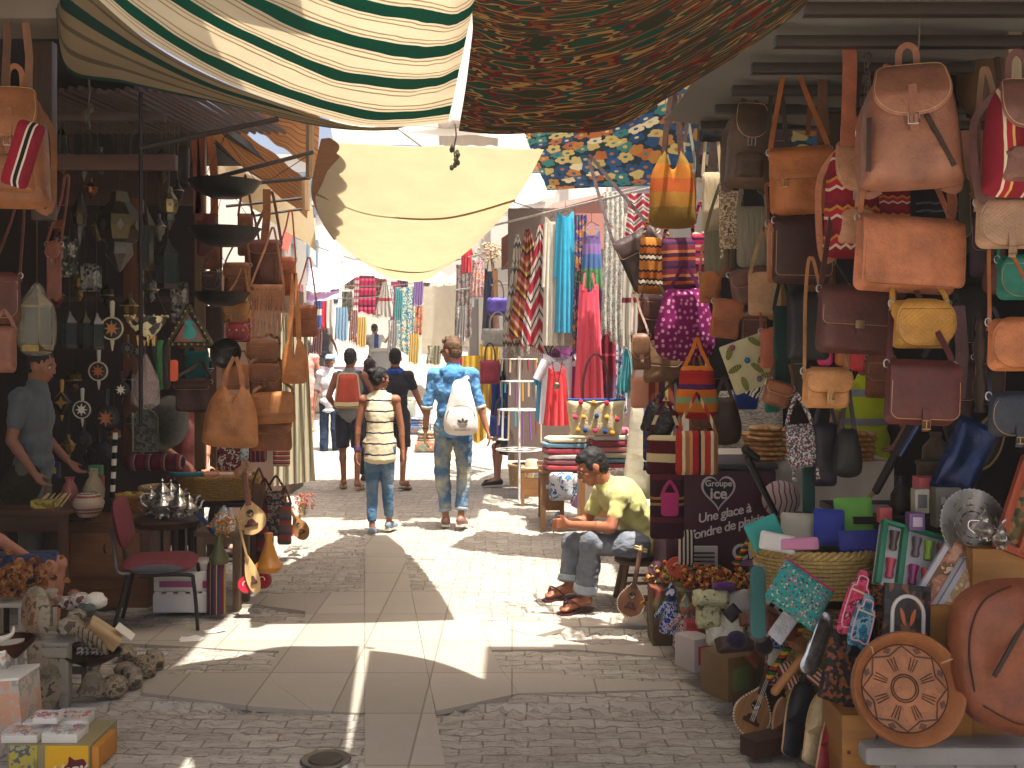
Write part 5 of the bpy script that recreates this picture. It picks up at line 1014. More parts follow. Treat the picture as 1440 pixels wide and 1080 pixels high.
sb = empty('bench', V(b0.x - .08, 5.95, 0), 'low wooden bench under the person in navy shorts at the left edge', 'bench'); z9 = .34
MB().box((0, 0, z9), (.5, .6, .04), None, .005).build('seat', dwood, sb)
for sx in (-1, 1):
 for sy in (-1, 1): MB().box((sx * .2, sy * .25, z9 / 2), (.05, .05, z9), None, .004).build('leg', dwood, sb)
# person reaching over the basket in the left stall
b0 = V(P(262, 0, 8.7).x, 8.7, 0); J = std(.93, shL=(-.02, .16, 1.15), shR=(.02, -.16, 1.15), che=(.0, 0, 1.0), wst=(-.02, 0, .82), pel=(-.05, 0, .68), nk=(.03, 0, 1.22), hd=(.08, 0, 1.37), elR=(-.13, -.28, 1.0), wrR=(.06, -.32, .88), elL=(.15, .1, .95), wrL=(.2, -.1, .82), hipL=(-.05, .09, .66), hipR=(-.05, -.09, .66), knL=(.3, .1, .52), knR=(.3, -.1, .52), anL=(.3, .1, .09), anR=(.3, -.1, .09), toL=(.45, .1, .03), toR=(.45, -.1, .03))
figure('person in a dusky pink shirt reaching over the wide basket in the left stall', b0, J, (1, -.3, -.3), .93, '#a06a50', 'tee', cloth('#8a4a48'), 'trousers', cloth('#2c2428'), 'shoe', paint('#2a2420'), '#1a1410', 'short', vox=.010, slv=.5)
# person sitting behind the jewellery rack
b0 = V(P(735, 0, 13.2).x, 13.2, 0); J = std(.95, pel=(0, 0, .5), wst=(0, 0, .65), che=(-.02, 0, .85), nk=(-.03, 0, 1.04), hd=(-.04, 0, 1.19), shL=(-.03, .17, .98), shR=(-.03, -.17, .98), elL=(-.1, .2, .74), elR=(-.1, -.2, .74), wrL=(-.28, .12, .66), wrR=(-.28, -.12, .66), hipL=(-.02, .1, .48), hipR=(-.02, -.1, .48), knL=(-.36, .12, .5), knR=(-.30, -.12, .5), anL=(-.34, .12, .09), anR=(-.32, -.12, .10), toL=(-.48, .12, .03), toR=(-.50, -.13, .03))
figure('seated person in dark shorts and black shoes behind the white jewellery rack', b0, J, (-1, -.3, -.1), .95, '#a4705a', 'tee', cloth('#c8a890'), 'shorts', cloth('#2a2c38'), 'shoe', cloth('#1f2428'), '#8a6848', 'short', vox=.011)
# ============================================================ LEFT STALL GOODS
LG = 'leather bags hanging in the left stall'
def LS(*a, **k): k.setdefault('group', LG); return SAT(*a, **k)
BPK(20, 128, 4.5, 96, 166, '#8a5632', 'large tan leather backpack with a red woven panel at the top left edge', band=None, c2='#96603a', group=LG, yaw=.2)
SQB(46, 172, 4.3, 40, 94, stripes(((3, '#8e1c30'), (.5, '#d8d0c0'), (1, '#1c1416'), (.5, '#d8d0c0'), (2, '#7a1a2c')), 0, 1), 'red woven side pocket of cloth hanging over the tan backpack', strap=False, up=.02, th=.05, roll=.3, cat='cloth pouch', name='cloth_pouch')
LS(8, 384, 5.0, 44, 72, '#5a2f20', 'plain brown leather satchel with a long strap at the left edge', buckles=0, flap=.9, uppx=130)
SQB(6, 458, 4.8, 34, 66, leather('#80503e'), 'pink brown crumpled leather bag at the left edge', uppx=20, group=LG, wr=.03)
LS(76, 340, 5.6, 22, 80, '#6e3c2a', 'narrow brown leather bag with a buckle right of the plain satchel', flap=.3, uppx=100)
SQB(60, 160, 5.2, 26, 130, cloth('#20302e'), 'dark green bag near the ceiling beside the tan backpack', uppx=20, group=LG)
LS(374, 338, 7.5, 46, 64, '#5f3018', 'dark ginger tall leather tote with a wide strap', buckles=0, flap=.3, uppx=72)
LS(334, 370, 7.3, 38, 44, '#7c4a26', 'brown suede pouch above the ginger buckled one', buckles=0, flap=.5, uppx=60, rf=.03)
LS(298, 382, 7.4, 28, 32, '#3c2014', 'small very dark brown pouch beside the wooden post', buckles=0, uppx=60)
fb = fringebag(P(376, 400, 7.2), 50 * 7.2 / F, 74 * 7.2 / F, '#96603c', 'pinkish tan fringed leather bag with lattice straps'); fb['group'] = LG
LS(333, 424, 7.1, 38, 32, '#94602a', 'ginger leather pouch above the red studded purse', buckles=1, flap=.6, rf=.04, uppx=50)
rp = LS(335, 455, 7.05, 34, 26, '#7c1a24', 'small red leather purse with brass studs', buckles=0, flap=.95, rf=.05, uppx=20)
for x in (-.045, 0, .045): MB().ball((x, -.05, -.045), .009, 6).build('stud', BRASS(), rp)
LS(371, 480, 7.1, 46, 32, '#7e4c28', 'brown suede saddle bag below the fringes', buckles=0, flap=.9, rf=.04, uppx=10)
SLO(414, 474, 6.9, 36, 66, leather('#b8743e'), 'orange tan open shoulder tote at the front of the left bag column', uppx=90, group=LG, vneck=.4, flare=1.2)
LS(428, 430, 7.6, 38, 44, '#9c5a38', 'cognac structured leather handbag behind the orange tan tote', buckles=0, flap=.5, rf=.03, uppx=70)
LS(402, 362, 7.6, 30, 54, '#a0522c', 'rust orange leather bag at the top right of the left column', buckles=0, flap=.4, uppx=70)
LS(333, 514, 7.0, 38, 34, '#965a2c', 'square pouch tooled with nested squares', buckles=0, flap=.95, rf=.02, emb=2.2, uppx=20)
LS(374, 512, 7.0, 46, 44, '#744420', 'dark tan bag with a pointed flap tied by a cord', buckles=1, flap=.6, rf=.05, uppx=15)
SLO(328, 542, 6.7, 78, 88, leather('#a66c3e'), 'big limp tan leather shopper, lowest of the left bags', uppx=40, group=LG, vneck=.14, roll=.06, flare=1.1)
LS(384, 552, 6.9, 60, 44, '#a56a38', 'tan flap bag right of the big limp shopper', buckles=0, flap=.75, rf=.05, roll=-.05, uppx=20)
LS(380, 592, 7.0, 62, 42, '#804a26', 'brown slouchy bag under the tan flap bag', buckles=0, flap=.4, rf=.05, uppx=15)
SQB(277, 494, 7.4, 34, 38, cloth('#0f5a56', rough=.6), 'teal leather purse beside the round metal dish', uppx=30, th=.04, group=LG)
LS(272, 534, 7.2, 52, 46, '#43241a', 'dark brown handbag with a zipped top under the teal purse', buckles=0, flap=.3, uppx=25)
for px, py, w_, h, c, lab in ((258, 205, 18, 60, '#2a2420', 'dark cylinder bag near the ceiling of the left stall'), (292, 300, 30, 60, '#5a2418', 'reddish brown bag behind the upper black dish'), (345, 300, 22, 60, '#74401f', 'narrow ginger bag between the two upper black dishes'), (300, 345, 26, 34, '#7a4420', 'ginger pouch below the middle black dish'), (356, 352, 24, 50, '#6a3c20', 'brown bag left of the tall ginger tote'), (302, 430, 26, 60, '#33190f', 'blackish brown bag behind the ginger pouch')):
 SQB(px, py, 7.7, w_, h, leather(c), lab, uppx=50, group=LG)
for px, y0, y1, c, lab in ((272, 170, 300, '#8a4420', 'rust leather strap, leftmost of the strap bundle'), (283, 180, 310, '#6e3018', 'dark rust leather strap in the middle of the bundle'), (296, 190, 300, '#9a5428', 'ginger leather strap, rightmost of the bundle'), (375, 266, 340, '#8a5228', 'wide brown strap above the tall ginger tote'), (8, -20, 130, '#5a3a28', 'brown strap above the big backpack at the left edge'), (36, 30, 130, '#6e4c34', 'tan strap above the big backpack at the left edge')):
 d = 4.5 if px < 50 else 7.5; a, b_ = P(px, y0, d), P(px + rnd.uniform(-6, 6), y1, d); o = MB().ribbon([a - a, (b_ - a) * .5 + Vector((.01, 0, 0)), b_ - a], 11 * d / F, .002).build('leather_strap', leather(c), None, 40, a); tag(o, lab, 'leather strap', SG)
bronze = metal('#4a4029', .3, .8, 40); pewter = metal('#5e5b54', .32, .6, 30); silver = metal('#cfccc4', .22, .25, 9); blackm = metal('#2c2a28', .35, .9, 60, .7)
def dish(px, py, d, w_, dep, lab, tilt=0):
 r_ = w_ * d / F / 2; q = dep * d / F; o = empty('metal_bowl', P(px, py, d), lab, 'metal bowl', 'hammered black metal bowls', (R(tilt), 0, 0))
 MB().lathe([(r_, 0), (r_ * 1.03, .004), (r_ * .98, -.004), (r_ * .8, -q * .6), (r_ * .4, -q), (.002, -q), (.002, -q + .006), (r_ * .4, -q + .006), (r_ * .8, -q * .6 + .006), (r_ * .97, .002)], 32).build('bowl', blackm, o)
 for i in range(3): a = i * 2 * PI / 3 + .5; MB().tube([(r_ * .95 * math.cos(a), r_ * .95 * math.sin(a), 0), (0, 0, r_ * 1.3)], .0018, 4).build('chain', bronze, o)
dish(316, 256, 7.0, 100, 22, 'top black hammered metal bowl under the bracket arm'); dish(316, 322, 7.0, 100, 24, 'middle black hammered metal bowl'); dish(312, 412, 7.0, 78, 18, 'lowest black hammered metal bowl by the ginger pouch')
dish(318, 497, 6.9, 42, 14, 'round shiny black dish standing upright beside the teal purse', 80)
def lantern(px, py, d, w_, h, lab, kind=0, mat=None):
 s = d / F; w2, h2 = w_ * s / 2, h * s; o = empty('lantern', P(px, py, d), lab, 'lantern', 'metal lanterns in the left stall'); mt = mat or bronze
 MB().tube([(0, 0, 0), (0, 0, .5)], .002, 4).build('chain', mt, o)
 if kind == 0:      # big star lamp
  MB().lathe([(.01, 0), (w2 * .35, -.01), (w2 * .45, -h2 * .15), (w2 * .95, -h2 * .32), (w2, -h2 * .45), (w2 * .8, -h2 * .62)], 8).build('upper_dome', mt, o, 20)
  MB().lathe([(w2 * .8, -h2 * .62), (w2 * .55, -h2 * .66), (w2 * .6, -h2 * .8), (w2 * .35, -h2 * .9), (w2 * .12, -h2), (.002, -h2 * 1.03)], 8).build('lower_cup', pewter, o, 20)
  for i in range(8):
   a = i * PI / 4 + PI / 8; c = Vector((w2 * .93 * math.cos(a), w2 * .93 * math.sin(a), -h2 * .45)); MB().prism([(0, w2 * .24), (w2 * .14, 0), (0, -w2 * .24), (-w2 * .14, 0)], -.004, .004).xf(Matrix.Translation(c) @ Matrix.Rotation(a + PI / 2, 4, 'Z')).build('glass_star', pewter, o, 0)
 else:              # paned box lantern
  n = 6 if kind == 1 else 4; MB().lathe([(.008, 0), (w2 * .3, -h2 * .1), (w2 * 1.05, -h2 * .3), (w2 * 1.05, -h2 * .33), (.002, -h2 * .33)], n).build('roof', mt, o, 20)
  MB().lathe([(w2 * .92, -h2 * .33), (w2 * .92, -h2 * .9)], n).build('glass', paint('#2e3834', .12, .4), o, 20); MB().lathe([(.002, -h2 * .9), (w2 * 1.05, -h2 * .9), (w2 * 1.05, -h2), (.002, -h2)], n).build('base', mt, o, 20)
  for i in range(n): a = i * 2 * PI / n; MB().tube([(w2 * math.cos(a), w2 * math.sin(a), -h2 * .33), (w2 * math.cos(a), w2 * math.sin(a), -h2 * .9)], w2 * .07, 5).build('corner_bar', mt, o)
 return o
lantern(168, 268, 6.2, 66, 112, 'biggest bronze lantern with star cut-outs', 0)
l1 = lantern(52, 402, 5.6, 44, 92, 'tall brass lantern wrapped in clear plastic', 1, metal('#8f7a48', .3, .5))
MB().pillow(smooth_out([(0, .02), (.06, -.05), (.095, -.14), (.095, -.30), (.06, -.36), (-.06, -.36), (-.095, -.30), (-.095, -.14), (-.06, -.05)], 4), .19, 6, 2.2, wr=.012).build('plastic_wrap', film('#e8e0c8', .16), l1)
lantern(112, 270, 6.6, 22, 74, 'slim pierced lantern hanging left of the biggest one', 0); lantern(236, 336, 7.0, 30, 70, 'angular pewter lantern near the bag column', 2, pewter); lantern(238, 262, 7.0, 26, 60, 'twisted brass lantern above the angular pewter one', 0, metal('#8a7a52', .3))
lantern(98, 438, 6.4, 20, 52, 'small pale paned lantern, left of three in a row', 2, pewter); lantern(120, 438, 6.6, 16, 52, 'small dark paned lantern, middle of three in a row', 2, bronze); lantern(136, 440, 6.4, 20, 52, 'small pale paned lantern, right of three in a row', 2, pewter)
lantern(118, 198, 6.9, 16, 56, 'tiny pale lantern near the ceiling', 0, pewter); lantern(86, 176, 6.6, 18, 50, 'dark lantern against the white cloth near the ceiling', 1, bronze)
lantern(206, 290, 7.2, 24, 90, 'slender bronze lantern right of the biggest one', 1)
# hanging inlaid bowl
o = empty('hanging_lamp', P(206, 445, 6.5), 'bone inlaid hanging bowl lamp with a studded rim', 'hanging lamp'); r_ = .125
MB().lathe([(r_, 0), (r_ * .95, -.03), (r_ * .6, -.09), (r_ * .2, -.14), (.002, -.15)], 10).build('bowl', cells(('#c8bc98', '#1c2a26', '#8a6a3a', '#d8cca8', '#14181a'), 28, .35), o, 20)
for i in range(14): a = i * 2 * PI / 14; MB().ball((r_ * math.cos(a), r_ * math.sin(a), .002), .008, 5).build('stud', metal('#d0c090', .3), o)
for i in range(3): a = i * 2 * PI / 3; MB().tube([(r_ * math.cos(a), r_ * math.sin(a), 0), (0, 0, .3)], .002, 4).build('chain', bronze, o)
for i in range(6): MB().lathe([(.002, 0), (.012, -.01), (.003, -.07)], 6, (.05 * math.cos(i * 1.05), .05 * math.sin(i * 1.05), -.11)).build('drop', metal('#c8a868', .3), o)
# inlaid hand mirrors on the back boards
def mirror(px, py, d, w_, c1, c2, lab, pts=8, handle=(0, 1), dia=False):
 r_ = w_ * d / F / 2; o = empty('hand_mirror', P(px, py, d), lab, 'hand mirror', 'inlaid hand mirrors on the left stall wall')
 out = circ(r_, 28) if not dia else [(0, r_ * 1.3), (r_, 0), (0, -r_ * 1.3), (-r_, 0)]
 MB().pillow(out, .03, 4, 4, q=.4).build('frame', paint('#1c1410', .4), o); st = [((r_ * (.62 if i % 2 == 0 else .26)) * math.cos(i * PI / pts), (r_ * (.62 if i % 2 == 0 else .26)) * math.sin(i * PI / pts)) for i in range(pts * 2)]
 MB().prism(st, -.022, -.012).build('star_inlay', paint(c1, .4), o, 0); m = MB(); rr = r_ * .86
 m.tube([(rr * math.cos(i * PI / 14), -.014, rr * math.sin(i * PI / 14) * (1.3 if dia else 1)) for i in range(28)] if not dia else [(a * .84, -.014, b_ * .84) for a, b_ in out], r_ * .07, 5, closed=True); m.build('ring_inlay', paint(c2, .4), o)
 if handle[1]: MB().cap((0, 0, r_ * .95 * handle[1]), (0, 0, r_ * 2.0 * handle[1]), r_ * .15, r_ * .2, 8).build('handle', paint(c2, .4), o)
 MB().cap((0, 0, -r_ * 1.0 * (1.3 if dia else 1)), (0, 0, -r_ * 1.7), r_ * .16, r_ * .05, 7).build('tip', paint(c2, .4), o)
for a in ((158, 462, 7.6, 36, '#c9884a', '#d8cca8', 'orange star mirror with a thick bone handle'), (139, 522, 7.6, 30, '#b8642c', '#c8c0ac', 'small red brown star mirror with a scalloped ring'), (87, 566, 7.4, 30, '#a8843c', '#b8903c', 'brass diamond shaped mirror', 4, (0, 1), True),
   (116, 576, 7.4, 28, '#e0d8c4', '#b8b4a8', 'white star mirror with a silver ring'), (150, 588, 7.4, 38, '#a8602c', '#1c1410', 'large dark disc with four bone petals'), (171, 548, 7.5, 24, '#e8e0cc', '#1c1410', 'small dark disc with a white flower'), (118, 618, 7.5, 26, '#3a3430', '#2a2622', 'dark carved disc below the white star mirror'), (196, 494, 7.7, 22, '#6a6458', '#4a463e', 'grey ring ornament beside the wooden post'), (180, 490, 7.7, 18, '#6a6458', '#5a564e', 'smallest grey ring ornament'), (140, 640, 7.6, 44, '#1f1a16', '#17120f', 'big blackened round plate low on the wall')):
 mirror(*a)
# triangle frame
o = empty('triangular_mirror', P(266, 430, 6.9), 'triangular studded frame with a teal painted vase inside', 'picture frame'); t = [(0, .0), (.145, -.25), (-.145, -.25)]
MB().prism([(0, -.06), (.10, -.235), (-.10, -.235)], .0, .012).build('picture', cells(('#3c5a66', '#2a4654', '#4a6a70', '#8a5a50'), 9, .5), o, 0)
for a, b_ in zip(t, t[1:] + t[:1]): MB().cap((a[0], 0, a[1]), (b_[0], 0, b_[1]), .018, .018, 8).build('frame_bar', paint('#3a3018', .4), o); [MB().ball((a[0] + (b_[0] - a[0]) * i / 7, -.018, a[1] + (b_[1] - a[1]) * i / 7), .008, 5).build('stud', metal('#b8a058', .3), o) for i in range(1, 7)]
MB().pillow(smooth_out([(-.03, -.10), (.03, -.10), (.02, -.13), (.045, -.17), (.03, -.21), (-.03, -.21), (-.035, -.17), (-.02, -.13)], 3), .012, 3).build('painted_vase', paint('#2f8f88'), o)
# wrapped pyramid, trays, arch, bellows
o = empty('wrapped_lamp', P(205, 500, 6.7), 'red leather lamp wrapped in plastic hanging on a long cord', 'lamp'); MB().lathe([(.004, 0), (.075, -.16), (.07, -.26), (.05, -.30), (.002, -.30)], 6).build('shade', leather('#5a2a24'), o, 20); MB().lathe([(.008, .01), (.085, -.15), (.09, -.30), (.04, -.335)], 9).build('plastic_wrap', film('#e0d8d0', .2), o); MB().tube([(0, 0, 0), (0, 0, 1.2)], .002, 4).build('cord', bronze, o)
def plate(px, py, d, w_, h, mat, lab, yaw=0, cat='tray', name='metal_tray', tilt=10, ring=None, group=None):
 s = d / F; o = empty(name, P(px, py, d), lab, cat, group, (R(90 - tilt), 0, 0)); a, b_ = w_ * s / 2, h * s / 2
 MB().lathe([(.001, .0), (.62, .0), (.70, .03), (.97, .05), (1.0, .07), (.97, .075), (.70, .06), (.001, .03)], 36).xf(Matrix.Diagonal((a, b_, a, 1))).build('tray', mat, o)
 if ring: MB().lathe([(.5, .035), (.55, .045), (.6, .035)], 32).xf(Matrix.Diagonal((a, b_, a, 1))).build('engraved_ring', ring, o)
 o.rotation_euler = (R(90 - tilt), 0, R(yaw)); return o
plate(240, 592, 7.2, 52, 72, pewter, 'tall oval pewter tray hanging behind the striped cloth roll', tilt=0); plate(232, 600, 7.35, 44, 66, pewter, 'second oval pewter tray overlapping behind the first', tilt=0)
plate(30, 684, 6.9, 60, 70, bronze, 'round bronze tray leaning at the left end of the desk', tilt=25)
o = empty('carved_arch', P(205, 575, 7.0), 'black arched carved door ornament', 'ornament'); MB().prism([(-.08, -.28), (.08, -.28), (.08, -.08)] + [(.08 * math.cos(a), -.08 + .08 * math.sin(a)) for a in [i * PI / 10 for i in range(1, 10)]] + [(-.08, -.08)], -.01, .02).build('panel', cells(('#16140f', '#24221c', '#3a3a34'), 50, .5), o, 0)
MB().tube([(-.08, -.012, -.28), (-.08, -.012, -.08)] + [(.08 * math.cos(PI - a), -.012, -.08 + .08 * math.sin(a)) for a in [i * PI / 10 for i in range(1, 10)]] + [(.08, -.012, -.08), (.08, -.012, -.28), (-.08, -.012, -.28)], .006, 5).build('rim', metal('#6a6658', .4), o)
for px, c, lab in ((218, '#0c2018', 'black green leather bellows, left one'), (226, '#2f6a34', 'bright green leather bellows in the middle'), (234, '#201814', 'black leather bellows with a red edge, right one')):
 SQB(px, 478, 6.8, 11, 70, leather(c), lab, up=.03, strap=False, cat='leather strip', name='leather_strip', th=.04)
SQB(244, 506, 6.8, 13, 30, paint('#c8502c'), 'orange paper tag beside the green strip', up=.02, strap=False, cat='tag', name='paper_tag', th=.006)
kilr = stripes(((2, '#6a1620'), (1, '#2a2a3a'), (1, '#8a2a30'), (.5, '#8a8a80'), (1, '#3a1a2c')), 0, 4)
o = empty('cloth_roll', P(218, 650, 7.4), 'rolled cloth striped red, grey and navy on the shelf', 'cloth roll'); MB().cap((-.15, 0, 0), (.15, 0, 0), .06, .06, 10).build('roll', kilr, o)
for px, py, w_, h, c, lab in ((93, 330, 34, 60, '#3c3a30', 'dark pierced metal ornament left of the biggest lantern'), (60, 170, 30, 40, '#b8b0a0', 'crumpled white cloth near the ceiling at far left'), (128, 370, 30, 40, '#6a6a68', 'grey metal mask under the slim lantern'), (252, 395, 26, 60, '#5c5a54', 'stack of ribbed pewter bangles beside the triangle')):
 SQB(px, py, 7.2, w_, h, cells((c, '#2a2822', c, '#8a8478'), 45, .4, metal=.5), lab, up=.05, strap=False, th=.05, cat='ornament', name='metal_ornament', wr=.02)
# furniture ------------------------------------------------
def table(name, lab, px0, px1, ytop, d, yb, dep, c, cat='table', legs=True, apron=.1, drawer=False):
 a, b_ = P(px0, ytop, d), P(px1, ytop, d); w_ = b_.x - a.x; o = empty(name, ((a.x + b_.x) / 2, d + dep / 2, 0), lab, cat); z = a.z; m = wood(c, axis=0)
 MB().box((0, 0, z - .015), (w_, dep, .03), None, .004).build('top', m, o)
 if apron: MB().box((0, -dep / 2 + .03, z - .033 - apron / 2), (w_ - .06, .02, apron), None, .003).build('apron', m, o)
 if legs:
  for sx in (-1, 1):
   for sy in (-1, 1): MB().box((sx * (w_ / 2 - .04), sy * (dep / 2 - .04), (z - .032) / 2), (.05, .05, z - .032), None, .004).build('leg', wood(c), o)
 return o, z
dk_, zd = table('desk', 'old wooden desk at the left edge holding trays and pots', -60, 94, 718, 6.6, 860, .5, '#5a3a22')
cb = empty('cabinet', V(P(148, 0, 6.95).x, 7.2, 0), 'low brown wooden cabinet behind the red chair', 'cabinet'); zc = P(0, 735, 6.95).z
MB().box((0, 0, zc / 2), (.55, .45, zc), None, .006).build('carcass', wood('#6e4524', axis=0), cb); MB().box((0, -.237, zc * .62), (.45, .02, zc * .5), None, .004).build('door', wood('#7c5028', axis=0), cb); MB().tube([(.0, -.252, zc * .75), (.0, -.275, zc * .7), (.0, -.252, zc * .65)], .005, 5).build('handle', bronze, cb)
MB().box((-.34, -.02, zc * .45), (.09, .5, zc * .9), None, .005).build('side_post', wood('#4a2c18'), cb)
# round table with teapots
rt = empty('side_table', V(P(236, 0, 7.1).x, 7.1, 0), 'dark round table crowded with silver teapots', 'table'); zr = P(0, 728, 7.1).z
MB().lathe([(.001, zr), (.21, zr), (.225, zr - .012), (.21, zr - .05), (.001, zr - .05)], 30).build('top', wood('#3c2416', axis=0), rt)
for a in range(4): q = a * PI / 2 + .6; MB().cap((.16 * math.cos(q), .16 * math.sin(q), zr - .05), (.15 * math.cos(q), .15 * math.sin(q), .02), .02, .02, 8).build('leg', wood('#2c1a10'), rt)
MB().lathe([(.14, .25), (.15, .262), (.001, .262), (.001, .25)], 20).build('shelf', wood('#2c1a10', axis=0), rt)
def teapot(px, py, d, s, lab, yaw=0):
 o = empty('teapot', P(px, py, d), lab, 'teapot', 'silver Moroccan teapots', (0, 0, yaw), s); m = silver
 MB().lathe([(.03, 0), (.035, .005), (.03, .012), (.06, .035), (.068, .06), (.055, .085), (.035, .1), (.03, .115), (.036, .12)], 20).build('body', m, o)
 MB().lathe([(.037, .12), (.03, .135), (.012, .155), (.004, .165), (.009, .175), (.002, .185)], 16).build('lid', m, o)
 MB().tube(spline([(.055, 0, .045), (.09, 0, .06), (.105, 0, .1), (.125, 0, .115)], 4), [.014, .013, .012, .011, .01, .009, .009, .008, .008, .007, .007, .007, .006], 8).build('spout', m, o)
 MB().tube(spline([(-.035, 0, .11), (-.09, 0, .11), (-.1, 0, .07), (-.06, 0, .035)], 5), .005, 6).build('handle', m, o)
 for a in range(4): MB().ball((.03 * math.cos(a * 1.57), .03 * math.sin(a * 1.57), -.004), .008, 5).build('foot', m, o)
teapot(228, 726, 7.05, 1.35, 'largest silver teapot on the round table'); teapot(252, 724, 7.0, 1.1, 'rounder silver teapot with its spout to the right', .2); teapot(212, 722, 7.2, 1.0, 'silver teapot at the left back of the round table', 2.6); teapot(240, 716, 7.25, 1.1, 'silver teapot at the back of the round table', 1)
teapot(266, 724, 7.0, .8, 'smallest silver teapot at the right of the round table', .5)
def pot(name, cat, px, py, d, prof, mat, lab, group=None, n=24):
 s = d / F; o = MB().lathe([(a * s, b_ * s) for a, b_ in prof], n).build(name, mat, None, 50, P(px, py, d)); return tag(o, lab, cat, group)
cer = stripes(((2, '#b8a890'), (1, '#8a4038'), (.5, '#c8b8a0'), (1.2, '#7a5a58'), (3, '#b49a86')), 2, 1.5, zig=.05, zn=12, rough=.3)
pot('ceramic_bowl', 'bowl', 124, 726, 6.8, [(1, 0), (12, 0), (20, 10), (22, 20), (16, 30), (13, 33), (11, 30), (1, 28)], cer, 'pink and cream painted ceramic bowl on the cabinet')
pot('ceramic_vase', 'vase', 98, 704, 7.0, [(1, 0), (8, 0), (12, 10), (9, 20), (5, 27), (7, 33), (5, 33), (1, 30)], paint('#9a5a50', .3), 'dusky pink ceramic vase left of the doll')
pot('round_cake_plate', 'plate', 62, 722, 6.75, [(1, 0), (26, 0), (31, 5), (30, 7), (1, 4)], paint('#b8ac90', .4), 'cream plate at the front of the desk')
for i in range(7): o = MB().cap((0, 0, 0), (.06 + .02 * rnd.random(), 0, .08), .008, .005, 6).build('wooden_spoon', wood('#c8b07a'), None, 40, P(50 + i * 6, 712, 6.75)); tag(o, 'pale wooden stick on the cream plate, %s from the left' % ORD[i], 'wooden stick', 'pale wooden sticks on the cream plate')
o = MB().box((0, 0, .03), (.14, .08, .06), None, .008).build('soap_block', cells(('#a8943c', '#c8b458', '#7a6a30'), 40), None, 40, P(62, 716, 6.72)); tag(o, 'yellow block with embossed pattern on the cream plate', 'soap block')
pot('straw_figure', 'figurine', 132, 700, 6.95, [(1, 0), (14, 0), (15, 12), (9, 26), (6, 30), (7, 36), (1, 40)], fur('#7a6a4a', '#b8a888'), 'straw coloured figurine wrapped in plastic behind the painted bowl')
for px, py, w_, h, c, lab in ((135, 668, 17, 14, '#3f7a4a', 'green carton on top of the red one'), (136, 690, 18, 21, '#8a3a30', 'red carton under the green one'), (78, 672, 12, 22, '#2a2a58', 'dark blue and yellow packet beside the stall keeper')):
 a = P(px, py, 7.3); s = 7.3 / F; o = empty('carton', a, lab, 'carton'); MB().box((0, 0, h * s / 2), (w_ * s, .06, h * s), None, .002).build('box', paint(c), o); MB().box((0, -.0325, h * s * .5), (w_ * s * .6, .004, h * s * .4)).build('printed_patch', paint('#c8b040' if 'yellow' in lab else '#c8c0a8'), o)
o = MB().tube([(0, 0, 0), (.02, 0, .42)], .016, 10).build('striped_flute', stripes(((1, '#111'.replace('#111', '#111111')), (1, '#d8d0bc')), 2, 5), None, 40, P(158, 700, 6.9)); tag(o, 'black and white banded stick leaning on the back wall', 'stick')
def basket(px, py, d, w_, h, lab, c='#a88448', top=1.15, fillc=None, name='wicker_basket', ell=1, rim=True, n=44):
 s = d / F; r_ = w_ * s / 2 / top; hh = h * s; o = empty(name, P(px, py, d), lab, 'basket'); m = wood(c, 20, .7); mb = MB(); rows = max(5, int(hh / .016)); st = 36
 for j in range(rows):
  z = hh * (j + .5) / rows; rr = r_ * (1 + (top - 1) * (z / hh) ** .8); ph = (j % 2) * PI
  mb.tube([((rr + .006 * math.sin(st / 2 * a + ph)) * math.cos(a), (rr + .006 * math.sin(st / 2 * a + ph)) * math.sin(a) * ell, z) for a in [2 * PI * i / 72 for i in range(72)]], hh / rows * .56, 6, closed=True)
 mb.build('woven_wall', m, o); mb = MB()
 MB().lathe([(.001, .003), (r_ * .98, .003), (r_ * top * .94, hh * .96), (r_ * top * .9, hh * .96), (r_ * .9, .01), (.001, .01)], 32, sy=ell).build('lining', dk_lin, o)
 if rim:
  for ph in (0, PI * 2 / 3, PI * 4 / 3):
   mb.tube([((r_ * top + .012 * math.cos(a * 17 + ph)) * math.cos(a), (r_ * top + .012 * math.cos(a * 17 + ph)) * math.sin(a) * ell, hh + .012 * math.sin(a * 17 + ph)) for a in [2 * PI * i / 136 for i in range(136)]], .0095, 5, closed=True)
  mb.build('braided_rim', m, o)
 return o
dk_lin = wood('#4a3418', 6)
basket(184, 724, 7.5, 46, 26, 'small wicker basket with lemons', '#a8742c')
for i in range(4): o = MB().ball((0, 0, 0), (.032, .028, .026), 8).build('lemon', paint('#c8a838', .5), None, 40, P(170 + i * 9, 700 - (i % 2) * 4, 7.45)); tag(o, 'lemon in the small wicker basket, %s from the left' % ORD[i], 'lemon', 'lemons in the small basket')
basket(222, 712, 7.7, 46, 26, 'pale wicker basket behind the teapots', '#b89a68')
bb = basket(308, 700, 7.7, 112, 30, 'very wide shallow wicker basket in front of the reaching person', '#a07830', ell=.7)
bs = empty('basket_stand', V(P(308, 0, 7.7).x, 7.7, 0), 'dark wooden crate stand under the wide wicker basket', 'stand'); zb = P(0, 702, 7.7).z
MB().box((0, 0, zb - .02), (.5, .34, .03), None, .004).build('top', dwood, bs)
for sx in (-1, 1):
 for sy in (-1, 1): MB().box((sx * .22, sy * .14, (zb - .04) / 2), (.05, .05, zb - .04)).build('leg', dwood, bs)
for i, (px, c) in enumerate(((276, '#a8503c'), (296, '#b87a6a'), (318, '#c8a088'), (342, '#c8b0c0'))):
 o = MB().pillow(rrect(.13, .08, .02), .07, 4, 3, wr=.012, seed=i).build('wrapped_packet', cloth(c, rough=.3), None, 50, P(px, 664, 7.6 + .05 * i)); tag(o, ('rust red', 'dusty pink', 'pale peach', 'lilac plastic wrapped')[i] + ' packet lying in the wide basket', 'packet', 'packets in the wide basket')
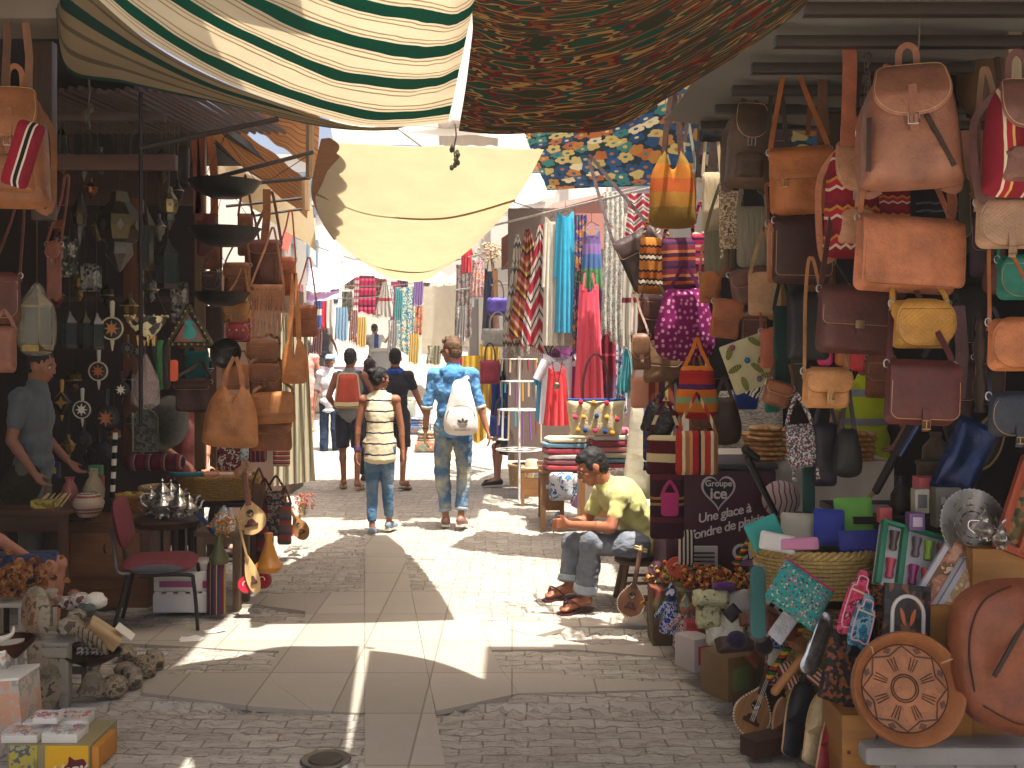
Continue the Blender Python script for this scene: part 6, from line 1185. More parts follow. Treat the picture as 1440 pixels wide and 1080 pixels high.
o = MB().pillow(rrect(.24, .035, .01), .06, 4, 3).build('scarf', cloth('#1f6a74'), None, 40, P(262, 664, 7.55)); tag(o, 'teal scarf hanging over the left rim of the wide basket', 'scarf')
# woven things under the bags
for px, py, w_, h, m, lab in ((322, 622, 34, 40, blotch(('#5a1420', '#8a2a34', '#2a1a24', '#c8b8a8', '#6a1a28'), 30), 'red patterned cloth dolls hanging above the wide basket'), (345, 620, 14, 26, blotch(('#7a9aa8', '#c8d0d0', '#4a6a80'), 40), 'light blue patterned purse among the red dolls'), (362, 616, 26, 34, kilr, 'purple and red woven purse under the brown bags'), (396, 630, 24, 26, stripes(((1, '#a83a34'), (1, '#c8b8a0'), (1, '#3a3a58'), (.7, '#c05a48')), 2, 4), 'red striped woven purse in front of the cream curtain'), (340, 655, 20, 18, leather('#b07a50'), 'tan purse above the lilac packet')):
 SQB(px, py, 7.4, w_, h, m, lab, uppx=12, th=.05)
# curtain
cu_ = empty('curtain', P(412, 600, 9.6), 'cream and grey striped curtain hanging at the end of the left stall', 'curtain'); top_, bot_ = P(412, 440, 9.6), P(412, 684, 9.6); hh = top_.z - bot_.z
MB().grid(lambda u, v: Vector((-.14 + u * .26 + (.0 + v * .12) * (u - .3), .02 * math.sin(u * 30), P(0, 440, 9.6).z - P(0, 600, 9.6).z - v * hh + .05 * u * v)), 40, 10, .002).build('cloth', stripes(((2, '#b8ad90'), (1, '#8a8a70'), (2, '#c8bda0'), (.6, '#7a7460')), 0, 4), cu_, 60)
# lutes ----------------------------------------------------
def lute(loc, rot, L_, wb, lab, face_c='#c89a68', neck_c='#7a4c2e', back_c='#8a5c38', soundh=True, beads=False, cat='lute', nk=1.0):
 """body centre at origin, neck towards +z, soundboard towards -y"""
 o = empty('lute', loc, lab, cat, 'wooden lutes', rot); hb_ = L_ * .5; w2 = wb / 2
 out = smooth_out([(0, hb_ * .62), (w2 * .35, hb_ * .40), (w2 * .85, 0), (w2, -hb_ * .35), (w2 * .75, -hb_ * .75), (0, -hb_ * .95), (-w2 * .75, -hb_ * .75), (-w2, -hb_ * .35), (-w2 * .85, 0), (-w2 * .35, hb_ * .40)], 5)
 MB().pillow(out, wb * .8, 8, 2.0, q=.5, warp=lambda v: Vector((v.x, max(v.y, 0) + .0, v.z))).build('bowl_back', wood(back_c), o)
 MB().prism([(a * .99, b_ * .99) for a, b_ in out], -.007, -.001).build('soundboard', wood(face_c), o, 0)
 for i in range(0, len(out), 1 if beads else 99): a, b_ = out[i]; (MB().ball((a, -.006, b_), .0048, 5).build('bead', paint('#e0d0b0'), o) if beads else None)
 zt = hb_ * .5 + L_ * .62 * nk; MB().box((0, -.012, (hb_ * .35 + zt) / 2), (w2 * .34, .024, zt - hb_ * .35), None, .004).build('neck', wood(neck_c), o)
 MB().tube([(0, -.01, zt), (0, .03, zt + L_ * .10), (0, .07, zt + L_ * .16)], [w2 * .17, w2 * .14, w2 * .1], 8).build('pegbox', wood(back_c), o)
 for i in range(4): sx = -1 if i % 2 else 1; MB().cap((0, .01 + i * .012, zt + L_ * (.03 + .03 * i)), (sx * w2 * .45, .01 + i * .012, zt + L_ * (.03 + .03 * i)), .004, .007, 6).build('tuning_peg', wood('#c8a878'), o)
 m = MB(); m.box((0, -.014, -hb_ * .52), (w2 * .9, .012, hb_ * .12), None, .003); m.prism([(-w2 * .35, -hb_ * .48), (w2 * .35, -hb_ * .48), (w2 * .2, -hb_ * .3), (0, -hb_ * .25), (-w2 * .2, -hb_ * .3)], -.011, -.008); m.build('bridge', wood('#5a2c1c'), o)
 if soundh: m = MB(); m.lathe([(.001, 0), (w2 * .2, 0)], 16, (0, -.009, hb_ * .0), (R(90), 0, 0)); m.build('soundhole', cells(('#1c120c', '#1c120c', '#c8b088'), 90), o, 0); MB().tube([(w2 * .23 * math.cos(a), -.009, w2 * .23 * math.sin(a)) for a in [i * PI / 9 for i in range(18)]], .0025, 4, closed=True).build('rosette', paint('#2a1a10'), o)
 for i in range(3): MB().tube([((i - 1) * .008, -.022, -hb_ * .5), ((i - 1) * .005, -.028, zt)], .0008, 3).build('string', metal('#c8c0a8', .3), o)
 return o
lute(P(352, 722, 7.0), (R(-14), R(-12), 0), .30, .20, 'pale lute with a rosette and a long neck leaning on the wide basket', '#d8b078', '#8a5440')
lute(P(352, 800, 6.75), (R(-12), R(-14), R(20)), .34, .085, 'slim pale two-string lute among the red drums', '#d0ac70', '#b88a54', '#b08048', False)
lute(P(420, 738, 8.6), (R(-14), R(-30), 0), .28, .13, 'small tan lute leaning at the far end of the left goods', '#b88450', '#a8703c')
def drum(px, py, d, r_, c, lab, stick=True, tilt=75, yaw=0):
 s = d / F; o = empty('hand_drum', P(px, py, d), lab, 'hand drum', 'small painted hand drums', (R(tilt), 0, yaw)); q = r_ * s
 MB().lathe([(q * .96, -q * .35), (q, -q * .2), (q, q * .2), (q * .96, q * .35)], 24).build('shell', paint(c, .35), o); m = MB(); m.lathe([(.001, q * .33), (q * .94, q * .33)], 24); m.build('skin', paint(c, .4), o); m = MB()
 m.tube([(q * .4 * math.cos(a) , q * .4 * math.sin(a), q * .34) for a in [i * .5 for i in range(8)]], q * .05, 4); m.build('painted_sign', paint('#d8c8b8'), o)
 if stick: MB().cap((0, q, 0), (0, q * 4.2, 0), q * .16, q * .12, 7).build('handle', stripes(((1, '#a82a1c'), (1, '#c8a020'), (1, '#2a6a34')), 1, 4), o)
drum(346, 822, 6.75, 12, '#a8182c', 'front red hand drum with white marks beside the slim lute', yaw=.3); drum(370, 816, 6.9, 12, '#8a1426', 'red hand drum behind the slim lute', yaw=-.3)
drum(406, 746, 8.6, 9, '#c8283c', 'small pinkish red drum at the far end of the left goods', yaw=.2); drum(420, 742, 8.8, 9, '#a01c44', 'small crimson drum beside the far tan lute', yaw=-.2)
pot('tagine', 'tagine', 378, 804, 6.95, [(1, 0), (15, 0), (20, 8), (18, 12), (15, 14), (8, 34), (5, 44), (6, 54), (1, 56)], paint('#b87a2c', .3, .25), 'ochre glazed tagine pot on the paving')
pot('drum', 'drum', 304, 862, 6.75, [(1, 0), (13, 0), (13, 60), (11, 72), (1, 72)], stripes(((1, '#182a58'), (1, '#5a1a24'), (.3, '#a08a50')), 0, 3, rough=.4), 'tall dark blue and red drum beside the styrofoam box')
pot('gourd', 'gourd', 308, 792, 6.75, [(1, 0), (13, 0), (14, 8), (7, 20), (3, 36), (1, 40)], paint('#4a4a28', .4), 'dark green gourd standing on the tall drum')
st_, zs = table('side_table', 'small table with a grey top holding a wrapped silver lamp', 272, 340, 748, 6.9, 840, .3, '#6a5238', apron=.05)
o = empty('wrapped_lamp', P(315, 747, 6.95), 'silver pyramid lamp wrapped in clear plastic', 'lamp'); MB().lathe([(.001, 0), (.07, 0), (.075, .05), (.03, .10), (.008, .15)], 6).build('shade', cells(('#c8c4b8', '#8a867c', '#e0dcd0'), 60, .3, metal=.5), o, 20); MB().lathe([(.085, 0), (.088, .06), (.04, .12), (.006, .17)], 9).build('plastic_wrap', film('#ffffff', .25), o)
o = MB().cap((0, 0, 0), (.11, 0, -.13), .016, .016, 8).build('fabric_tube', cloth('#16324e'), None, 40, P(278, 722, 6.85)); tag(o, 'dark blue rolled cloth tube leaning on the round table', 'cloth tube')
for px, py, w_, h, m, lab in ((388, 690, 30, 64, blotch(('#5a2a2c', '#8a8070', '#2a2430', '#6a3a34'), 24), 'brown and grey woven shoulder bag standing at the end of the left goods'), (372, 694, 26, 96, stripes(((2, '#5a1a24'), (1, '#1c1820'), (1, '#7a2a34')), 2, 4, zig=.06), 'dark red kilim bag beside the pale lute'), (400, 706, 20, 60, stripes(((2, '#6a5a50'), (1, '#a83a2c'), (1, '#4a4a58')), 2, 3), 'grey and red woven pouch beside the far lute'), (364, 680, 20, 110, leather('#5a3820'), 'brown leather quiver hanging behind the pale lute')):
 SQB(px, py, 7.5, w_, h, m, lab, uppx=20, th=.09)
def flowersbunch(px, py, d, lab, c, n=22, s=.12):
 o = empty('dried_flowers', P(px, py, d), lab, 'dried flowers'); m = MB(); l_ = MB()
 for i in range(n):
  a = rnd.uniform(0, 2 * PI); r_ = rnd.uniform(0, s); q = (r_ * math.cos(a), r_ * math.sin(a), rnd.uniform(0, s * 1.2)); m.tube([(0, 0, -.05), q], .0015, 3)
  for j in range(7): b_ = Vector(q) + Vector((rnd.uniform(-.02, .02), rnd.uniform(-.02, .02), rnd.uniform(-.02, .02))); l_.ball(b_, (.009, .009, .006), 3)
 m.build('stem', wood('#8a7a48'), o); l_.build('flower', c, o)
flowersbunch(428, 716, 9, 'bunch of dusty pink dried flowers at the far end of the left goods', cloth('#b8705c', .4)); flowersbunch(312, 752, 6.8, 'green and orange beaded twigs on the small grey table', blotch(('#4a8a3c', '#c86a2c', '#c8a83c'), 60), 14, .1)
# red chair
ch = empty('chair', V(P(226, 0, 6.55).x, 6.55, 0), 'worn red upholstered chair with a grey patch on its seat and black legs', 'chair', None, (0, 0, R(12))); zs = P(0, 790, 6.55).z
redc = blotch(('#66262e', '#702c34', '#6a2830', '#6e2a32'), 5, bump=.1, rough=.8)
MB().pillow(rrect(.44, .42, .09), .085, 7, 4, q=.5).xf(Matrix.Translation((0, -.21, zs)) @ Matrix.Rotation(R(90), 4, 'X')).build('seat', redc, ch)
MB().pillow(circ(.15, 20, (0, 0), .028), .06, 4, 3).xf(Matrix.Translation((.0, -.205, zs - .004))).build('seat_patch', cloth('#4a4a50'), ch)
MB().pillow(rrect(.40, .30, .09), .07, 6, 4, q=.5).xf(Matrix.Translation((-.25, .0, zs + .40)) @ Matrix.Rotation(R(-12), 4, 'Y') @ Matrix.Rotation(R(88), 4, 'Z')).build('backrest', redc, ch)
bl = metal('#16161a', .35, .1, 20, .3)
for sy in (-1, 1):
 MB().tube(spline([(-.16, sy * .17, zs - .03), (-.22, sy * .18, zs - .02), (-.24, sy * .17, zs + .06), (-.27, sy * .10, zs + .22)], 5), .011, 8).build('back_bar', metal('#7a7a7c', .3, .1), ch)
 MB().tube([(-.17, sy * .18, zs - .04), (-.25, sy * .20, .01)], .012, 8).build('leg', bl, ch); MB().tube(spline([(-.1, sy * .18, zs - .045), (.17, sy * .18, zs - .05), (.21, sy * .19, zs - .1), (.235, sy * .20, .01)], 4), .012, 8).build('leg', bl, ch)
# styrofoam boxes
def foam(px, py, d, w_, h, dep, lab, c='#cfcac2'):
 s = d / F; o = empty('foam_box', P(px, py, d), lab, 'styrofoam box'); m = paint(c, .8, .12, 5, .3); w2, hh = w_ * s, h * s
 MB().box((0, dep / 2, hh * .28), (w2, dep, hh * .44), None, .015).build('tray', m, o); MB().box((0, dep / 2, hh * .76), (w2 * .98, dep * .98, hh * .46), None, .018).build('lid', m, o)
 for i in range(5): x = -w2 * .4 + w2 * .2 * i; MB().box((x, -.004, hh * .52), (w2 * .12, .02, hh * .08), None, .008).build('notch_rib', m, o)
 return o
fo_ = foam(256, 866, 6.75, 84, 62, .35, 'broken white styrofoam boxes with purple tape under the red chair'); MB().box((-.03, -.008, .20), (.22, .008, .035), None, .002).build('tape', paint('#9a4a78', .4), fo_); MB().box((.15, -.008, .2), (.03, .008, .045)).build('tape', paint('#9a2a58', .4), fo_)
o = MB().pillow(rrect(.16, .12, .03), .14, 5, 3, wr=.03).build('plastic_bag', film('#d8d0c0', .7, .3), None, 40, P(278, 805, 6.75) + Vector((0, .1, .08))); tag(o, 'crumpled cream plastic bag on the styrofoam boxes', 'plastic bag')
# fossils and minerals --------------------------------------
def stone(loc, r_, mat, lab, name='stone', cat='stone', seed=0, rib=0, group=None, rot=(0, 0, 0), n=20, amp=.25):
 mb = MB(); r_ = r_ if isinstance(r_, tuple) else (r_, r_, r_ * .75); mb.ball((0, 0, 0), 1, n)
 vs = []
 for v in mb.v:
  v = Vector(v); k = 1 + amp * noise.noise(v * 1.7 + Vector((seed, 0, 0))) + amp * .4 * noise.noise(v * 5 + Vector((seed, 3, 0))) + (.07 * math.sin(math.atan2(v.y, v.x) * rib) if rib else 0); vs.append((v.x * k * r_[0], v.y * k * r_[1], v.z * k * r_[2]))
 mb.v = vs; o = mb.build(name, mat, None, 60, loc); o.rotation_euler = rot; return tag(o, lab, cat, group)
rk = blotch(('#6a5f4e', '#857864', '#9a8c74', '#5a5044'), 9, bump=.8); rk2 = blotch(('#8a7a68', '#a8988a', '#c8bcae', '#6a4a40'), 12, bump=.8)
sg_ = 'mineral and fossil stones on the left'
cr_ = empty('crate_stool', V(P(78, 0, 5.25).x, 5.2, 0), 'weathered white wooden crate stool carrying mineral stones', 'crate'); zk = P(0, 892, 5.2).z; wp = wood('#a39c8c', 4, .8, 0, .3)
for i in range(4): MB().box((0, -.12 + i * .08, zk - .01), (.30, .07, .018), None, .003).build('top_slat', wp, cr_)
for sx in (-1, 1):
 for sy in (-1, 1): MB().box((sx * .125, sy * .13, zk / 2 - .01), (.045, .045, zk - .02), None, .003).build('leg', wood('#a39c8c', 4, .8, 2, .3), cr_)
for sy in (-1, 1): MB().box((0, sy * .157, zk - .045), (.29, .016, .045), None, .002).build('side_rail', wp, cr_); MB().box((0, sy * .157, .085), (.29, .016, .04), None, .002).build('side_rail', wp, cr_)
zt_ = zk
gd = empty('geode_slab', P(50, 862, 5.15), 'flat oval geode slab with a rusty centre leaning on the crate', 'geode', sg_, (R(-15), R(-18), R(-25)))
MB().pillow(smooth_out([(-.06, .12), (.05, .11), (.10, .0), (.08, -.11), (-.04, -.13), (-.10, -.02)], 5), .06, 6, 4, wr=.02).build('rim', rk, gd); MB().pillow(smooth_out([(-.04, .09), (.03, .08), (.065, .0), (.05, -.08), (-.02, -.095), (-.065, -.01)], 5), .03, 5, 3, wr=.02, c=(0, -.025, 0)).build('crystal_face', blotch(('#7a5238', '#9a7a58', '#5a4a38'), 20, bump=.8), gd)
k_ = 0
for px, py, d, r_, m, lab in ((98, 880, 5.1, .06, rk, 'rough dark stone at the foot of the leaning geode slab'), (95, 848, 5.4, .045, rk2, 'pinkish stone at the left of the stone pile'), (112, 843, 5.4, .05, rk2, 'pale stone in the middle of the stone pile'), (134, 845, 5.4, .055, paint('#d0c8b8', .7, .2), 'biggest white stone right of the pile'), (104, 835, 5.45, .03, blotch(('#7a4a3a', '#9a6a50'), 20), 'small red stone on top of the pile'), (121, 858, 5.3, .045, paint('#4a5248', .7), 'dark green stone below the white stone'), (80, 845, 5.4, .04, blotch(('#b08a70', '#8a6a58'), 20), 'small tan stone left of the red stone'),
  (108, 866, 5.2, .045, rk, 'brown stone above the shell bowl'), (12, 905, 4.9, .05, blotch(('#3a2a1c', '#6a4a30'), 10), 'dark brown stone in the copper bowl')):
 k_ += 1; stone(P(px, py, d), r_, m, lab, seed=k_ * 3.3, group=sg_)
crl = empty('coral_cluster', P(22, 815, 5.4), 'big cluster of rusty brown desert rose crystals', 'desert rose'); m = MB()
for i in range(240):
 q = Vector((rnd.gauss(0, .085), rnd.gauss(0, .07), rnd.gauss(0, .045))); a = Euler((rnd.uniform(0, 3), rnd.uniform(0, 3), rnd.uniform(0, 3))).to_matrix(); r_ = rnd.uniform(.012, .026); o_ = [a @ Vector((r_ * math.cos(t), r_ * math.sin(t), 0)) + q for t in [j * 1.05 for j in range(6)]]; t_ = a @ Vector((0, 0, .004)); m.add(o_ + [v + t_ for v in o_], [tuple(range(6)), tuple(range(11, 5, -1))] + [(j, (j + 1) % 6, 6 + (j + 1) % 6, 6 + j) for j in range(6)])
m.build('crystals', blotch(('#6a3c1c', '#8a5428', '#a8743c', '#5a3420'), 14), crl, 0)
st2 = empty('crate_stool', V(P(15, 0, 5.4).x, 5.4, 0), 'grey wooden crate under the desert rose cluster', 'crate'); z3 = P(0, 838, 5.4).z
for i in range(3): MB().box((0, -.12 + i * .12, z3 - .01), (.34, .10, .02), None, .003).build('top_slat', wp, st2)
for sx in (-1, 1):
 for sy in (-1, 1): MB().box((sx * .14, sy * .14, z3 / 2 - .01), (.05, .05, z3 - .02)).build('leg', wp, st2)
sh = empty('shell_bowl', P(130, 932, 5.15), 'wide copper bowl full of shells and ribbed fossils', 'bowl'); MB().lathe([(.001, 0), (.06, .0), (.12, .03), (.14, .05), (.13, .052), (.11, .035), (.001, .01)], 28).build('bowl', metal('#4a3424', .5), sh); MB().lathe([(.045, -.005), (.03, -.04), (.07, -.135), (.001, -.135)], 20).build('pedestal', rk, sh)
for i in range(12): stone(P(113 + (i % 6) * 7, 918 - (i // 6) * 5, 5.15 + .03 * (i % 3)), (.018, .014, .012), rk2, 'little shell in the copper bowl, %s from the left in the %s row' % (ORD[i % 6], ('front', 'back')[i // 6]), 'shell', 'shell', seed=i, rib=9, group='little shells in the copper bowl', n=8)
fossil = stripes(((2, '#8a7a60'), (1, '#4a4234')), 0, 7, rough=.7)
for px, py, a, lab in ((112, 890, -.9, 'long ribbed horn fossil lying left in the copper bowl'), (124, 893, -.8, 'grey green ribbed fossil in the middle of the bowl'), (132, 898, -.7, 'ribbed fossil at the right of the bowl')):
 o = MB().tube(spline([(-.06, 0, .05), (-.02, -.01, .02), (.03, -.01, -.02), (.06, 0, -.07)], 4), [.02, .021, .022, .022, .022, .021, .02, .019, .018, .016, .014, .012, .01], 10).build('horn_fossil', fossil, None, 50, P(px, py, 5.1)); tag(o, lab, 'fossil', sg_)
wb_ = empty('wooden_box', P(150, 885, 5.2), 'open pale wooden box tilted on the stones', 'box', None, (R(10), R(38), R(20)))
MB().box((0, 0, 0), (.17, .11, .008)).build('bottom', wood('#c8a878', axis=0), wb_)
for sy in (-1, 1): MB().box((0, sy * .055, -.025), (.17, .008, .055)).build('side', wood('#c09a68', axis=0), wb_)
MB().box((-.085, 0, -.025), (.008, .10, .055)).build('end', wood('#b48c5c', axis=0), wb_)
o = MB().box((0, 0, 0), (.10, .07, .005)).build('card', paint('#d8d0bc'), None, 0, P(176, 888, 5.25)); o.rotation_euler = (R(10), R(40), R(10)); tag(o, 'cream card leaning on the tilted wooden box', 'card')
for px, py, r_, lab, rx in ((160, 962, .062, 'front ammonite fossil with a crystal face on the cobbles', (.3, .2, 0)), (186, 948, .058, 'ribbed ammonite second from the front', (0, 1.2, .4)), (204, 935, .062, 'ribbed ammonite third from the front', (0, 1.2, .5)), (218, 922, .056, 'ribbed ammonite furthest back', (0, 1.2, .5)), (176, 935, .05, 'small stone between the ammonites', (0, 0, 0)), (178, 912, .05, 'ribbed stone under the cream card', (0, .6, 0))):
 q = P(px, py, GD(py + 18)); q.z = r_ * .85; stone(q, (r_ * 1.1, r_ * 1.1, r_ * .8), rk if r_ != .062 else blotch(('#7a6a54', '#9a8a70', '#5c503f'), 30, bump=1), lab, 'ammonite' if 'ammonite' in lab else 'stone', 'ammonite' if 'ammonite' in lab else 'stone', seed=r_ * 900, rib=26 if 'rib' in lab else 0, group='ammonites on the cobbles' if 'ammonite' in lab else sg_, rot=rx, n=28, amp=.12)
o = plate(46, 960, 5.0, 76, 110, rk, 'large round stone disc leaning against the crate stool', cat='stone disc', name='stone_disc', yaw=25, tilt=12)
cbw = empty('copper_bowl', P(10, 905, 4.7), 'dark copper bowl with a white horn at the left edge', 'bowl'); MB().lathe([(.001, -.06), (.05, -.06), (.11, 0), (.12, .02), (.11, .02), (.05, -.05), (.001, -.05)], 24).build('bowl', metal('#5a3420', .35), cbw)
o = MB().tube(spline([(-.05, 0, 0), (0, 0, .01), (.03, 0, .03), (.035, 0, .06)], 4), [.012, .013, .013, .013, .012, .011, .01, .009, .008, .007, .006, .005, .004], 8).build('horn', paint('#c8c0b0', .3), None, 40, P(8, 900, 4.62)); tag(o, 'curved white horn in the dark copper bowl', 'horn')
# boxes of minerals at the bottom left corner
def ybox():
 z = P(0, 1048, 4.3).z; c = P(68, 0, 4.3); o = empty('carton', V(c.x, 4.45, 0), 'yellow printed carton carrying trays of minerals in the bottom left corner', 'carton'); w_ = 116 * 4.3 / F
 MB().box((0, 0, z / 2), (w_, .3, z), None, .003).build('box', paint('#8a7f58', .6), o); MB().box((.075, -.152, z / 2 + .0), (w_ * .52, .004, z * .96)).build('printed_panel', paint('#d8a41c', .5), o)
 m = MB(); m.pillow(smooth_out([(-.07, -.06), (.0, -.01), (.01, .025), (.035, .012), (.07, .015), (.085, -.03), (.06, -.09), (-.02, -.10)], 4), .006, 4, 4, c=(.075, -.155, z - .07)); m.build('emblem', paint('#5a1018', .5), o)
 text3('Hapy', .07, paint('#d8ccb8'), o, (.085, -.161, z - .12), (R(90), R(-10), 0), shear=.4, bold=.0015)
 MB().box((-.10, -.152, z / 2), (w_ * .34, .004, z * .96)).build('printed_panel', blotch(('#8a8458', '#b8a848', '#5a6468', '#a8a078'), 14), o); MB().box((-.12, -.156, z - .12), (.05, .003, .05)).build('printed_patch', paint('#1a2440'), o)
 MB().box((w_ / 2 + .018, -.04, z * .45), (.03, .2, z * .9), None, .002).build('side_flap', paint('#b87a28', .6), o)
 return z
zy = ybox()
def mbox(px, d, z, w_, dep, h, lab, c):
 o = empty('mineral_box', V(P(px, 0, d).x, d, z), lab, 'box of minerals', 'clear lidded boxes of minerals')
 MB().box((0, 0, h / 2), (w_, dep, h), None, .003).build('tray', paint('#cfcabf', .5), o); m = MB()
 for i in range(14): m.ball((rnd.uniform(-w_ * .4, w_ * .4), rnd.uniform(-dep * .4, dep * .4), h + .002), (rnd.uniform(.01, .02), rnd.uniform(.008, .016), .006), 5)
 m.build('mineral', blotch(c, 25, bump=.6), o); m = MB().box((0, 0, h + .006), (w_ * .99, dep * .99, .012)); m.build('clear_lid', film('#ffffff', .22, .1), o)
mr = ('#8a4a38', '#a86a48', '#c89a70', '#6a5a48')
mbox(36, 4.38, zy + .001, .145, .12, .03, 'front left clear box of reddish minerals', mr); mbox(92, 4.38, zy + .001, .145, .12, .035, 'front right clear box of red and green minerals', ('#a8443a', '#8a8a78', '#c8b0a0')); mbox(44, 4.53, zy + .001, .17, .13, .03, 'back left clear box of orange minerals', ('#b87028', '#8a5a38', '#a88a58')); mbox(102, 4.53, zy + .001, .14, .13, .04, 'back right clear box with a crimson mineral', ('#a8283c', '#c8a888', '#4a8a58')); mbox(68, 4.42, zy + .055, .10, .07, .024, 'smallest clear box lying on top of the others', ('#a83a34', '#b8ac9c'))
for px, py, d, lab, c in ((18, 1058, 4.45, 'upright plastic box of peach minerals at the left edge', '#b8a898'), (2, 985, 4.6, 'tall white box at the left edge above the mineral boxes', '#d0ccc0')):
 a = P(px - 12, 0, d); z = P(0, py - (100 if 'upright' in lab else 66), d).z; o = empty('mineral_box', V(a.x, d + .1, 0), lab, 'box of minerals', None, (0, R(-4), 0)); MB().box((0, 0, z / 2), (.16, .2, z), None, .004).build('tray', blotch((c, '#c8987a', c, '#9a9488', c), 8, rough=.4), o); MB().box((0, 0, z + .005), (.165, .205, .012), None, .002).build('lid', paint('#d8d4c8', .3), o)
# crowded small metalwork filling the dark back boards
OK_ = (('brass', '#8a7238'), ('pewter', '#6a6862'), ('bronze', '#5a4628'), ('blackened', '#24221e'), ('copper', '#7a4428'))
for i, (px, py, w_, h) in enumerate(((88, 210, 22, 34), (142, 206, 20, 40), (228, 210, 22, 50), (250, 250, 16, 40), (78, 300, 18, 46), (138, 300, 18, 40), (212, 392, 22, 34), (182, 410, 24, 44), (150, 400, 18, 34), (80, 400, 20, 34), (112, 384, 18, 40), (224, 300, 18, 40), (104, 520, 20, 32), (184, 520, 18, 30), (160, 600, 18, 30), (96, 610, 20, 34), (186, 580, 16, 34), (258, 470, 18, 30), (292, 500, 16, 40), (128, 250, 18, 30))):
 n_, c = OK_[i % 5]; m_ = metal(c, .3, .8, 40); lab = '%s%s %s hanging on the left stall boards, %s' % ('broad ' if w_ > 20 else 'slim ' if w_ < 18 else '', n_, 'pendant lamp' if i % 2 else 'engraved ornament', ('upper', 'middle', 'lower')[0 if py < 305 else 1 if py < 480 else 2] + (' left' if px < 110 else ' centre' if px < 180 else ' right'))
 s = 7.6 / F; w2, h2 = w_ * s / 2, h * s; o = empty('metal_ornament' if i % 2 == 0 else 'pendant_lamp', P(px, py, 7.6), lab, 'lamp' if i % 2 else 'ornament', 'small metalwork on the left stall boards'); MB().tube([(0, 0, 0), (0, 0, .25)], .002, 4).build('cord', bronze, o)
 MB().lathe([(.004, 0), (w2 * .3, -h2 * .05), (w2 * .25, -h2 * .2), (w2, -h2 * .45), (w2 * .8, -h2 * .7), (w2 * .3, -h2 * .85), (w2 * .4, -h2 * .92), (.003, -h2)] if i % 2 else [(.004, 0), (w2 * .5, -h2 * .1), (w2, -h2 * .2), (w2, -h2 * .5), (w2 * .4, -h2 * .6), (w2 * .6, -h2 * .8), (.003, -h2)], 8 + i % 5).build('body', m_, o, 25); MB().tube([(w2 * 1.03 * math.cos(a), w2 * 1.03 * math.sin(a), -h2 * .45) for a in [j * PI / 6 for j in range(12)]], w2 * .09, 5, closed=True).build('ring', metal('#a89058', .3), o)
# ============================================================ RIGHT GROUND DISPLAY
def put(mb, name, mats, lab, cat, loc, rot=(0, 0, 0), group=None, smooth=45, kind=None):
 o = mb.build(name, mats, None, smooth, loc); o.rotation_euler = rot; return tag(o, lab, cat, group, kind)
# freezer with the ice cream advert
fz = empty('freezer', V(P(1015, 0, 6.3).x, 6.6, 0), 'maroon ice cream freezer with French slogan and heart logo beside the seated young man', 'freezer'); zf = .98; mar = paint('#3f0a20', .45, .2)
MB().box((0, 0, zf / 2), (.66, .55, zf), None, .02).build('body', mar, fz); MB().box((0, 0, zf + .02), (.68, .57, .035), None, .01).build('lid', paint('#3a3438', .4), fz)
def hp(s): return [(s * 16 * math.sin(t) ** 3 / 17, s * (13 * math.cos(t) - 5 * math.cos(2 * t) - 2 * math.cos(3 * t) - math.cos(4 * t)) / 15) for t in [i * PI / 24 for i in range(48)]]
hx_ = P(1010, 690, 6.32); L0 = fz.location; c = V(hx_.x - L0.x, -.277, hx_.z)
MB().prism(hp(.108), -.008, -.002, c).build('heart_border', paint('#c8b4bc', .5), fz, 0); MB().prism(hp(.094), -.011, -.003, c).build('heart', paint('#0c1020', .4), fz, 0)
wht = paint('#cfc4c0', .5); text3('Groupe', .05, wht, fz, c + V(0, -.0135, .028), bold=.001); text3('ice', .09, wht, fz, c + V(0, -.0135, -.045), bold=.0022)
def tl(s, px, py, size, rot, **k): q = P(px, py, 6.31); return text3(s, size, wht, fz, V(q.x - L0.x, -.279, q.z), (R(90), R(-rot), 0), **k)
tl('Une glace à', 1020, 728, .076, 12, shear=.25, bold=.0012, sp=.92); tl('fondre de plaisir', 1024, 747, .076, 14, shear=.25, bold=.0012, sp=.9)
tl('Cla', 1052, 786, .13, 8, bold=.003); o = MB().pillow(circ(.09, 20, (0, 0), .02), .004, 2).build('lilac_swash', paint('#8a5a7a'), fz, 40, V(P(1050, 790, 6.31).x - L0.x, -.278, P(0, 792, 6.31).z))
vt = empty('vent_grille', P(985, 808, 6.15) + V(0, 0, 0), 'white plastic vent grille leaning on the maroon freezer', 'vent grille'); m = MB(); m.box((0, 0, .08), (.20, .012, .17), None, .01); m.build('panel', paint('#a8a49c', .6), vt)
for i in range(5): MB().box((0, -.008, .03 + i * .024), (.16, .012, .010), None, .003).build('slat_opening', paint('#2a2624', .8), vt)
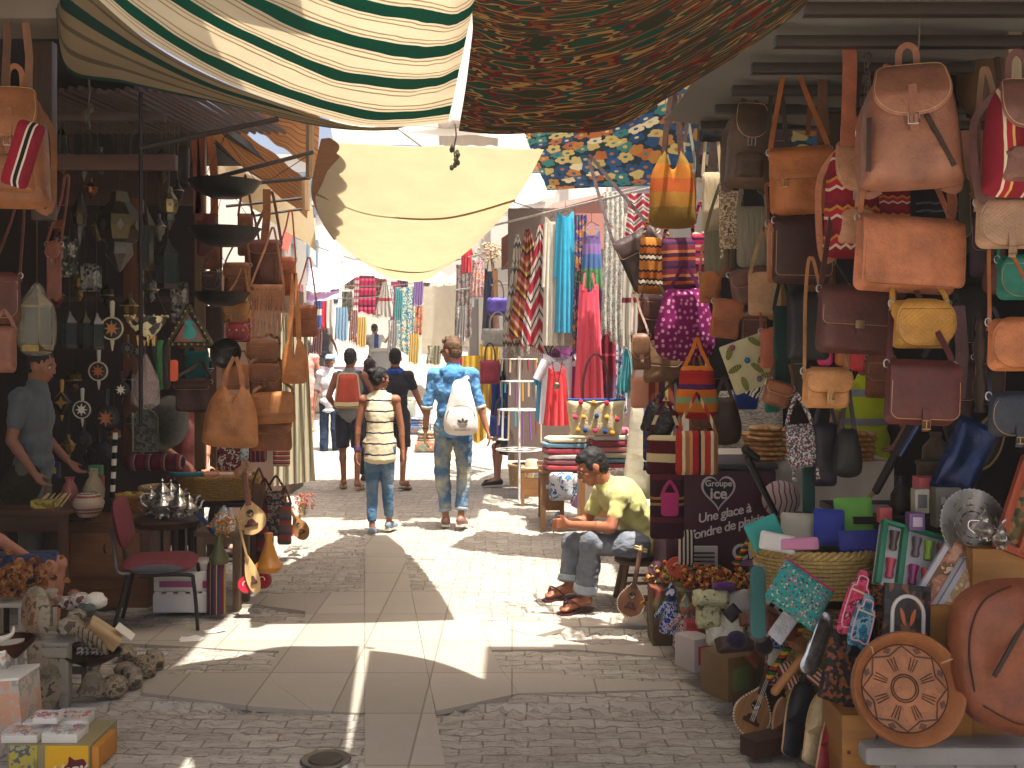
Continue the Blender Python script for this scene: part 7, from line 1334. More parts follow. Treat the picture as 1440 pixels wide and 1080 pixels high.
# bread table
bt, zb = table('bread_table', 'table under a white cloth carrying stacks of round bread', 1040, 1245, 650, 6.5, 900, .8, '#4a3826')
a, b_ = P(1036, 0, 6.5), P(1248, 0, 6.5); cl = empty('tablecloth', V((a.x + b_.x) / 2, 6.9, zb + .004), 'off white cloth draped over the bread table', 'tablecloth'); w2 = (b_.x - a.x) / 2
def tc(u, v):
 x = -w2 - .03 + u * (2 * w2 + .06); s_ = v * 1.15
 if s_ < .3: return V(x, -.43 - .012 * math.sin(u * 30) * (1 - s_ / .3), -.30 + s_)
 return V(x, -.42 + (s_ - .3), .004)
MB().grid(tc, 60, 30, .002).build('cloth', cloth('#b8ae9c', .06, wr=3), cl, 50)
bread = blotch(('#b8864a', '#c8965a', '#a87438', '#d0a468'), 6, bump=.15, rough=.7)
for px, n, d, w_ in ((1078, 7, 6.55, 50), (1112, 6, 6.8, 44), (1206, 6, 6.55, 52), (1060, 5, 6.85, 36)):
 for i in range(n):
  r_ = w_ * d / F / 2 * rnd.uniform(.93, 1.05); x = P(px, 0, d).x + rnd.uniform(-.012, .012); o = MB().lathe([(.001, 0), (r_ * .9, .002), (r_, .014), (r_ * .9, .026), (r_ * .4, .03), (.001, .029)], 22)
  put(o, 'bread', bread, 'flat round bread loaf, %s from the bottom of the %s' % (ORD[i], {1078: 'tall left stack', 1112: 'stack right of the tall one', 1206: 'stack behind the black handbag', 1060: 'short rear left stack'}[px]), 'bread', (x, d, zb + .008 + i * .0305), (0, 0, rnd.random()), 'round bread loaves stacked on the table')
SQB(1046, 528, 7.6, 110, 112, blotch(('#c8c0b4', '#a8a098', '#d8d0c4', '#8a8078', '#d8d0c4'), 10, (1, 1, 5)), 'white cloth with black scribbled pattern hanging behind the bread', up=.02, strap=False, cat='cloth', name='hanging_cloth')
put(MB().ball((0, 0, 0), (.11, .10, .11), 14), 'bag', stripes(((3, '#b0a098'), (1, '#7a2a50')), 0, 7, zig=.1, zn=2), 'round white bag with curved purple stripes under the bread table', 'bag', P(1098, 702, 6.2))
def pole(px0, py0, px1, py1, d, r_, m, lab, name='pole', cat='pole'): a, b_ = P(px0, py0, d), P(px1, py1, d); return put(MB().cap((0, 0, 0), b_ - a, r_, r_ * .9, 8), name, m, lab, cat, a)
pl = pole(1052, 645, 1090, 722, 5.2, .017, metal('#3a3838', .3, .2), 'black and silver metal tube slanting in front of the bread table'); pole(1048, 632, 1064, 644, 5.2, .02, paint('#141414'), 'black plastic clamp on top of the silver tube', 'clamp', 'clamp')
pole(1284, 594, 1232, 690, 4.6, .02, paint('#181414', .6), 'thick dark wooden flute slanting beside the oxblood satchel', 'flute', 'flute'); pole(1290, 600, 1266, 640, 4.5, .012, metal('#4a5a80', .3), 'short blue metal rod under the oxblood satchel', 'rod', 'rod'); pole(1232, 688, 1218, 705, 4.6, .01, cloth('#8a7050'), 'rope wrapped end below the thick dark flute', 'rope', 'rope'); pole(1345, 425, 1300, 500, 4.3, .012, paint('#181414', .4), 'black rod slanting in the dark behind the bags', 'rod', 'rod')
# turned wood behind
tw = lambda c: wood(c, 6, .5)
def turned(px, py, d, w_, h, c, lab, kind=0):
 pr = {0: [(1, 0), (.8, 0), (1, .1), (.95, .5), (.5, .75), (.35, .85), (.5, .95), (.45, 1), (.01, 1)], 1: [(.01, 0), (1, 0), (1, .08), (.92, .12), (.92, .85), (1, .9), (1, 1), (.01, 1)], 2: [(.01, 0), (.8, 0), (.5, .08), (.9, .2), (1, .3), (.5, .42), (.35, .5), (.8, .62), (.9, .72), (.4, .84), (.6, .92), (.4, 1), (.01, 1)]}[kind]
 s = d / F; return put(MB().lathe([(a * w_ * s / 2, b_ * h * s) for a, b_ in pr], 24), {0: 'wooden_vase', 1: 'wooden_drum', 2: 'turned_post'}[kind], tw(c), lab, {0: 'vase', 1: 'drum', 2: 'turned post'}[kind], P(px, py, d))
turned(1316, 650, 4.6, 38, 42, '#5a4230', 'tallest brown wooden vase standing on the wooden drum'); turned(1310, 686, 4.5, 44, 38, '#54402e', 'brown banded wooden drum below the tall vase', 1); turned(1336, 690, 4.8, 24, 140, '#33201a', 'dark turned post with rounded knobs, left of two', 2); turned(1378, 580, 4.9, 22, 130, '#4a3628', 'dark turned post behind the navy bag, right of two', 2)
turned(1266, 722, 4.6, 28, 52, '#2e2018', 'small dark wooden vase behind the green packet'); turned(1288, 722, 4.7, 22, 46, '#38281e', 'small brown wooden vase left of the pink box'); turned(1352, 650, 4.7, 26, 44, '#3c201a', 'reddish wooden vase behind the blue foil bag')
sh_ = empty('display_shelf', V(P(1345, 0, 4.6).x, 4.75, 0), 'dark shelf behind the silver tray carrying wooden drums and vases', 'shelf'); z1 = P(0, 722, 4.6).z; MB().box((0, 0, z1 - .015), (.95, .5, .03)).build('board', dwood, sh_); [MB().box((sx * .43, 0, (z1 - .03) / 2), (.04, .45, z1 - .03)).build('side_panel', dwood, sh_) for sx in (-1, 1)]
SQB(1378, 594, 4.3, 60, 112, metal('#1c2f5a', .25, .9, 14, .5), 'crumpled shiny blue foil bag slanting below the navy saddle bag', roll=.42, up=.02, strap=False, wr=.03, th=.08, cat='foil bag', name='foil_bag')
def boxthing(px, py, d, w_, h, dep, c, lab, name='box', cat='box', roll=0, yaw=0, pitch=0, patch=None, mat=None, bev=.003):
 s = d / F; o = empty(name, P(px, py, d), lab, cat, None, (pitch, roll, yaw)); MB().box((0, dep / 2, h * s / 2), (w_ * s, dep, h * s), None, bev).build('box', mat or paint(c, .45), o)
 if patch: MB().box((0, -.003, h * s * .5), (w_ * s * .62, .004, h * s * .55), None, .001).build('printed_patch', paint(patch) if patch[0] == '#' else MC_[patch], o)
 return o
MC_ = dict(dots=cells(('#8a8078', '#5a4a70', '#a8a098'), 60), glass=None)
boxthing(1308, 702, 4.35, 30, 30, .08, '#c25a5a', 'pink cardboard box below the brown wooden drum'); boxthing(1297, 722, 4.2, 20, 34, .05, '#9a9484', 'pale packet with a grey oval', patch='#4a4a4c'); boxthing(1290, 746, 4.15, 22, 24, .05, '#6a4a78', 'small violet packet below the pale one', patch='#a89ab0')
boxthing(1334, 742, 4.25, 36, 56, .06, '#7a7468', 'silver grey packet with violet flowers and a green top', patch='dots'); boxthing(1348, 700, 4.3, 20, 14, .06, '#4a9a34', 'bright green packet corner above the silver tray'); boxthing(1246, 736, 4.3, 18, 22, .04, '#b04a44', 'small coral red packet beside the green one')
# silver tray with tea set
tr = empty('serving_tray', P(1366, 738, 4.1), 'round engraved silver tray standing upright behind two small teapots', 'serving tray', None, (R(78), 0, R(8)))
MB().lathe([(.001, 0), (.085, 0), (.09, .006), (.12, .008), (.134, .014), (.137, .018), (.13, .018), (.09, .012), (.001, .006)], 40).build('tray', silver, tr)
m = MB(); [m.ball((.135 * math.cos(a), .135 * math.sin(a), .016), .005, 5) for a in [i * 2 * PI / 44 for i in range(44)]]; m.build('beaded_edge', silver, tr); m = MB(); [m.tube([(r_ * math.cos(a), r_ * math.sin(a), .010 + .003 * math.sin(9 * a)) for a in [i * PI / 36 for i in range(72)]], .0025, 4, closed=True) for r_ in (.05, .075, .1)]; m.build('engraving', metal('#7a766c', .3), tr)
teapot(1385, 758, 3.95, .62, 'silver teapot in front of the engraved tray'); teapot(1408, 770, 3.9, .5, 'small silver teapot at the right of the engraved tray', 1.5)
fr_ = empty('carved_screen', P(1440, 760, 4.0), 'orange red carved wooden screen leaning at the right edge', 'frame', None, (R(-8), R(22), 0)); rw = wood('#a84a2a', 8)
for x in (-.09, .0, .09): MB().box((x, 0, .12), (.03, .03, .36), None, .006).build('upright', rw, fr_)
for z in (-.05, .29): MB().box((0, -.002, z), (.21, .026, .03), None, .006).build('rail', rw, fr_)
MB().box((0, .01, .12), (.20, .008, .32)).build('painted_panel', cells(('#3a3a18', '#5a4a20', '#8a5a28', '#2a2a14'), 40), fr_)
pt = empty('oval_chair_back', P(1400, 590, 4.5), 'black and gold oval back of a chair in the dark at right', 'chair back', None, (0, R(20), 0)); MB().tube([(.06 * math.cos(a), 0, -.10 + .12 * math.sin(a)) for a in [i * PI / 14 for i in range(28)]], .008, 6, closed=True).build('rim', metal('#6a5838', .4), pt); MB().pillow(circ(.055, 20, (0, -.10), .11), .02, 3).build('pad', paint('#1a1614'), pt)
# baskets and packets
bk = basket(1146, 832, 4.5, 172, 62, 'big round wicker basket full of cloth packets', '#b89a58', ell=.8, top=1.22); ws = basket(1160, 1035, 4.6, 100, 190, 'tall narrow wicker basket supporting the big round one', '#a08648', rim=False, top=1.0)
pk_ = 'folded cloths in clear packets in the big wicker basket'
for px, py, d, w_, h, c, lab, rl in ((1084, 768, 4.38, 48, 40, '#1f8f86', 'teal folded cloth packet at the left of the basket', -.4), (1092, 776, 4.3, 52, 26, '#c8c4bc', 'white folded cloth packet at the left rim', .2), (1128, 764, 4.5, 60, 42, '#b0aa94', 'cream folded cloth packet with a printed square', .05), (1166, 768, 4.45, 44, 52, '#0c2a90', 'royal blue folded cloth packet in the middle', .06), (1122, 774, 4.3, 60, 18, '#c07a98', 'pink rolled cloth packet at the front', -.03),
  (1204, 764, 4.5, 54, 64, '#68a83c', 'lime green folded cloth packet', -.02), (1214, 776, 4.35, 66, 30, '#08187c', 'dark blue folded cloth packet lying at the right rim', -.03), (1240, 770, 4.6, 30, 60, '#9a9a98', 'clear packet with pale grey contents behind the lime one', 0)):
 s = d / F; o = empty('cloth_packet', P(px, py, d), lab, 'cloth packet', pk_, (R(-12), rl, 0)); w2, hh = w_ * s, h * s
 MB().pillow(rrect(w2, hh, .012, z0=hh), .026, 6, 5, wr=.008, seed=px).build('folded_cloth', cloth(c, .12, rough=.6), o); MB().pillow(rrect(w2 * 1.06, hh * 1.06, .01, z0=hh * 1.03), .032, 6, 5, wr=.010, seed=px).build('clear_wrapper', film('#ffffff', .022, .05), o)
def flat(px, py, d, w_, h, roll, mat, lab, name, cat, th=.025, pitch=-20, r=.01, wr=.008, yaw=0, group=None, q=.45):
 s = d / F; return put(MB().pillow(rrect(w_ * s, h * s, r, z0=h * s / 2), th, 6, 5, wr=wr, seed=px, q=q), name, mat, lab, cat, P(px, py, d), (R(pitch), roll, yaw), group)
dots = cells(('#1f8078', '#1f8078', '#268078', '#1f8078', '#237a76', '#a84a68', '#1f8078', '#b0a680', '#1f7c74', '#24404a', '#1f8078', '#2a8a80'), 150, .6, .3)
tp = flat(1124, 836, 4.15, 84, 66, .62, dots, 'teal pouch with small coloured dots and a pink zip leaning on the basket', 'dotted_pouch', 'pouch', .04); m = MB(); s = 4.15 / F; m.ribbon([(-42 * s, 0, 33 * s), (42 * s, 0, 33 * s)], .008, .004); o = m.build('zip', cloth('#9a2a54'), tp)
lf_ = flat(1066, 846, 4.3, 22, 100, .08, cloth('#1c5f5c'), 'slim teal pouch inside a clear plastic sleeve left of the basket', 'plastic_sleeve', 'pouch', .025, r=.03); s = 4.3 / F; MB().pillow(rrect(27 * s, 112 * s, .035, z0=56 * s), .035, 5, 4, wr=.012).build('clear_sleeve', film('#e8f0e8', .04), lf_)
# green case with glasses
gc = empty('glassware_case', P(1284, 790, 4.15), 'green edged white display case holding two rows of coloured tea glasses', 'display case', None, (R(-22), R(16), 0)); s = 4.15 / F
MB().box((0, .02, 0), (100 * s, .03, 88 * s), None, .004).build('backing', paint('#b8b4b0', .5), gc)
for x, w_ in ((-48, 8), (-18, 8), (48, 8)): MB().box((x * s, -.008, 0), (w_ * s, .03, 90 * s), None, .002).build('divider', paint('#1a6a4a', .4), gc)
MB().box((0, -.004, 45 * s), (104 * s, .04, 5 * s), None, .002).build('top_edge', paint('#1a6a4a', .4), gc)
for j, z in enumerate((22, -18)):
 for i, x in enumerate((-33, 0, 18, 36)):
  c = (('#4a3a34', '#5a4a50', '#7a9a2c', '#7a3a34'), ('#a83a4a', '#8a1f5a', '#c0483c', '#5a3a58'))[j][i]; m = MB(); m.lathe([(.001, 0), (.014, 0), (.016, .01), (.013, .03), (.02, .075), (.018, .075), (.012, .03), (.001, .008)], 14); m.xf(Matrix.Translation((x * s, -.012, (z - 15) * s))); m.build('tea_glass', paint(c, .12, .3, 30), gc)
for k_, (px, py, lab) in enumerate(((1326, 800, 'white tray of cream pastries leaning right of the green case, left one'), (1352, 824, 'white tray with a cream folded cloth leaning on the pine box, right one'))):
 s = 4.0 / F; o = empty('slim_tray', P(px, py, 4.05), lab, 'slim tray', None, (R(-15), R(38), 0)); MB().box((0, 0, 0), (34 * s, .02, 128 * s), None, .005).build('tray', paint('#b4b2b4', .5), o); MB().pillow(rrect(20 * s, 105 * s, .01, z0=52 * s), .03, 4, 3, wr=.01, c=(0, -.012, 0)).build('contents', blotch(('#c8a878', '#b8946a', '#d8c09a'), 20) if k_ else blotch(('#c89a80', '#b07a60', '#7a5a40', '#d8b898'), 16), o)
# pine boxes
def pine(px0, px1, py, d, dep, lab, zb_=0):
 a, b_ = P(px0, py, d), P(px1, py, d); o = empty('pine_box', V((a.x + b_.x) / 2, d + dep / 2, zb_), lab, 'wooden box'); h = a.z - zb_; w_ = b_.x - a.x; m = wood('#a5702e', 4, .5, 0, .3)
 MB().box((0, -dep / 2 + .01, h / 2), (w_, .02, h), None, .003).build('front_board', m, o); MB().box((0, dep / 2 - .01, h / 2), (w_, .02, h)).build('back_board', m, o); [MB().box((sx * (w_ / 2 - .01), 0, h / 2), (.02, dep - .042, h)).build('end_board', wood('#a06a2a', 4, .5, 1, .3), o) for sx in (-1, 1)]
 MB().box((0, 0, h - .009), (w_ - .042, dep - .042, .016)).build('lid', m, o); MB().box((-w_ * .3, -dep / 2 + .0, h * .6), (.012, .006, .012)).build('knot', paint('#4a2410'), o); return o
pine(1368, 1560, 772, 4.0, .35, 'tall pine box at the right edge under the silver tray'); pine(1300, 1368, 852, 3.98, .35, 'middle pine box, one step below the tall one'); pine(1184, 1232, 1006, 3.95, .25, 'small low pine box behind the grey foam block')
# embroidered hand charms, patterned bags, carved mirror
def hamsa(px, py, d, w_, h, roll, mat, lab):
 s = d / F; W2, H2 = w_ * s / 2, h * s / 2; out = smooth_out([(-W2, -H2), (0, -H2 * 1.05), (W2, -H2), (W2 * 1.0, H2 * .4), (W2 * .6, H2 * .6), (W2 * .5, H2 * .95), (0, H2 * 1.02), (-W2 * .5, H2 * .95), (-W2 * .6, H2 * .6), (-W2, H2 * .4)], 4); o = put(MB().pillow(out, .02, 5, 5), 'embroidered_charm', mat, lab, 'wall charm', P(px, py, d), (R(-20), roll, 0), None); MB().ribbon([(-W2 * .9, -.012, H2 * .3), (W2 * .9, -.012, H2 * .3)], .006, .003).build('trim', cloth('#c8b090'), o); MB().tube([(a * .8, -.011, b_ * .8) for a, b_ in out], .003, 4, closed=True).build('braid', cloth('#d8a0a8'), o)
hamsa(1204, 846, 4.05, 32, 92, .42, blotch(('#a82444', '#b83050', '#c84a68', '#7a1a34', '#c89a88'), 25), 'crimson embroidered hand shaped charm leaning on the wicker'); hamsa(1214, 872, 4.0, 30, 72, .40, blotch(('#1c4a64', '#2a6a80', '#7aa0a8', '#163a50'), 25), 'blue embroidered hand shaped charm in front of the crimson one')
flat(1248, 862, 4.1, 50, 96, .3, blotch(('#1c1612', '#2a2420', '#8a4a1c', '#1a1614', '#24201c'), 28), 'black carved bag with orange leaf shapes behind the arched mirror', 'patterned_bag', 'bag')
am = empty('arched_mirror', P(1276, 868, 3.95), 'black painted mirror frame with a white arch and orange leaves', 'mirror', None, (R(-12), R(6), 0)); s = 3.95 / F
MB().box((0, .01, 0), (66 * s, .02, 90 * s), None, .004).build('board', cells(('#15120f', '#15120f', '#1c1814', '#6a3a18'), 34), am); MB().tube([(-22 * s, -.006, -44 * s), (-22 * s, -.006, 5 * s)] + [(-22 * s * math.cos(a), -.006, 5 * s + 24 * s * math.sin(a)) for a in [i * PI / 12 for i in range(1, 12)]] + [(22 * s, -.006, 5 * s), (22 * s, -.006, -44 * s)], .0075, 7).build('white_arch', paint('#c0b8b0', .5), am)
for sx in (-1, 1): MB().prism(smooth_out([(sx * 3 * s, -12 * s), (sx * 9 * s, -4 * s), (sx * 11 * s, 12 * s), (sx * 5 * s, 4 * s)], 4), -.006, .0).build('leaf', paint('#b05a1c'), am, 0)
flat(1190, 930, 4.1, 60, 120, .35, cells(('#15110e', '#15110e', '#7a4418', '#1a1512', '#8a4a20'), 70, .6), 'black bag woven with small orange squares behind the slippers', 'patterned_bag', 'bag', .05)
flat(1212, 895, 4.05, 44, 60, .2, paint('#17181a', .25), 'black glossy packet below the blue charm', 'packet', 'packet')
# leather bowl and big leather bag on the foam block
fb_ = empty('foam_block', V(P(1340, 0, 3.95).x, 4.05, 0), 'long grey white styrofoam block in the bottom right corner', 'foam block'); z0 = P(0, 1040, 3.95).z; fm = paint('#a5a099', .9, .15, 6, .6)
MB().box((.04, 0, z0 - .035), (.78, .36, .07), None, .02).build('top_tray', fm, fb_); MB().box((.06, .01, (z0 - .072) / 2), (.70, .32, z0 - .072), None, .02).build('lower_body', fm, fb_)
for x in (-.2, .02, .24): MB().box((x, -.15, z0 - .1), (.07, .03, .07), None, .012).build('rib', fm, fb_)
lt = '#9a623a'; lb = empty('leather_bowl', P(1272, 968, 3.82), 'shallow round tan leather bowl tooled with an eight point star', 'leather bowl', None, (R(74), 0, R(-4))); r_ = 78 * 3.82 / F
MB().lathe([(.001, 0), (r_ * .76, .0), (r_ * .80, .012), (r_ * .90, .06), (r_ * .97, .072), (r_, .06), (r_ * .98, .02), (r_ * .85, -.03), (r_ * .5, -.04), (.001, -.04)], 48).build('bowl', leather(lt), lb)
st = [((r_ * (.74 if i % 2 == 0 else .60)) * math.cos(i * PI / 8), (r_ * (.74 if i % 2 == 0 else .60)) * math.sin(i * PI / 8)) for i in range(16)]
m = MB(); m.tube([(a, b_, .003) for a, b_ in st], .0028, 5, closed=True)
for rr in (.2, .24, .76): m.tube([(r_ * rr * math.cos(a), r_ * rr * math.sin(a), .003) for a in [i * PI / 20 for i in range(40)]], .002, 4, closed=True)
for i in range(8):
 a = i * PI / 4 + PI / 8; u = V(math.cos(a), math.sin(a), 0); v = V(-u.y, u.x, 0)
 for t in (-.012, 0, .012): m.tube([u * r_ * .32 + v * t * .6 + V(0, 0, .003), u * r_ * .56 + v * t + V(0, 0, .003)], .0016, 4)
m.build('tooled_pattern', leather('#4a2a18'), lb)
for i in range(8): a = i * PI / 4 + PI / 8; MB().prism([(0, -.016), (.012, 0), (0, .016), (-.012, 0)], -.002, .0035).xf(Matrix.Translation((r_ * .70 * math.cos(a), r_ * .70 * math.sin(a), 0)) @ Matrix.Rotation(a, 4, 'Z') @ Matrix.Rotation(R(90), 4, 'X')).build('stamped_corner', leather('#5a3420'), lb, 0)
for a in (.6, 2.3): MB().tube([(r_ * .8 * math.cos(a), r_ * .8 * math.sin(a), .02), (r_ * .93 * math.cos(a), r_ * .93 * math.sin(a), .075), (r_ * 1.0 * math.cos(a), r_ * 1.0 * math.sin(a), .06)], .0025, 5).build('thong', cloth('#d0b890'), lb)
bgb = empty('leather_duffel', P(1400, 938, 3.78), 'large cognac leather bag with a dark zip slumped on the foam block', 'leather bag', None, (R(-6), R(-10), 0)); s = 3.78 / F
MB().pillow(smooth_out([(-20 * s, 112 * s), (40 * s, 118 * s), (85 * s, 90 * s), (90 * s, -60 * s), (40 * s, -98 * s), (5 * s, -96 * s), (-52 * s, -58 * s), (-62 * s, 10 * s), (-50 * s, 78 * s)], 5), .17, 12, 4.5, wr=.03, seed=4, q=.45).build('body', leather('#84482c', 0, .45), bgb)
[MB().tube(spline([V(a * s, -y, b_ * s) for a, y, b_ in q], 6), .0035, 5).build('piping', leather('#3a1c10'), bgb) for q in (((-46, .07, -20), (-44, .078, 30), (-30, .08, 72), (-4, .075, 100), (36, .06, 110)), ((-40, .08, -40), (0, .09, -70), (50, .08, -80)))]; MB().ribbon(spline([(-20 * s, -.10, -2 * s), (10 * s, -.102, 32 * s), (60 * s, -.085, 86 * s)], 5), .014, .004).build('zip', leather('#2c1810'), bgb)
# lutes on the right
lute(P(1062, 992, 4.72), (R(-16), R(28), R(6)), .28, .175, 'beaded tan lute with a dark neck, lowest on the right', '#b8804c', '#4a2420', '#a8885c', beads=True, nk=1.15); lute(P(889, 838, 6.5), (R(-14), R(10), R(-10)), .27, .165, 'small beaded lute leaning on the stool of the seated young man', '#8e5a38', '#6a3e28', '#b89468', beads=True, nk=1.2)
# slippers and knives
def slipper(px, py, d, L_, roll, c, lab, ci=None):
 o = empty('slipper', P(px, py, d), lab, 'slipper', 'leather slippers standing on end', (R(-12), roll, R(20))); w2 = L_ * .17
 out = smooth_out([(0, L_ / 2), (w2 * .7, L_ * .36), (w2, L_ * .1), (w2 * .8, -L_ * .3), (w2 * .6, -L_ * .47), (-w2 * .6, -L_ * .47), (-w2 * .8, -L_ * .3), (-w2, L_ * .1), (-w2 * .7, L_ * .36)], 4); MB().prism(out, .0, .012).build('sole', leather('#c8a070' if ci is None else ci), o)
 MB().pillow([(a, b_) for a, b_ in out if b_ > -L_ * .12], .09, 6, 2.2).build('upper', leather(c), o); MB().pillow([(a * 1.02, b_) for a, b_ in out if b_ < -L_ * .05], .03, 4, 2).build('heel', leather(c), o)
slipper(1150, 1022, 4.25, .30, .42, '#c8b080', 'cream leather slipper with a folded heel'); slipper(1168, 1042, 4.15, .26, .46, '#8a1c24', 'red leather slipper right of the cream one'); slipper(1122, 1006, 4.4, .34, .38, '#1f2024', 'black leather slipper left of the cream one'); slipper(1098, 1018, 4.5, .22, .3, '#8a5a34', 'small tan slipper beside the beaded lute')
flat(1150, 905, 4.2, 26, 92, .5, metal('#b8b8b4', .15, .2), 'shiny silver oval plate leaning on the wicker', 'oval_plate', 'plate', .015, r=.03); pole(1090, 972, 1128, 925, 4.3, .018, leather('#a8703c'), 'tan leather knife sheath', 'knife_sheath', 'sheath'); flat(1108, 872, 4.4, 26, 70, .75, film('#e8ecf0', .8, .1), 'shiny white plastic wrapped roll above the beaded lute', 'wrapped_roll', 'packet', .03)
sk_ = stripes(((1, '#a82a1c'), (1, '#c8a020'), (1, '#2a5a24'), (.6, '#1a1a14')), 2, 5); pole(1082, 952, 1128, 880, 4.5, .016, sk_, 'red, yellow and green banded stick beside the beaded lute', 'banded_stick', 'stick'); pole(1036, 792, 1058, 752, 5.4, .016, sk_, 'banded stick leaning on the maroon freezer', 'banded_stick', 'stick')
bx = boxthing(1042, 985, 4.9, 46, 62, .2, '#6e5433', 'brown cardboard box with green printing below the plastic sleeve', 'cardboard_box', 'cardboard box', yaw=.5, patch='#5a6a38'); boxthing(990, 944, 5.35, 34, 46, .16, '#b0a49c', 'white and pink box at the edge of the right display', yaw=.5, patch='#b02a44'); boxthing(1098, 1062, 4.4, 90, 26, .1, '#3c2418', 'flat dark wooden tray under the slippers', 'wooden_tray', 'tray', yaw=.5)
o = boxthing(1075, 1000, 5.0, 130, 70, .7, '#4a3826', 'dark low crate under the right display', 'low_crate', 'crate', yaw=.15); o.location = (1.32, 5.0, 0); o.children[0].location.z = 0
flat(1036, 905, 4.7, 60, 24, -.1, leather('#3a2418'), 'dark leather sandal lying on the cardboard box', 'sandal', 'sandal', .05, -50); put(MB().ball((0, 0, 0), (.045, .04, .04), 12), 'pompom', cloth('#241838', .3, wr=60), 'deep purple pompom on the cardboard box', 'pompom', P(1036, 900, 4.65)); put(MB().ball((0, 0, 0), (.04, .04, .04), 12), 'pompom', cloth('#241418', .3, wr=60), 'dark wine pompom beside the white plastic roll', 'pompom', P(1074, 908, 4.5))
for px, py, w_, h, rl, m, lab in ((1000, 842, 54, 24, .05, blotch(('#b8b48a', '#c8c49a', '#b8b48a', '#5a4a30'), 30), 'cream cloth box printed with small marks, upper one'), (996, 868, 36, 34, .1, blotch(('#b8b48a', '#c8c49a', '#a8a47a', '#4a5a30'), 30), 'cream cloth box printed with small marks, lower one'), (1020, 884, 56, 48, .0, film('#e8e4d0', .7, .12), 'crumpled silvery plastic packet of cream cloth'), (1038, 850, 40, 36, -.3, cloth('#a8a29a'), 'grey white folded cloth above the plastic packet'), (1018, 826, 34, 12, .0, cloth('#5a2a6a'), 'purple folded cloth on the cream boxes'), (1062, 900, 30, 110, .6, wood('#7a5a38'), 'bundle of wooden slats leaning left of the slim teal pouch')):
 flat(px, py, 5.2, w_, h, rl, m, lab, 'folded_cloth' if 'slats' not in lab else 'slat_bundle', 'folded cloth' if 'slats' not in lab else 'slats', .12, -25, .02, .02)
boxthing(976, 902, 5.5, 22, 26, .1, '#8a1420', 'small red box beside the clown doll', patch='#a02430')
flat(1095, 880, 4.5, 60, 30, .4, leather('#6a3020'), 'red brown leather pouch under the dotted pouch', 'leather_pouch', 'pouch', .05); flat(1105, 850, 4.6, 60, 26, .5, stripes(((1, '#c8c0b8'), (1, '#1c2030')), 0, 4), 'black and white striped sandal behind the dotted pouch', 'sandal', 'sandal', .04); flat(1095, 940, 4.8, 40, 50, .2, blotch(('#a89a88', '#7a2a38', '#c8b8a0'), 18), 'crumpled red and beige printed paper behind the lute neck', 'printed_paper', 'paper', .08, wr=.03)
# dolls
def doll(px, py, d, h, c, c2, lab, hat=False):
 s = d / F * h; o = empty('doll', P(px, py, d), lab, 'doll'); q = .35 * s
 MB().lathe([(.001, 0), (q * .8, 0), (q * .75, .2 * s), (q * .4, .55 * s), (q * .3, .68 * s), (.001, .7 * s)], 16).build('dress', blotch(c, 60), o); MB().ball((0, 0, .80 * s), .12 * s, 9).build('head', cloth(c2), o); [MB().cap((sx * q * .35, 0, .62 * s), (sx * q * 1.0, -.02, .38 * s), .07 * s, .05 * s, 7).build('arm', blotch(c, 60), o) for sx in (-1, 1)]
 MB().lathe([(.14 * s, .84 * s), (.1 * s, .95 * s), (.001, 1.12 * s)], 12).build('hat', blotch(('#c83a1c', '#2a8a8a', '#c8a020') if hat else ('#16306a', '#c8c8d0'), 30), o)
doll(944, 888, 5.9, 62, ('#14306e', '#1c3c8a', '#c8ccd8', '#14306e'), '#1a2c60', 'small doll in a blue and white dress'); doll(964, 908, 5.75, 66, ('#7a1a34', '#b8b0a8', '#8a2440'), '#b87858', 'small clown doll in a wine red dress and pointed hat', True)
pcol = [('#8a1a1c', '#c88a1c', '#2a4a24', '#b8401c'), ('#b8601c', '#8a2a1c', '#c8943c', '#6a1a18'), ('#8a1c20', '#3a5a2a', '#c8a040', '#a82c44')]
for i, (px, py, d, n, rx, lab) in enumerate(((936, 850, 6.5, 110, .10, 'heap of red and yellow potpourri beside the stool'), (1000, 822, 5.95, 150, .2, 'heap of orange and brown seed strings below the vent grille'), (948, 822, 6.2, 90, .14, 'heap of dark red beads between the drums'), (1040, 830, 5.6, 80, .12, 'heap of ochre seed strings beside the freezer base'))):
 m = MB(); [m.ball((rnd.gauss(0, rx * .5), rnd.gauss(0, .06), abs(rnd.gauss(0, .045))), (rnd.uniform(.01, .022),) * 3, 4) for _ in range(n)]; o = put(m, 'potpourri', blotch(pcol[i % 3], 22, bump=.3), lab, 'potpourri', P(px, py, d), kind='stuff')
 bs_ = empty('display_box', V(P(px, 0, d).x, d, 0), 'low box under the %s' % lab[5:], 'box'); zz_ = P(0, py, d).z; MB().box((0, 0, zz_ / 2 - .005), (rx * 2, .24, zz_ - .01), None, .005).build('box', blotch(('#6a6a3a', '#5a4a30', '#7a3a2c'), 6), bs_)
drum(952, 798, 6.1, 15, '#b0401c', 'orange hand drum leaning on the freezer', False); drum(924, 801, 6.3, 12, '#6a3a4a', 'dusky violet hand drum beside the orange one', False); drum(938, 812, 6.2, 11, '#8a241c', 'dark red hand drum below the two others', False)
SQB(896, 566, 7.4, 44, 136, cloth('#d8ceb8', .05, trans=.3), 'cream white dress hanging behind the young man\'s back', up=.04, strap=False, wt=.08, cat='dress', name='dress', th=.05); SQB(965, 745, 6.0, 22, 50, stripes(((1, '#c8c0b0'), (1, '#2a2420')), 0, 4), 'striped grey cloth below the hot pink purse', up=.02, strap=False, cat='cloth', name='hanging_cloth')
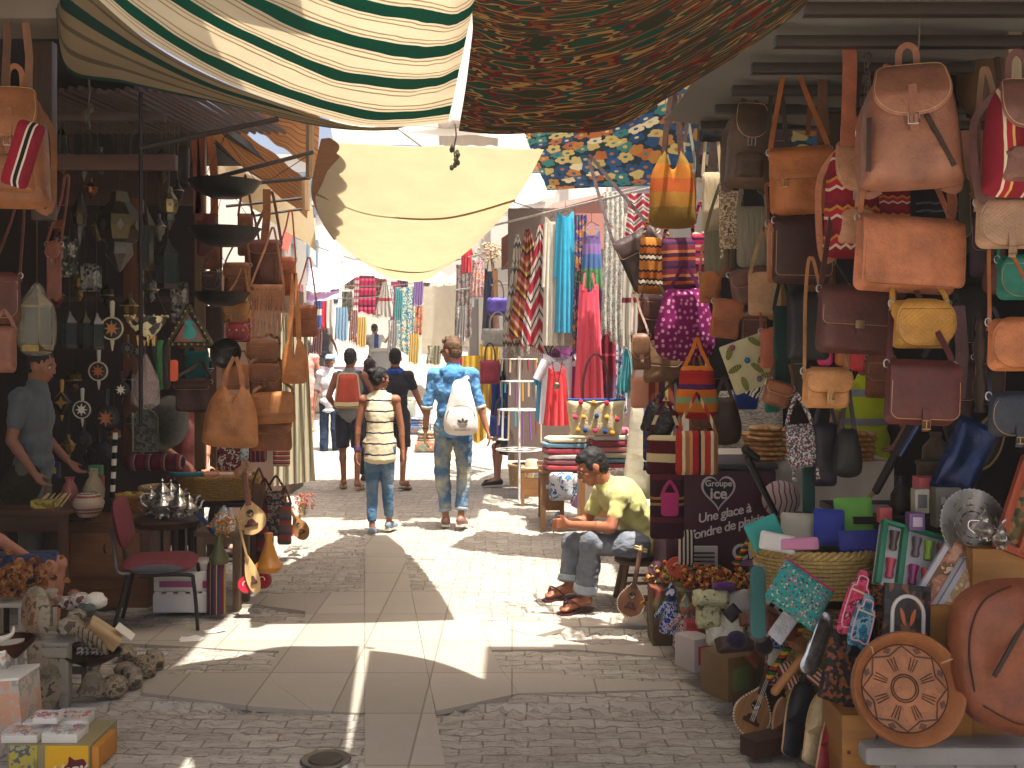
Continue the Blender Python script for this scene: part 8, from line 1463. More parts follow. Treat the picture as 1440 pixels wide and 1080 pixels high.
TR = (('brown leather wallet', 'wallet', leather('#6a3a20')), ('red striped purse', 'purse', stripes(((1, '#8a2a24'), (1, '#c8b8a0')), 0, 4)), ('blue embroidered pouch', 'pouch', blotch(('#1c3a6a', '#7a8aa8', '#14284a'), 30)), ('wooden castanet', 'castanet', wood('#9a6a3c')), ('black leather case', 'case', leather('#17120f')), ('cream card packet', 'packet', paint('#b8b0a0')))
for i, (px, py, d, w_, h) in enumerate(((1052, 872, 4.95, 26, 20), (1080, 892, 4.8, 30, 18), (1100, 905, 4.65, 24, 30), (1124, 900, 4.5, 26, 34), (1138, 940, 4.4, 22, 40), (1012, 912, 5.1, 26, 18), (1060, 925, 4.85, 28, 20), (1110, 950, 4.45, 22, 36), (1150, 872, 4.4, 26, 30), (1180, 985, 4.2, 26, 50), (1030, 862, 5.0, 22, 20), (1092, 925, 4.6, 24, 24), (978, 858, 5.7, 22, 16), (1160, 960, 4.25, 24, 50), (1200, 990, 4.15, 22, 40))):
 n_, nm_, m_ = TR[i % 6]; flat(px, py, d, w_, h, .9 * math.sin(i * 2.3), m_, '%s in the heap of trinkets, %s' % (n_, ('behind the beaded lute', 'beside the dotted pouch', 'near the cardboard box')[i // 6] if i < 12 else 'near the %s' % ('dolls', 'cream slipper', 'patterned bag')[i - 12]), nm_, nm_, .035, -35 + 12 * (i % 3), wr=.008, group='small trinkets heaped on the right')
# ============================================================ TEXTILE STALL AND THE FAR LANE
def garment(px, py, d, w_, h, m, lab, kind='drape', cat='garment', name=None, group='clothes and cloths hanging in the far textile stalls', folds=4, top=None, yaw=0):
 s = d / F; W2, H2 = w_ * s, h * s; name = name or {'cone': 'shawl', 'dress': 'dress', 'shirt': 'shirt', 'drape': 'hanging_cloth', 'robe': 'robe'}[kind]; o = empty(name, P(px, py, d), lab, cat, group, (0, 0, yaw)); A = min(.03, W2 * .12)
 if kind in ('shirt', 'dress', 'robe'):
  wt = {'shirt': .8, 'dress': .62, 'robe': .75}[kind]; z0 = -.02 if kind != 'dress' else -H2 * .12
  MB().grid(lambda u, v: V((u - .5) * W2 * (wt + (1 - wt) * v), -(.05 + A * v) * math.sin(u * PI) + A * v * math.sin(u * folds * 6.28 + v), z0 - v * (H2 + z0) + (.04 * math.cos(u * 6.28) * (1 - v) ** 3)), 30, 14, .004).build('front', m, o, 60)
  MB().grid(lambda u, v: V((u - .5) * W2 * (wt + (1 - wt) * v), .04 * math.sin(u * PI) + .012, z0 - v * (H2 + z0)), 10, 6, .004).build('back', m, o, 60)
  if kind == 'dress': [MB().ribbon([(sx * W2 * .2, -.04, z0 - .02), (sx * W2 * .14, 0, 0)], .015, .002).build('strap', m, o) for sx in (-1, 1)]
  else: [MB().tube([(sx * W2 * .32, 0, -.05), (sx * W2 * (.55 if kind == 'shirt' else .45), 0, -.05 - H2 * (.28 if kind == 'shirt' else .5))], [W2 * .13, W2 * .10], 10).build('sleeve', m, o) for sx in (-1, 1)]
  MB().tube([(-W2 * .3, 0, -.01), (0, 0, .03), (W2 * .3, 0, -.01)], .004, 5).build('hanger', metal('#4a4440', .5), o); MB().tube([(0, 0, .03), (0, 0, .12)], .0025, 4).build('hook', metal('#4a4440', .5), o)
 else:
  tw_ = {'cone': .12, 'drape': .9}[kind] if top is None else top
  f = lambda u, v: V((u - .5) * W2 * (tw_ + (1 - tw_) * min(1, v * 1.15) ** .8) + .01 * math.sin(v * 5), A * (.4 + .6 * v) * math.sin(u * folds * 6.28 + 1.5 * math.sin(v * 3)), -v * H2 * (1 - .04 * math.sin(u * 7)))
  MB().grid(f, 36, 14, .003).build('cloth', m, o, 60)
  m2 = MB(); [m2.tube([f(i / 18, 1), f(i / 18, 1) + V(0, 0, -.05)], .003, 3) for i in range(19)]; m2.build('fringe', m, o)
 return o
S_ = stripes
gw = S_(((3, '#c8c0b0'), (1, '#5a5a58'), (1, '#c8c0b0'), (.6, '#8a8070')), 2, 5, zig=.06); rust = S_(((1, '#8a3a34'), (.7, '#c89a70'), (1, '#a84a44'), (.5, '#3a2a34'), (.6, '#c8a040')), 2, 5, zig=.35, zn=1); rw_ = S_(((2, '#b0283c'), (1, '#d8ccc0'), (.5, '#3a1420'), (1, '#d8ccc0')), 2, 5, zig=.3, zn=2)
for a in ((727, 330, 11.2, 38, 165, gw, 'white and grey zigzag shawl, leftmost of the cone shaped shawls', 'cone'), (742, 322, 11.0, 50, 160, rust, 'rust shawl with diagonal stripes, second of the cone shaped shawls', 'cone'), (760, 316, 10.8, 50, 175, rw_, 'red shawl with white figures, third of the cone shaped shawls', 'cone'),
  (778, 308, 10.7, 30, 178, cloth('#d8d0bc'), 'long cream robe left of the turquoise one', 'robe'), (795, 300, 10.6, 30, 168, cloth('#2fa0c0'), 'long turquoise robe between cream and grey blue ones', 'robe'), (808, 304, 10.7, 22, 162, cloth('#5a7080'), 'long grey blue robe behind the turquoise one', 'robe'), (816, 302, 10.5, 20, 200, blotch(('#b8503a', '#c8903c', '#3a4a8a', '#6a2a5a', '#4a8a4a'), 14), 'multicoloured patterned scarf beside the grey blue robe', 'drape'),
  (832, 316, 10.4, 36, 120, S_(((2, '#6a5a8a'), (2, '#5a8a5a'), (1.4, '#4a6a9a'), (1, '#8a6aa0')), 2, 1.2), 'purple and green tie dyed dress', 'dress'), (828, 384, 10.3, 42, 180, cloth('#d8485a', .08), 'long coral pink dress hanging to the pompom bag', 'dress'), (846, 380, 10.6, 42, 150, S_(((4, '#7a1428'), (.4, '#b84a5a')), 2, 4), 'dark red fringed shawl behind the white embroidered scarf', 'drape'),
  (862, 270, 10.0, 30, 200, blotch(('#d8d0c0', '#d8d0c0', '#cfc6b4', '#7a8a8a', '#d8d0c0', '#a85a4a'), 26), 'white embroidered scarf with small coloured figures', 'drape'), (871, 300, 10.2, 24, 176, S_(((3, '#c0bcb0'), (1, '#3a6a9a'), (2, '#8a8a90'), (1, '#7a2a6a'), (1, '#2a3a6a')), 2, 2.2), 'grey, blue and purple striped blanket', 'drape'), (889, 304, 10.0, 36, 190, S_(((8, '#c8c0b0'), (.8, '#7a2434'), (4, '#c8c0b0'), (.3, '#8a8070')), 2, 1.6), 'off white blanket with dark red bands', 'drape'),
  (905, 272, 9.6, 50, 70, rw_, 'red and white patterned cloth below the floral canopy', 'drape'), (918, 330, 9.4, 24, 150, cloth('#9ad0d0'), 'pale turquoise cloth seen between the bags', 'drape'), (880, 490, 9.8, 22, 60, cloth('#1f8a90'), 'teal tied scarf beside the wooden post', 'cone'), (893, 540, 9.9, 12, 50, cloth('#c8c4bc'), 'small white striped towel under the teal scarf', 'drape'),
  (628, 400, 19, 28, 80, blotch(('#4a7a94', '#5a8aa4', '#3a6a84', '#8ab0c0'), 12), 'blue patterned strappy dress in the distance', 'dress'), (652, 372, 17, 24, 100, blotch(('#7a7468', '#9a8a80', '#5a5450', '#8a5a5a'), 12), 'grey patterned shawl left of the orange floral dress', 'drape'), (672, 362, 15.5, 24, 56, blotch(('#c86a4a', '#c8a878', '#8a5a8a', '#d8b890', '#b04a4a'), 14), 'orange floral dress hanging left of the black dress', 'dress'), (690, 368, 15, 26, 110, cloth('#181c2c'), 'black dress behind the purple handbag', 'dress'), (656, 344, 16, 16, 40, cloth('#b01c28'), 'small red top high on the rail', 'shirt'),
  (666, 500, 14.2, 36, 118, cloth('#c8a030', wr=20), 'yellow cloth hanging behind the young man, left piece', 'drape'), (688, 484, 14.3, 30, 90, cloth('#bf9a34'), 'yellow cloth behind the coral pink bag, right piece', 'drape'), (650, 500, 14.4, 18, 70, cloth('#b81a5a'), 'magenta cloth left of the yellow ones', 'drape'), (706, 540, 12.8, 34, 74, cloth('#163a8a', wr=20), 'royal blue cloth left of the jewellery rack', 'drape'), (790, 486, 11.0, 50, 60, cloth('#7a3a6a'), 'plum top on a hanger behind the white shirt', 'shirt'), (788, 500, 10.7, 60, 96, cloth('#d8d4d8'), 'white shirt under the red strap dress', 'shirt'), (766, 512, 10.8, 26, 80, cloth('#4a9ac0'), 'light blue shirt left of the white one', 'shirt'), (783, 512, 10.4, 38, 86, cloth('#c82c34'), 'bright red strap dress with a pendant necklace', 'dress'), (812, 500, 10.7, 24, 90, cloth('#8a1c5c'), 'magenta shirt right of the red dress', 'shirt'), (846, 490, 10.7, 40, 110, cloth('#5a1c4a'), 'dark magenta cloth behind the pompom bag', 'drape'), (868, 480, 10.8, 30, 100, blotch(('#3a4a6a', '#b8b8c0', '#5a2a4a'), 12), 'blue and white shirt right of the pompom bag', 'drape'), (702, 508, 13, 22, 34, cloth('#1c1a1e'), 'black camisole beside the pink bags', 'dress')):
 garment(*a)
m = MB(); nk = empty('necklace', P(783, 508, 10.3), 'dark bead necklace with a pendant over the red dress', 'necklace'); m.tube(spline([(-.05, -.06, 0), (-.02, -.09, -.15), (0, -.1, -.2), (.02, -.09, -.15), (.05, -.06, 0)], 4), .005, 5); m.build('cord', paint('#2a2420'), nk); MB().pillow(circ(.035, 12, (0, -.24)), .02, 3).build('pendant', metal('#8a8068'), nk)
def HB(px, py, d, w_, h, c, lab, **k): return SQB(px, py, d, w_, h, leather(c) if isinstance(c, str) else c, lab, uppx=k.pop('uppx', 22), handle2=True, wt=w_ * d / F * k.pop('tw', 1), th=.12, cat='handbag', name='handbag', group='handbags in the textile stall', strapm=leather('#6a5040') if not k.get('strapm') else k.pop('strapm'), **k)
HB(700, 418, 14, 32, 26, '#4a3a8a', 'purple handbag with brown handles', r=.05); HB(700, 462, 13, 44, 26, '#c8c4bc', 'off white handbag below the purple one', strapm=leather('#b8b4ac')); HB(728, 452, 12.8, 30, 34, '#b8a888', 'beige rounded handbag under the grey shawl', r=.08); HB(752, 468, 12.6, 44, 20, '#5a6068', 'grey handbag below the red shawl'); HB(689, 506, 12.9, 28, 34, '#b83a54', 'coral pink handbag left of the black camisole'); HB(732, 504, 13.4, 26, 20, '#8a6a54', 'brown handbag above the jewellery rack'); HB(750, 508, 12.9, 30, 30, '#c0503c', 'orange red handbag behind the jewellery rack'); HB(704, 584, 12.6, 30, 30, '#1a4a9a', 'bright blue handbag low left of the rack'); HB(752, 568, 12.7, 54, 56, '#1f8f90', 'large teal tote behind the jewellery rack', strapm=leather('#1f8f90'))
pb = HB(838, 562, 9.9, 72, 50, cloth('#c8b890', wr=50), 'straw tote with coloured pompoms and a blue rim', uppx=60, tw=1.15, strapm=leather('#4a1c24')); s = 9.9 / F
for x, z, c in ((-22, -3, '#b8203a'), (-4, -4, '#c88a20'), (14, -4, '#b8203a'), (-30, -24, '#c8305a'), (-18, -24, '#c88a20'), (0, -22, '#1a3a78'), (14, -24, '#d09a30'), (29, -27, '#b8203a'), (-26, -42, '#c88a20'), (-16, -42, '#1a3a78'), (-2, -43, '#b8284a'), (12, -44, '#1a3a78'), (22, -46, '#c88a20')): MB().ball((x * s, -.075, z * s), .024, 7).build('pompom', cloth(c, .3, wr=60), pb)
MB().tube([(-40 * s, 0, 0), (0, -.06, .0), (40 * s, 0, 0)], .012, 6).build('blue_rim', cloth('#1a4a8a'), pb)
# rail, posts, walls of the textile stall
ts = empty('textile_stall', (0, 0, 0), 'textile stall with hanging clothes under the floral canopy', 'market stall')
for a, b_ in (((690, 318, 11.6), (925, 262, 9.4)), ((640, 408, 17), (720, 398, 14)), ((640, 366, 17), (700, 352, 14))): MB().tube([P(*a), P(*b_)], .012, 6).build('rail', metal('#b8b0a4', .5, m=.3), ts)
for px, y0, y1, d in ((917, 300, 700, 9.3), (855, 280, 640, 11.4), (697, 380, 620, 14.6)): a, b_ = P(px, y0, d), P(px, y1, d); MB().box((a.x, a.y, (a.z + b_.z) / 2), (.06, .06, a.z - b_.z)).build('post', wood('#8a5c38'), ts)
MB().box(P(830, 470, 12.3), (1.9, .06, 2.9)).build('back_wall', paint('#6a5a50', .8, .2), ts)
rf = MB(); rf.add([P(705, 335, 12.5), P(760, 300, 12.5), P(860, 272, 12), P(860, 300, 12), P(870, 345, 11.8), P(705, 380, 12.5)], [(0, 1, 2, 3, 4, 5)]); rf.add([P(705, 335, 12.6), P(760, 300, 12.6), P(860, 272, 12.1), P(900, 262, 13.5), P(780, 285, 14)], [(0, 1, 2, 3, 4)]); rf.build('pink_fascia', paint('#8a5c50', .8), ts, 0)
# folded cloth tables
tb_, zt2 = table('cloth_table', 'wooden table carrying folded cloths behind the seated young man', 758, 900, 662, 9.9, 720, .9, '#8a6440')
pal = ['#b84a4c', '#c8c09a', '#c89a94', '#a83a44', '#d0c8b4', '#8a5054', '#c87a74', '#b8b090', '#6a8a9a', '#c86070', '#c8b8b0', '#9a3a4a']
nm = {'#b84a4c': 'brick red', '#c8c09a': 'pale olive', '#c89a94': 'dusty rose', '#a83a44': 'crimson', '#d0c8b4': 'ivory', '#8a5054': 'mauve brown', '#c87a74': 'salmon', '#b8b090': 'khaki', '#6a8a9a': 'steel blue', '#c86070': 'hot coral', '#c8b8b0': 'pale grey pink', '#9a3a4a': 'wine red'}
for si, (px, n, d, w_) in enumerate(((796, 6, 9.9, 66), (858, 7, 10.0, 60), (826, 5, 10.3, 60))):
 z = zt2 + .002
 for i in range(n):
  h = rnd.uniform(.04, .07); c = pal[(i * 5 + si * 3) % 12]; o = MB().pillow(rrect(w_ * d / F * rnd.uniform(.95, 1.05), h, h * .4, z0=h), .42, 5, 8, wr=.006, seed=i + si, q=.35)
  put(o, 'folded_cloth', cloth(c, .12), '%s folded cloth, number %s from the bottom of the %s pile' % (nm[c], ('one', 'two', 'three', 'four', 'five', 'six', 'seven')[i], ('left', 'right', 'rear')[si]), 'folded cloth', (P(px, 0, d).x + rnd.uniform(-.01, .01), d + .15, z), (0, 0, rnd.uniform(-.05, .05)), 'piles of folded cloth on the table'); z += h * .98
for px, py, w_, h, c, lab in ((790, 704, 36, 40, ('#4a7aa0', '#c8c8c8', '#3a5a8a'), 'blue and white printed cloth bundle under the left pile'), (820, 712, 36, 46, ('#a83040', '#c8b8b0', '#3a6a8a', '#c8c8c0'), 'red and white printed cloth bundle under the table edge'), (862, 708, 60, 50, ('#8a7a70', '#a8988a', '#6a3a44'), 'brown patterned cloth bundle beside the young man\'s head')): SQB(px, py - h, 9.7, w_, h, blotch(c, 12), lab, up=.02, strap=False, cat='cloth bundle', name='cloth_bundle', th=.2, r=.04)
for px, py, d, h, c, lab in ((748, 704, 11.6, 52, '#9a6a3c', 'square orange brown wooden stool at the far end of the cloth table'), (776, 716, 10.6, 60, '#a87c50', 'pale wooden stand left of the cloth table')):
 z = h * d / F; o = empty('wooden_stool', V(P(px, 0, d).x, d, 0), lab, 'stool'); MB().box((0, 0, z - .02), (.24, .24, .04), None, .004).build('seat', wood(c, axis=0), o); [MB().box((sx * .10, sy * .10, (z - .04) / 2), (.035, .035, z - .04)).build('leg', wood(c), o) for sx in (-1, 1) for sy in (-1, 1)]; MB().box((0, -.10, z * .5), (.2, .01, z * .5)).build('side_panel', wood(c, axis=0), o)
put(MB().lathe([(.001, .09), (.06, .09), (.075, .06), (.08, .01), (.12, .005), (.12, 0), (.001, 0)], 20), 'straw_hat', cloth('#c8b898'), 'pale straw hat with a brown band on the far stool', 'hat', (P(748, 0, 11.6).x, 11.6, 52 * 11.6 / F + .002))
boxthing(836, 728, 8.6, 42, 64, .3, '#a8784c', 'brown cardboard box with a printed label behind the young man\'s arms', 'cardboard_box', 'cardboard box', patch='#b8a898'); boxthing(812, 716, 9.2, 20, 44, .05, '#9a6a9a', 'lilac bag leaning on the cloth table', 'paper_bag', 'bag', roll=.5); basket(733, 682, 12.2, 34, 28, 'small pale basket under the jewellery rack', '#b89c70')
# jewellery rack
jr = empty('jewellery_rack', V(P(730, 0, 11.9).x, 11.9, 0), 'white three tier wire rack hung with necklaces and bracelets', 'display rack'); wm_ = paint('#d0ccc4', .5); z5 = P(0, 500, 11.9).z; MB().tube([(0, 0, 0), (0, 0, z5)], .014, 8).build('pole', wm_, jr)
for zi, (py, r_) in enumerate(((505, .2), (536, .2), (576, .24), (632, .26))):
 z = P(0, py, 11.9).z; m = MB(); m.tube([(r_ * math.cos(a), r_ * math.sin(a), z) for a in [i * PI / 12 for i in range(24)]], .007, 5, closed=True); [m.tube([(0, 0, z), (r_ * math.cos(a), r_ * math.sin(a), z)], .005, 4) for a in (0, 1.05, 2.1, 3.14, 4.2, 5.2)]; m.build('ring', wm_, jr)
 if zi < 3: [MB().tube([(r_ * math.cos(a) + rnd.uniform(-.01, .01), r_ * math.sin(a), z), (r_ * math.cos(a) * 1.02, r_ * math.sin(a) * 1.02, z - rnd.uniform(.12, .2 + .1 * zi))], rnd.uniform(.006, .014), 5).build('necklace', paint(rnd.choice(('#b84a5a', '#c8b090', '#7a4a8a', '#c8903c', '#5a3a2c', '#4a8a9a', '#d8d0c8', '#8a2a3a')), .4), jr) for a in [i * PI / 9 + PI for i in range(10)]]
# far shop rows, houses, awnings
def shoprow(name, pts, h, mat, lab, th=.2, bays=5, side=1):
 o = empty(name, (0, 0, 0), lab, 'shop row'); (x0, y0), (x1, y1) = pts; a, b_ = V(x0, y0, 0), V(x1, y1, 0); L_ = (b_ - a).length; ang = math.atan2(y1 - y0, x1 - x0); M = Matrix.Translation(a) @ Matrix.Rotation(ang, 4, 'Z')
 MB().box((L_ / 2, 0, h / 2), (L_, th, h)).xf(M).build('wall', mat, o, 0)
 for i in range(bays):
  x = L_ * (i + .5) / bays; MB().box((x, side * (th / 2 + .02), 1.1 + zg((a + (b_ - a) * (i + .5) / bays).y)), (L_ / bays * .6, .03, 2.2)).xf(M).build('doorway', paint('#4a3c34', .8), o, 0); MB().box((x, side * (th / 2 + .02), 3.7), (.8, .05, 1.0)).xf(M).build('window', paint('#6a7a84', .3), o, 0)
 return o
stu = paint('#a8a092', .85, .1, 2, .3); shoprow('shop_row', ((2.4, 12.6), (-1.6, 41)), 4.2, stu, 'pale plastered row of shops running up the right side of the lane', bays=6, side=1); shoprow('shop_row', ((-3.0, 13.4), (-7.0, 41)), 3.6, stu, 'pale plastered row of shops running up the left side of the lane', bays=6, side=-1)
def house(px0, px1, ytop, d, dep, c, lab, wins, roofc='#c8bca8'):
 a, b_ = P(px0, ytop, d), P(px1, ytop, d); w_ = b_.x - a.x; z = a.z; o = empty('house', V((a.x + b_.x) / 2, d + dep / 2, 0), lab, 'house'); MB().box((0, 0, z / 2), (w_, dep, z)).build('wall', paint(c, .85, .1, 1, .2), o, 0); MB().box((0, 0, z + .1), (w_ + .4, dep + .4, .2)).build('roof', paint(roofc, .8), o, 0)
 for px, py in wins: q = P(px, py, d); f = MB().box((q.x - o.location.x, -dep / 2 - .03, q.z), (1.0, .08, 1.3)).build('window', paint('#b8b0a4', .6), o, 0); MB().box((q.x - o.location.x, -dep / 2 - .08, q.z), (.8, .03, 1.1)).build('pane', paint('#5a6870', .2), f, 0)
house(300, 478, 225, 46, 8, '#c2beb8', 'tall white house closing the left side of the far lane', ((400, 285), (428, 310), (455, 285), (430, 260))); house(478, 690, 262, 52, 8, '#b8b2a8', 'cream house closing the middle of the far lane', ((520, 300), (560, 300), (600, 300), (640, 300))); house(690, 800, 240, 44, 8, '#b8aca0', 'pinkish cream house behind the textile stall', ((710, 270), (750, 262)), '#8a5c50'); house(800, 1100, 210, 30, 6, '#d8ccbc', 'beige house hidden behind the floral canopy', ((880, 250),)); house(120, 300, 200, 30, 6, '#d6cbb8', 'beige house behind the left stall roof', ((260, 240),))
lil = cloth('#e8d4ea', .03, trans=.4, wr=2); tarp('lilac_awning', [[(412, 372, 22), (455, 378, 22), (508, 384, 22)], [(412, 404, 20), (445, 411, 20), (474, 406, 20.5)]], 0, lil, 'pale lilac awning glowing over the far left of the lane', 'awning'); tarp('lilac_awning', [[(412, 412, 21), (445, 414, 21), (478, 408, 21)], [(412, 424, 20), (440, 424, 20), (474, 420, 20)]], 0, lil, 'lower lilac canvas strip under the lilac awning', 'awning'); tarp('lilac_awning', [[(418, 382, 26), (445, 362, 27), (474, 348, 28)], [(430, 388, 24), (452, 382, 25), (486, 364, 26)]], 0, lil, 'slanting narrow lilac awning above the others', 'awning')
tarp('canvas_awning', [[(412, 376, 30), (430, 362, 31), (452, 356, 32)], [(416, 386, 30), (432, 376, 31), (452, 372, 32)]], 0, cloth('#d8d0b8'), 'small white canvas high on the left of the far lane', 'awning'); tarp('canvas_awning', [[(470, 362, 28), (540, 372, 28), (620, 380, 28)], [(478, 376, 24), (540, 392, 24), (640, 400, 24)]], 0, cloth('#e0d6bc', trans=.4), 'wide cream canvas over the middle of the far lane', 'awning')
tarp('canvas_awning', [[(620, 395, 20), (660, 372, 19), (700, 352, 18)], [(590, 432, 20), (650, 402, 19), (712, 372, 18)]], 0, cloth('#e8dfc8', trans=.4), 'cream canvas sloping above the distant blue dress', 'awning'); tarp('canvas_awning', [[(700, 250, 20), (740, 246, 19), (790, 240, 18)], [(690, 306, 19), (730, 292, 18), (780, 276, 17)]], 0, cloth('#e6e2d8', trans=.4), 'white canvas right of the cream awning', 'awning'); tarp('red_awning', [[(396, 318, 14), (404, 322, 14), (412, 328, 14)], [(392, 346, 13), (398, 350, 13), (404, 356, 13)]], 0, cloth('#c8503c', trans=.4), 'small orange red canvas above the left bag column', 'awning')
tarp('white_sheet', [[(596, 404, 18.5), (620, 402, 18.5), (650, 400, 18)], [(592, 500, 18.7), (625, 492, 18.7), (660, 486, 18.2)]], 0, cloth('#e6dcc4', trans=.2), 'large cream sheet hanging behind the distant blue dress', 'sheet')
for a in ((570, 404, 21, 32, 92, blotch(('#d8ceb0', '#2f7f90', '#c8bea0', '#3a8a9a', '#d8c8a8', '#b87a5a'), 5), 'cream cloth with blue tie dye blots', 'drape'), (516, 388, 23, 24, 52, S_(((2, '#a01c44'), (1, '#c84a6a'), (1, '#5a1830')), 2, 4), 'crimson woven cloth in the distance', 'drape'), (504, 390, 24, 14, 42, S_(((1, '#b8b0a4'), (1, '#b03a5a')), 2, 5), 'narrow pale and pink cloth left of the crimson one', 'drape'), (541, 392, 22, 24, 52, S_(((5, '#b8b0a4'), (1, '#a83c3c')), 2, 2), 'grey banner with a red band', 'cone'), (590, 430, 21, 18, 40, blotch(('#a85a4a', '#c88a5a', '#7a3a4a'), 10), 'brick coloured patterned cloth beside the tie dye cloth', 'drape'), (604, 420, 20, 16, 60, blotch(('#6a5448', '#8a7468', '#a88a78'), 12), 'brown patterned scarf beside the sheet', 'drape'), (488, 410, 25, 16, 40, blotch(('#7a8a7a', '#a8a89a', '#5a6a6a'), 8), 'grey green cloth in the distance', 'drape'), (456, 420, 24, 28, 40, S_(((1, '#c0283c'), (.6, '#c8c0b8')), 0, 1), 'red cloth with a white ring print in the distance', 'drape'), (443, 420, 23.5, 18, 40, S_(((1, '#2a5a9a'), (.5, '#c8c0b8'), (.8, '#2a4a8a')), 2, 1), 'blue cloth with a white print in the distance', 'drape'), (556, 396, 24, 14, 60, cloth('#8a2a4a'), 'dark pink cloth behind the grey banner', 'drape'), (534, 384, 26, 16, 30, blotch(('#a84a5a', '#c8b0a0'), 12), 'small rose patterned cloth at the end of the lane', 'drape')):
 garment(*a)
gb = empty('bin', V(P(537, 0, 25).x, 25, zg(25)), 'tall grey plastic bin with a blue label in the far lane', 'bin'); s = 25 / F; MB().box((0, 0, 34 * s), (26 * s, .5, 64 * s), None, .04).build('body', paint('#8a8c88', .5), gb); MB().box((0, 0, 67 * s), (30 * s, .56, 5 * s), None, .03).build('lid', paint('#a0a09c', .5), gb); MB().box((-9 * s, -.255, 44 * s), (7 * s, .01, 14 * s)).build('label', paint('#3a7ac0'), gb)
for px, w_, h, d, c, lab in ((603, 36, 28, 16.5, ('#a89a80', '#7a8a7a', '#b87a5a', '#c8c0a8'), 'stack of patterned rugs beside the young man'), (476, 50, 24, 24, ('#a8785a', '#c8a080', '#8a6a5a'), 'low heap of tan goods in the far lane'), (470, 44, 10, 27, ('#b83a4a', '#c8a0a0'), 'row of red goods on the far left table'), (590, 30, 22, 18.6, ('#8a6a50', '#4a6a9a', '#a89880'), 'small wooden stand with goods beside the rug stack')):
 s = d / F; x = P(px, 0, d).x; o = empty('goods_heap', V(x, d, zg(d)), lab, 'heap of goods'); MB().box((0, 0, h * s * .25), (w_ * s, .5, h * s * .5), None, .02).build('base', blotch(c, 6), o); [MB().pillow(rrect(w_ * s * .9, h * s * .16, .02, z0=h * s * (.5 + .16 * (i + 1))), .45, 4, 6, wr=.01).build('layer', blotch(c, 5 + i), o) for i in range(3)]
ft = empty('far_table', V(P(468, 0, 25).x, 25, zg(25)), 'long table under a white sheet at the far left', 'table'); MB().box((0, 0, .7), (1.6, .8, .04)).build('top', stu, ft); MB().grid(lambda u, v: V(-.82 + u * 1.64, -.42 - .02 * math.sin(u * 20), .73 - v * .55), 20, 4, .004).build('sheet', lil, ft)
o = empty('dried_bouquet', P(690, 352, 13.5), 'bunch of pale dried flowers hanging above the purple handbag', 'dried flowers'); m = MB(); [m.ball((rnd.gauss(0, .09), rnd.gauss(0, .04), rnd.gauss(0, .07)), rnd.uniform(.01, .022), 4) for _ in range(60)]; m.build('flower', cloth('#c8a880'), o); MB().tube([(0, 0, 0), (.03, 0, -.35)], .012, 5).build('stem', wood('#8a6a48'), o)
wr_ = empty('overhead_cable', (0, 0, 0), 'thin overhead cables crossing the far lane', 'cable')
for a, b_ in (((405, 330, 14), (560, 370, 20)), ((430, 400, 18), (640, 388, 24)), ((470, 420, 20), (600, 396, 22)), ((560, 182, 9), (772, 300, 12))): p, q = P(*a), P(*b_); MB().tube(spline([p, p.lerp(q, .5) - V(0, 0, .12), q], 6), .006, 4).build('wire', paint('#6a6058'), wr_)
tarp('white_backdrop', [[(618, 205, 12), (655, 205, 12), (700, 205, 12)], [(600, -30, 9.5), (655, -30, 9.5), (710, -30, 9.5)]], 0, cloth('#efeae6', .05, trans=.5), 'white sheet added high up to whiten the sky gap beside the striped awning'); tarp('white_backdrop', [[(470, 205, 13), (620, 205, 13), (780, 215, 13)], [(460, 150, 11.5), (610, 140, 11.5), (790, 150, 11.5)]], 0, cloth('#efeae6', .05, trans=.5), 'broad white sheet added over the sky behind the cream awning')  # sheets added so the blue sky in the gaps shows bright white
FC = (('cream', '#cfc6b0'), ('rose', '#b86a70'), ('sky blue', '#7a9ab0'), ('brick', '#9a5040'), ('mustard', '#b8984a'), ('grey', '#8a8a88'), ('teal', '#3a8080'), ('white', '#d0ccc4'), ('violet', '#7a5a90'), ('olive', '#7a7a50'))
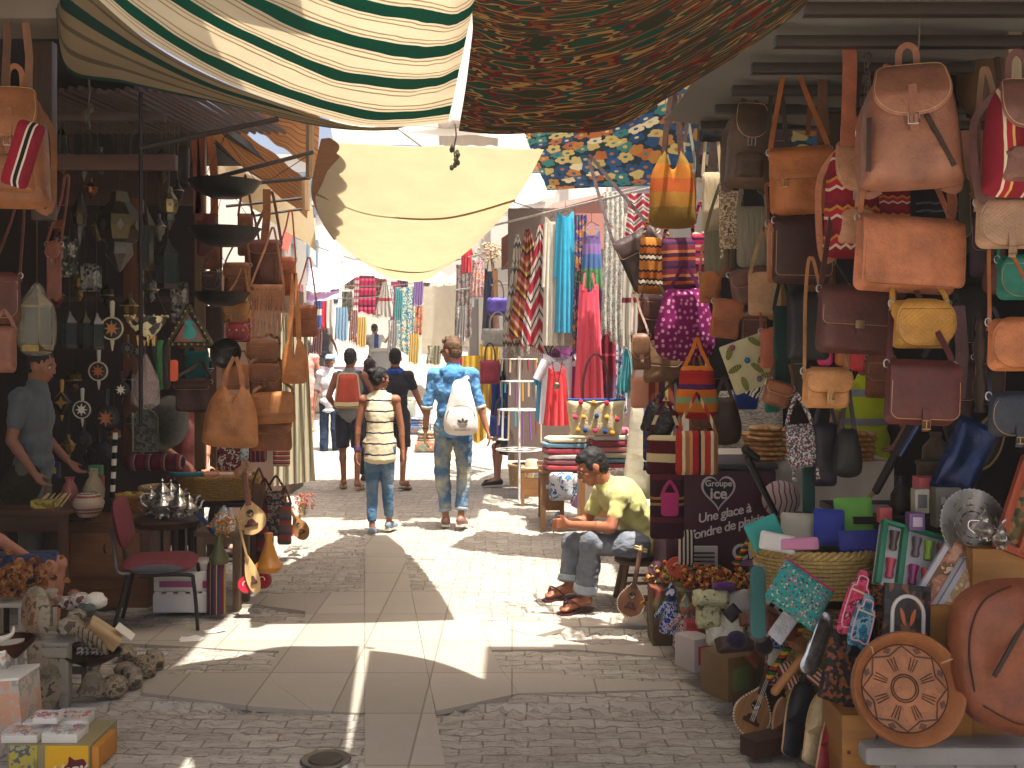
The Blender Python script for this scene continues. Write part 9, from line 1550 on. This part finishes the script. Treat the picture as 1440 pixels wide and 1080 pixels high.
for i, (px, py, d, w_, h) in enumerate(((432, 432, 19, 16, 50), (446, 462, 21, 14, 34), (480, 432, 23, 18, 46), (497, 436, 22, 12, 44), (508, 446, 22, 14, 40), (552, 450, 20, 14, 50), (560, 408, 20, 12, 40), (548, 402, 23, 10, 40), (588, 392, 19, 14, 36), (610, 486, 17, 20, 26), (640, 490, 16, 16, 40), (420, 400, 17, 14, 60), (470, 396, 26, 12, 30), (530, 410, 25, 12, 34), (582, 470, 19, 14, 40), (648, 430, 16.5, 14, 50), (424, 480, 17, 12, 70), (492, 384, 26, 14, 22), (566, 384, 26, 16, 22), (598, 380, 25, 14, 22))):
 n_, c = FC[i % 10]; garment(px, py, d, w_, h, blotch((c, '#8a8078', c, '#c8c0b4'), 9) if i % 2 else cloth(c), '%s %s cloth hanging at the far %s, %s' % (n_, 'patterned' if i % 2 else 'plain', 'left' if px < 500 else 'middle' if px < 580 else 'right', 'high up' if py < 410 else 'lower down'), 'drape')
for px, d, w_, h, c, lab in ((440, 22, 40, 20, '#c8bca8', 'pale counter with mixed goods at the far left'), (506, 23, 40, 24, '#a89a88', 'tan counter beside the distant boy'), (565, 21, 36, 22, '#9aa098', 'grey counter right of the grey bin')):
 s = d / F; o = empty('goods_heap', V(P(px, 0, d).x, d, zg(d)), lab, 'heap of goods'); MB().box((0, 0, h * s * .5), (w_ * s, .6, h * s), None, .02).build('counter', paint(c), o); [MB().ball((rnd.uniform(-.45, .45) * w_ * s, rnd.uniform(-.25, .25), h * s + .03), (.07, .06, .05), 6).build('item', cloth(FC[j % 10][1]), o) for j in range(12)]
hz = MB().box((-2, 26, 5.4), (60, 62, 13)).build('haze', None); tag(hz, None, None, kind='stuff')
m = bpy.data.materials.new('haze'); m.use_nodes = True; m.node_tree.nodes.clear(); o_ = m.node_tree.nodes.new('ShaderNodeOutputMaterial'); pv = m.node_tree.nodes.new('ShaderNodeVolumePrincipled'); pv.inputs['Density'].default_value = .0015; pv.inputs['Color'].default_value = (.95, .93, .95, 1); pv.inputs['Anisotropy'].default_value = .2; m.node_tree.links.new(pv.outputs[0], o_.inputs['Volume']); hz.data.materials.clear(); hz.data.materials.append(m); S.cycles.volume_bounces = 1
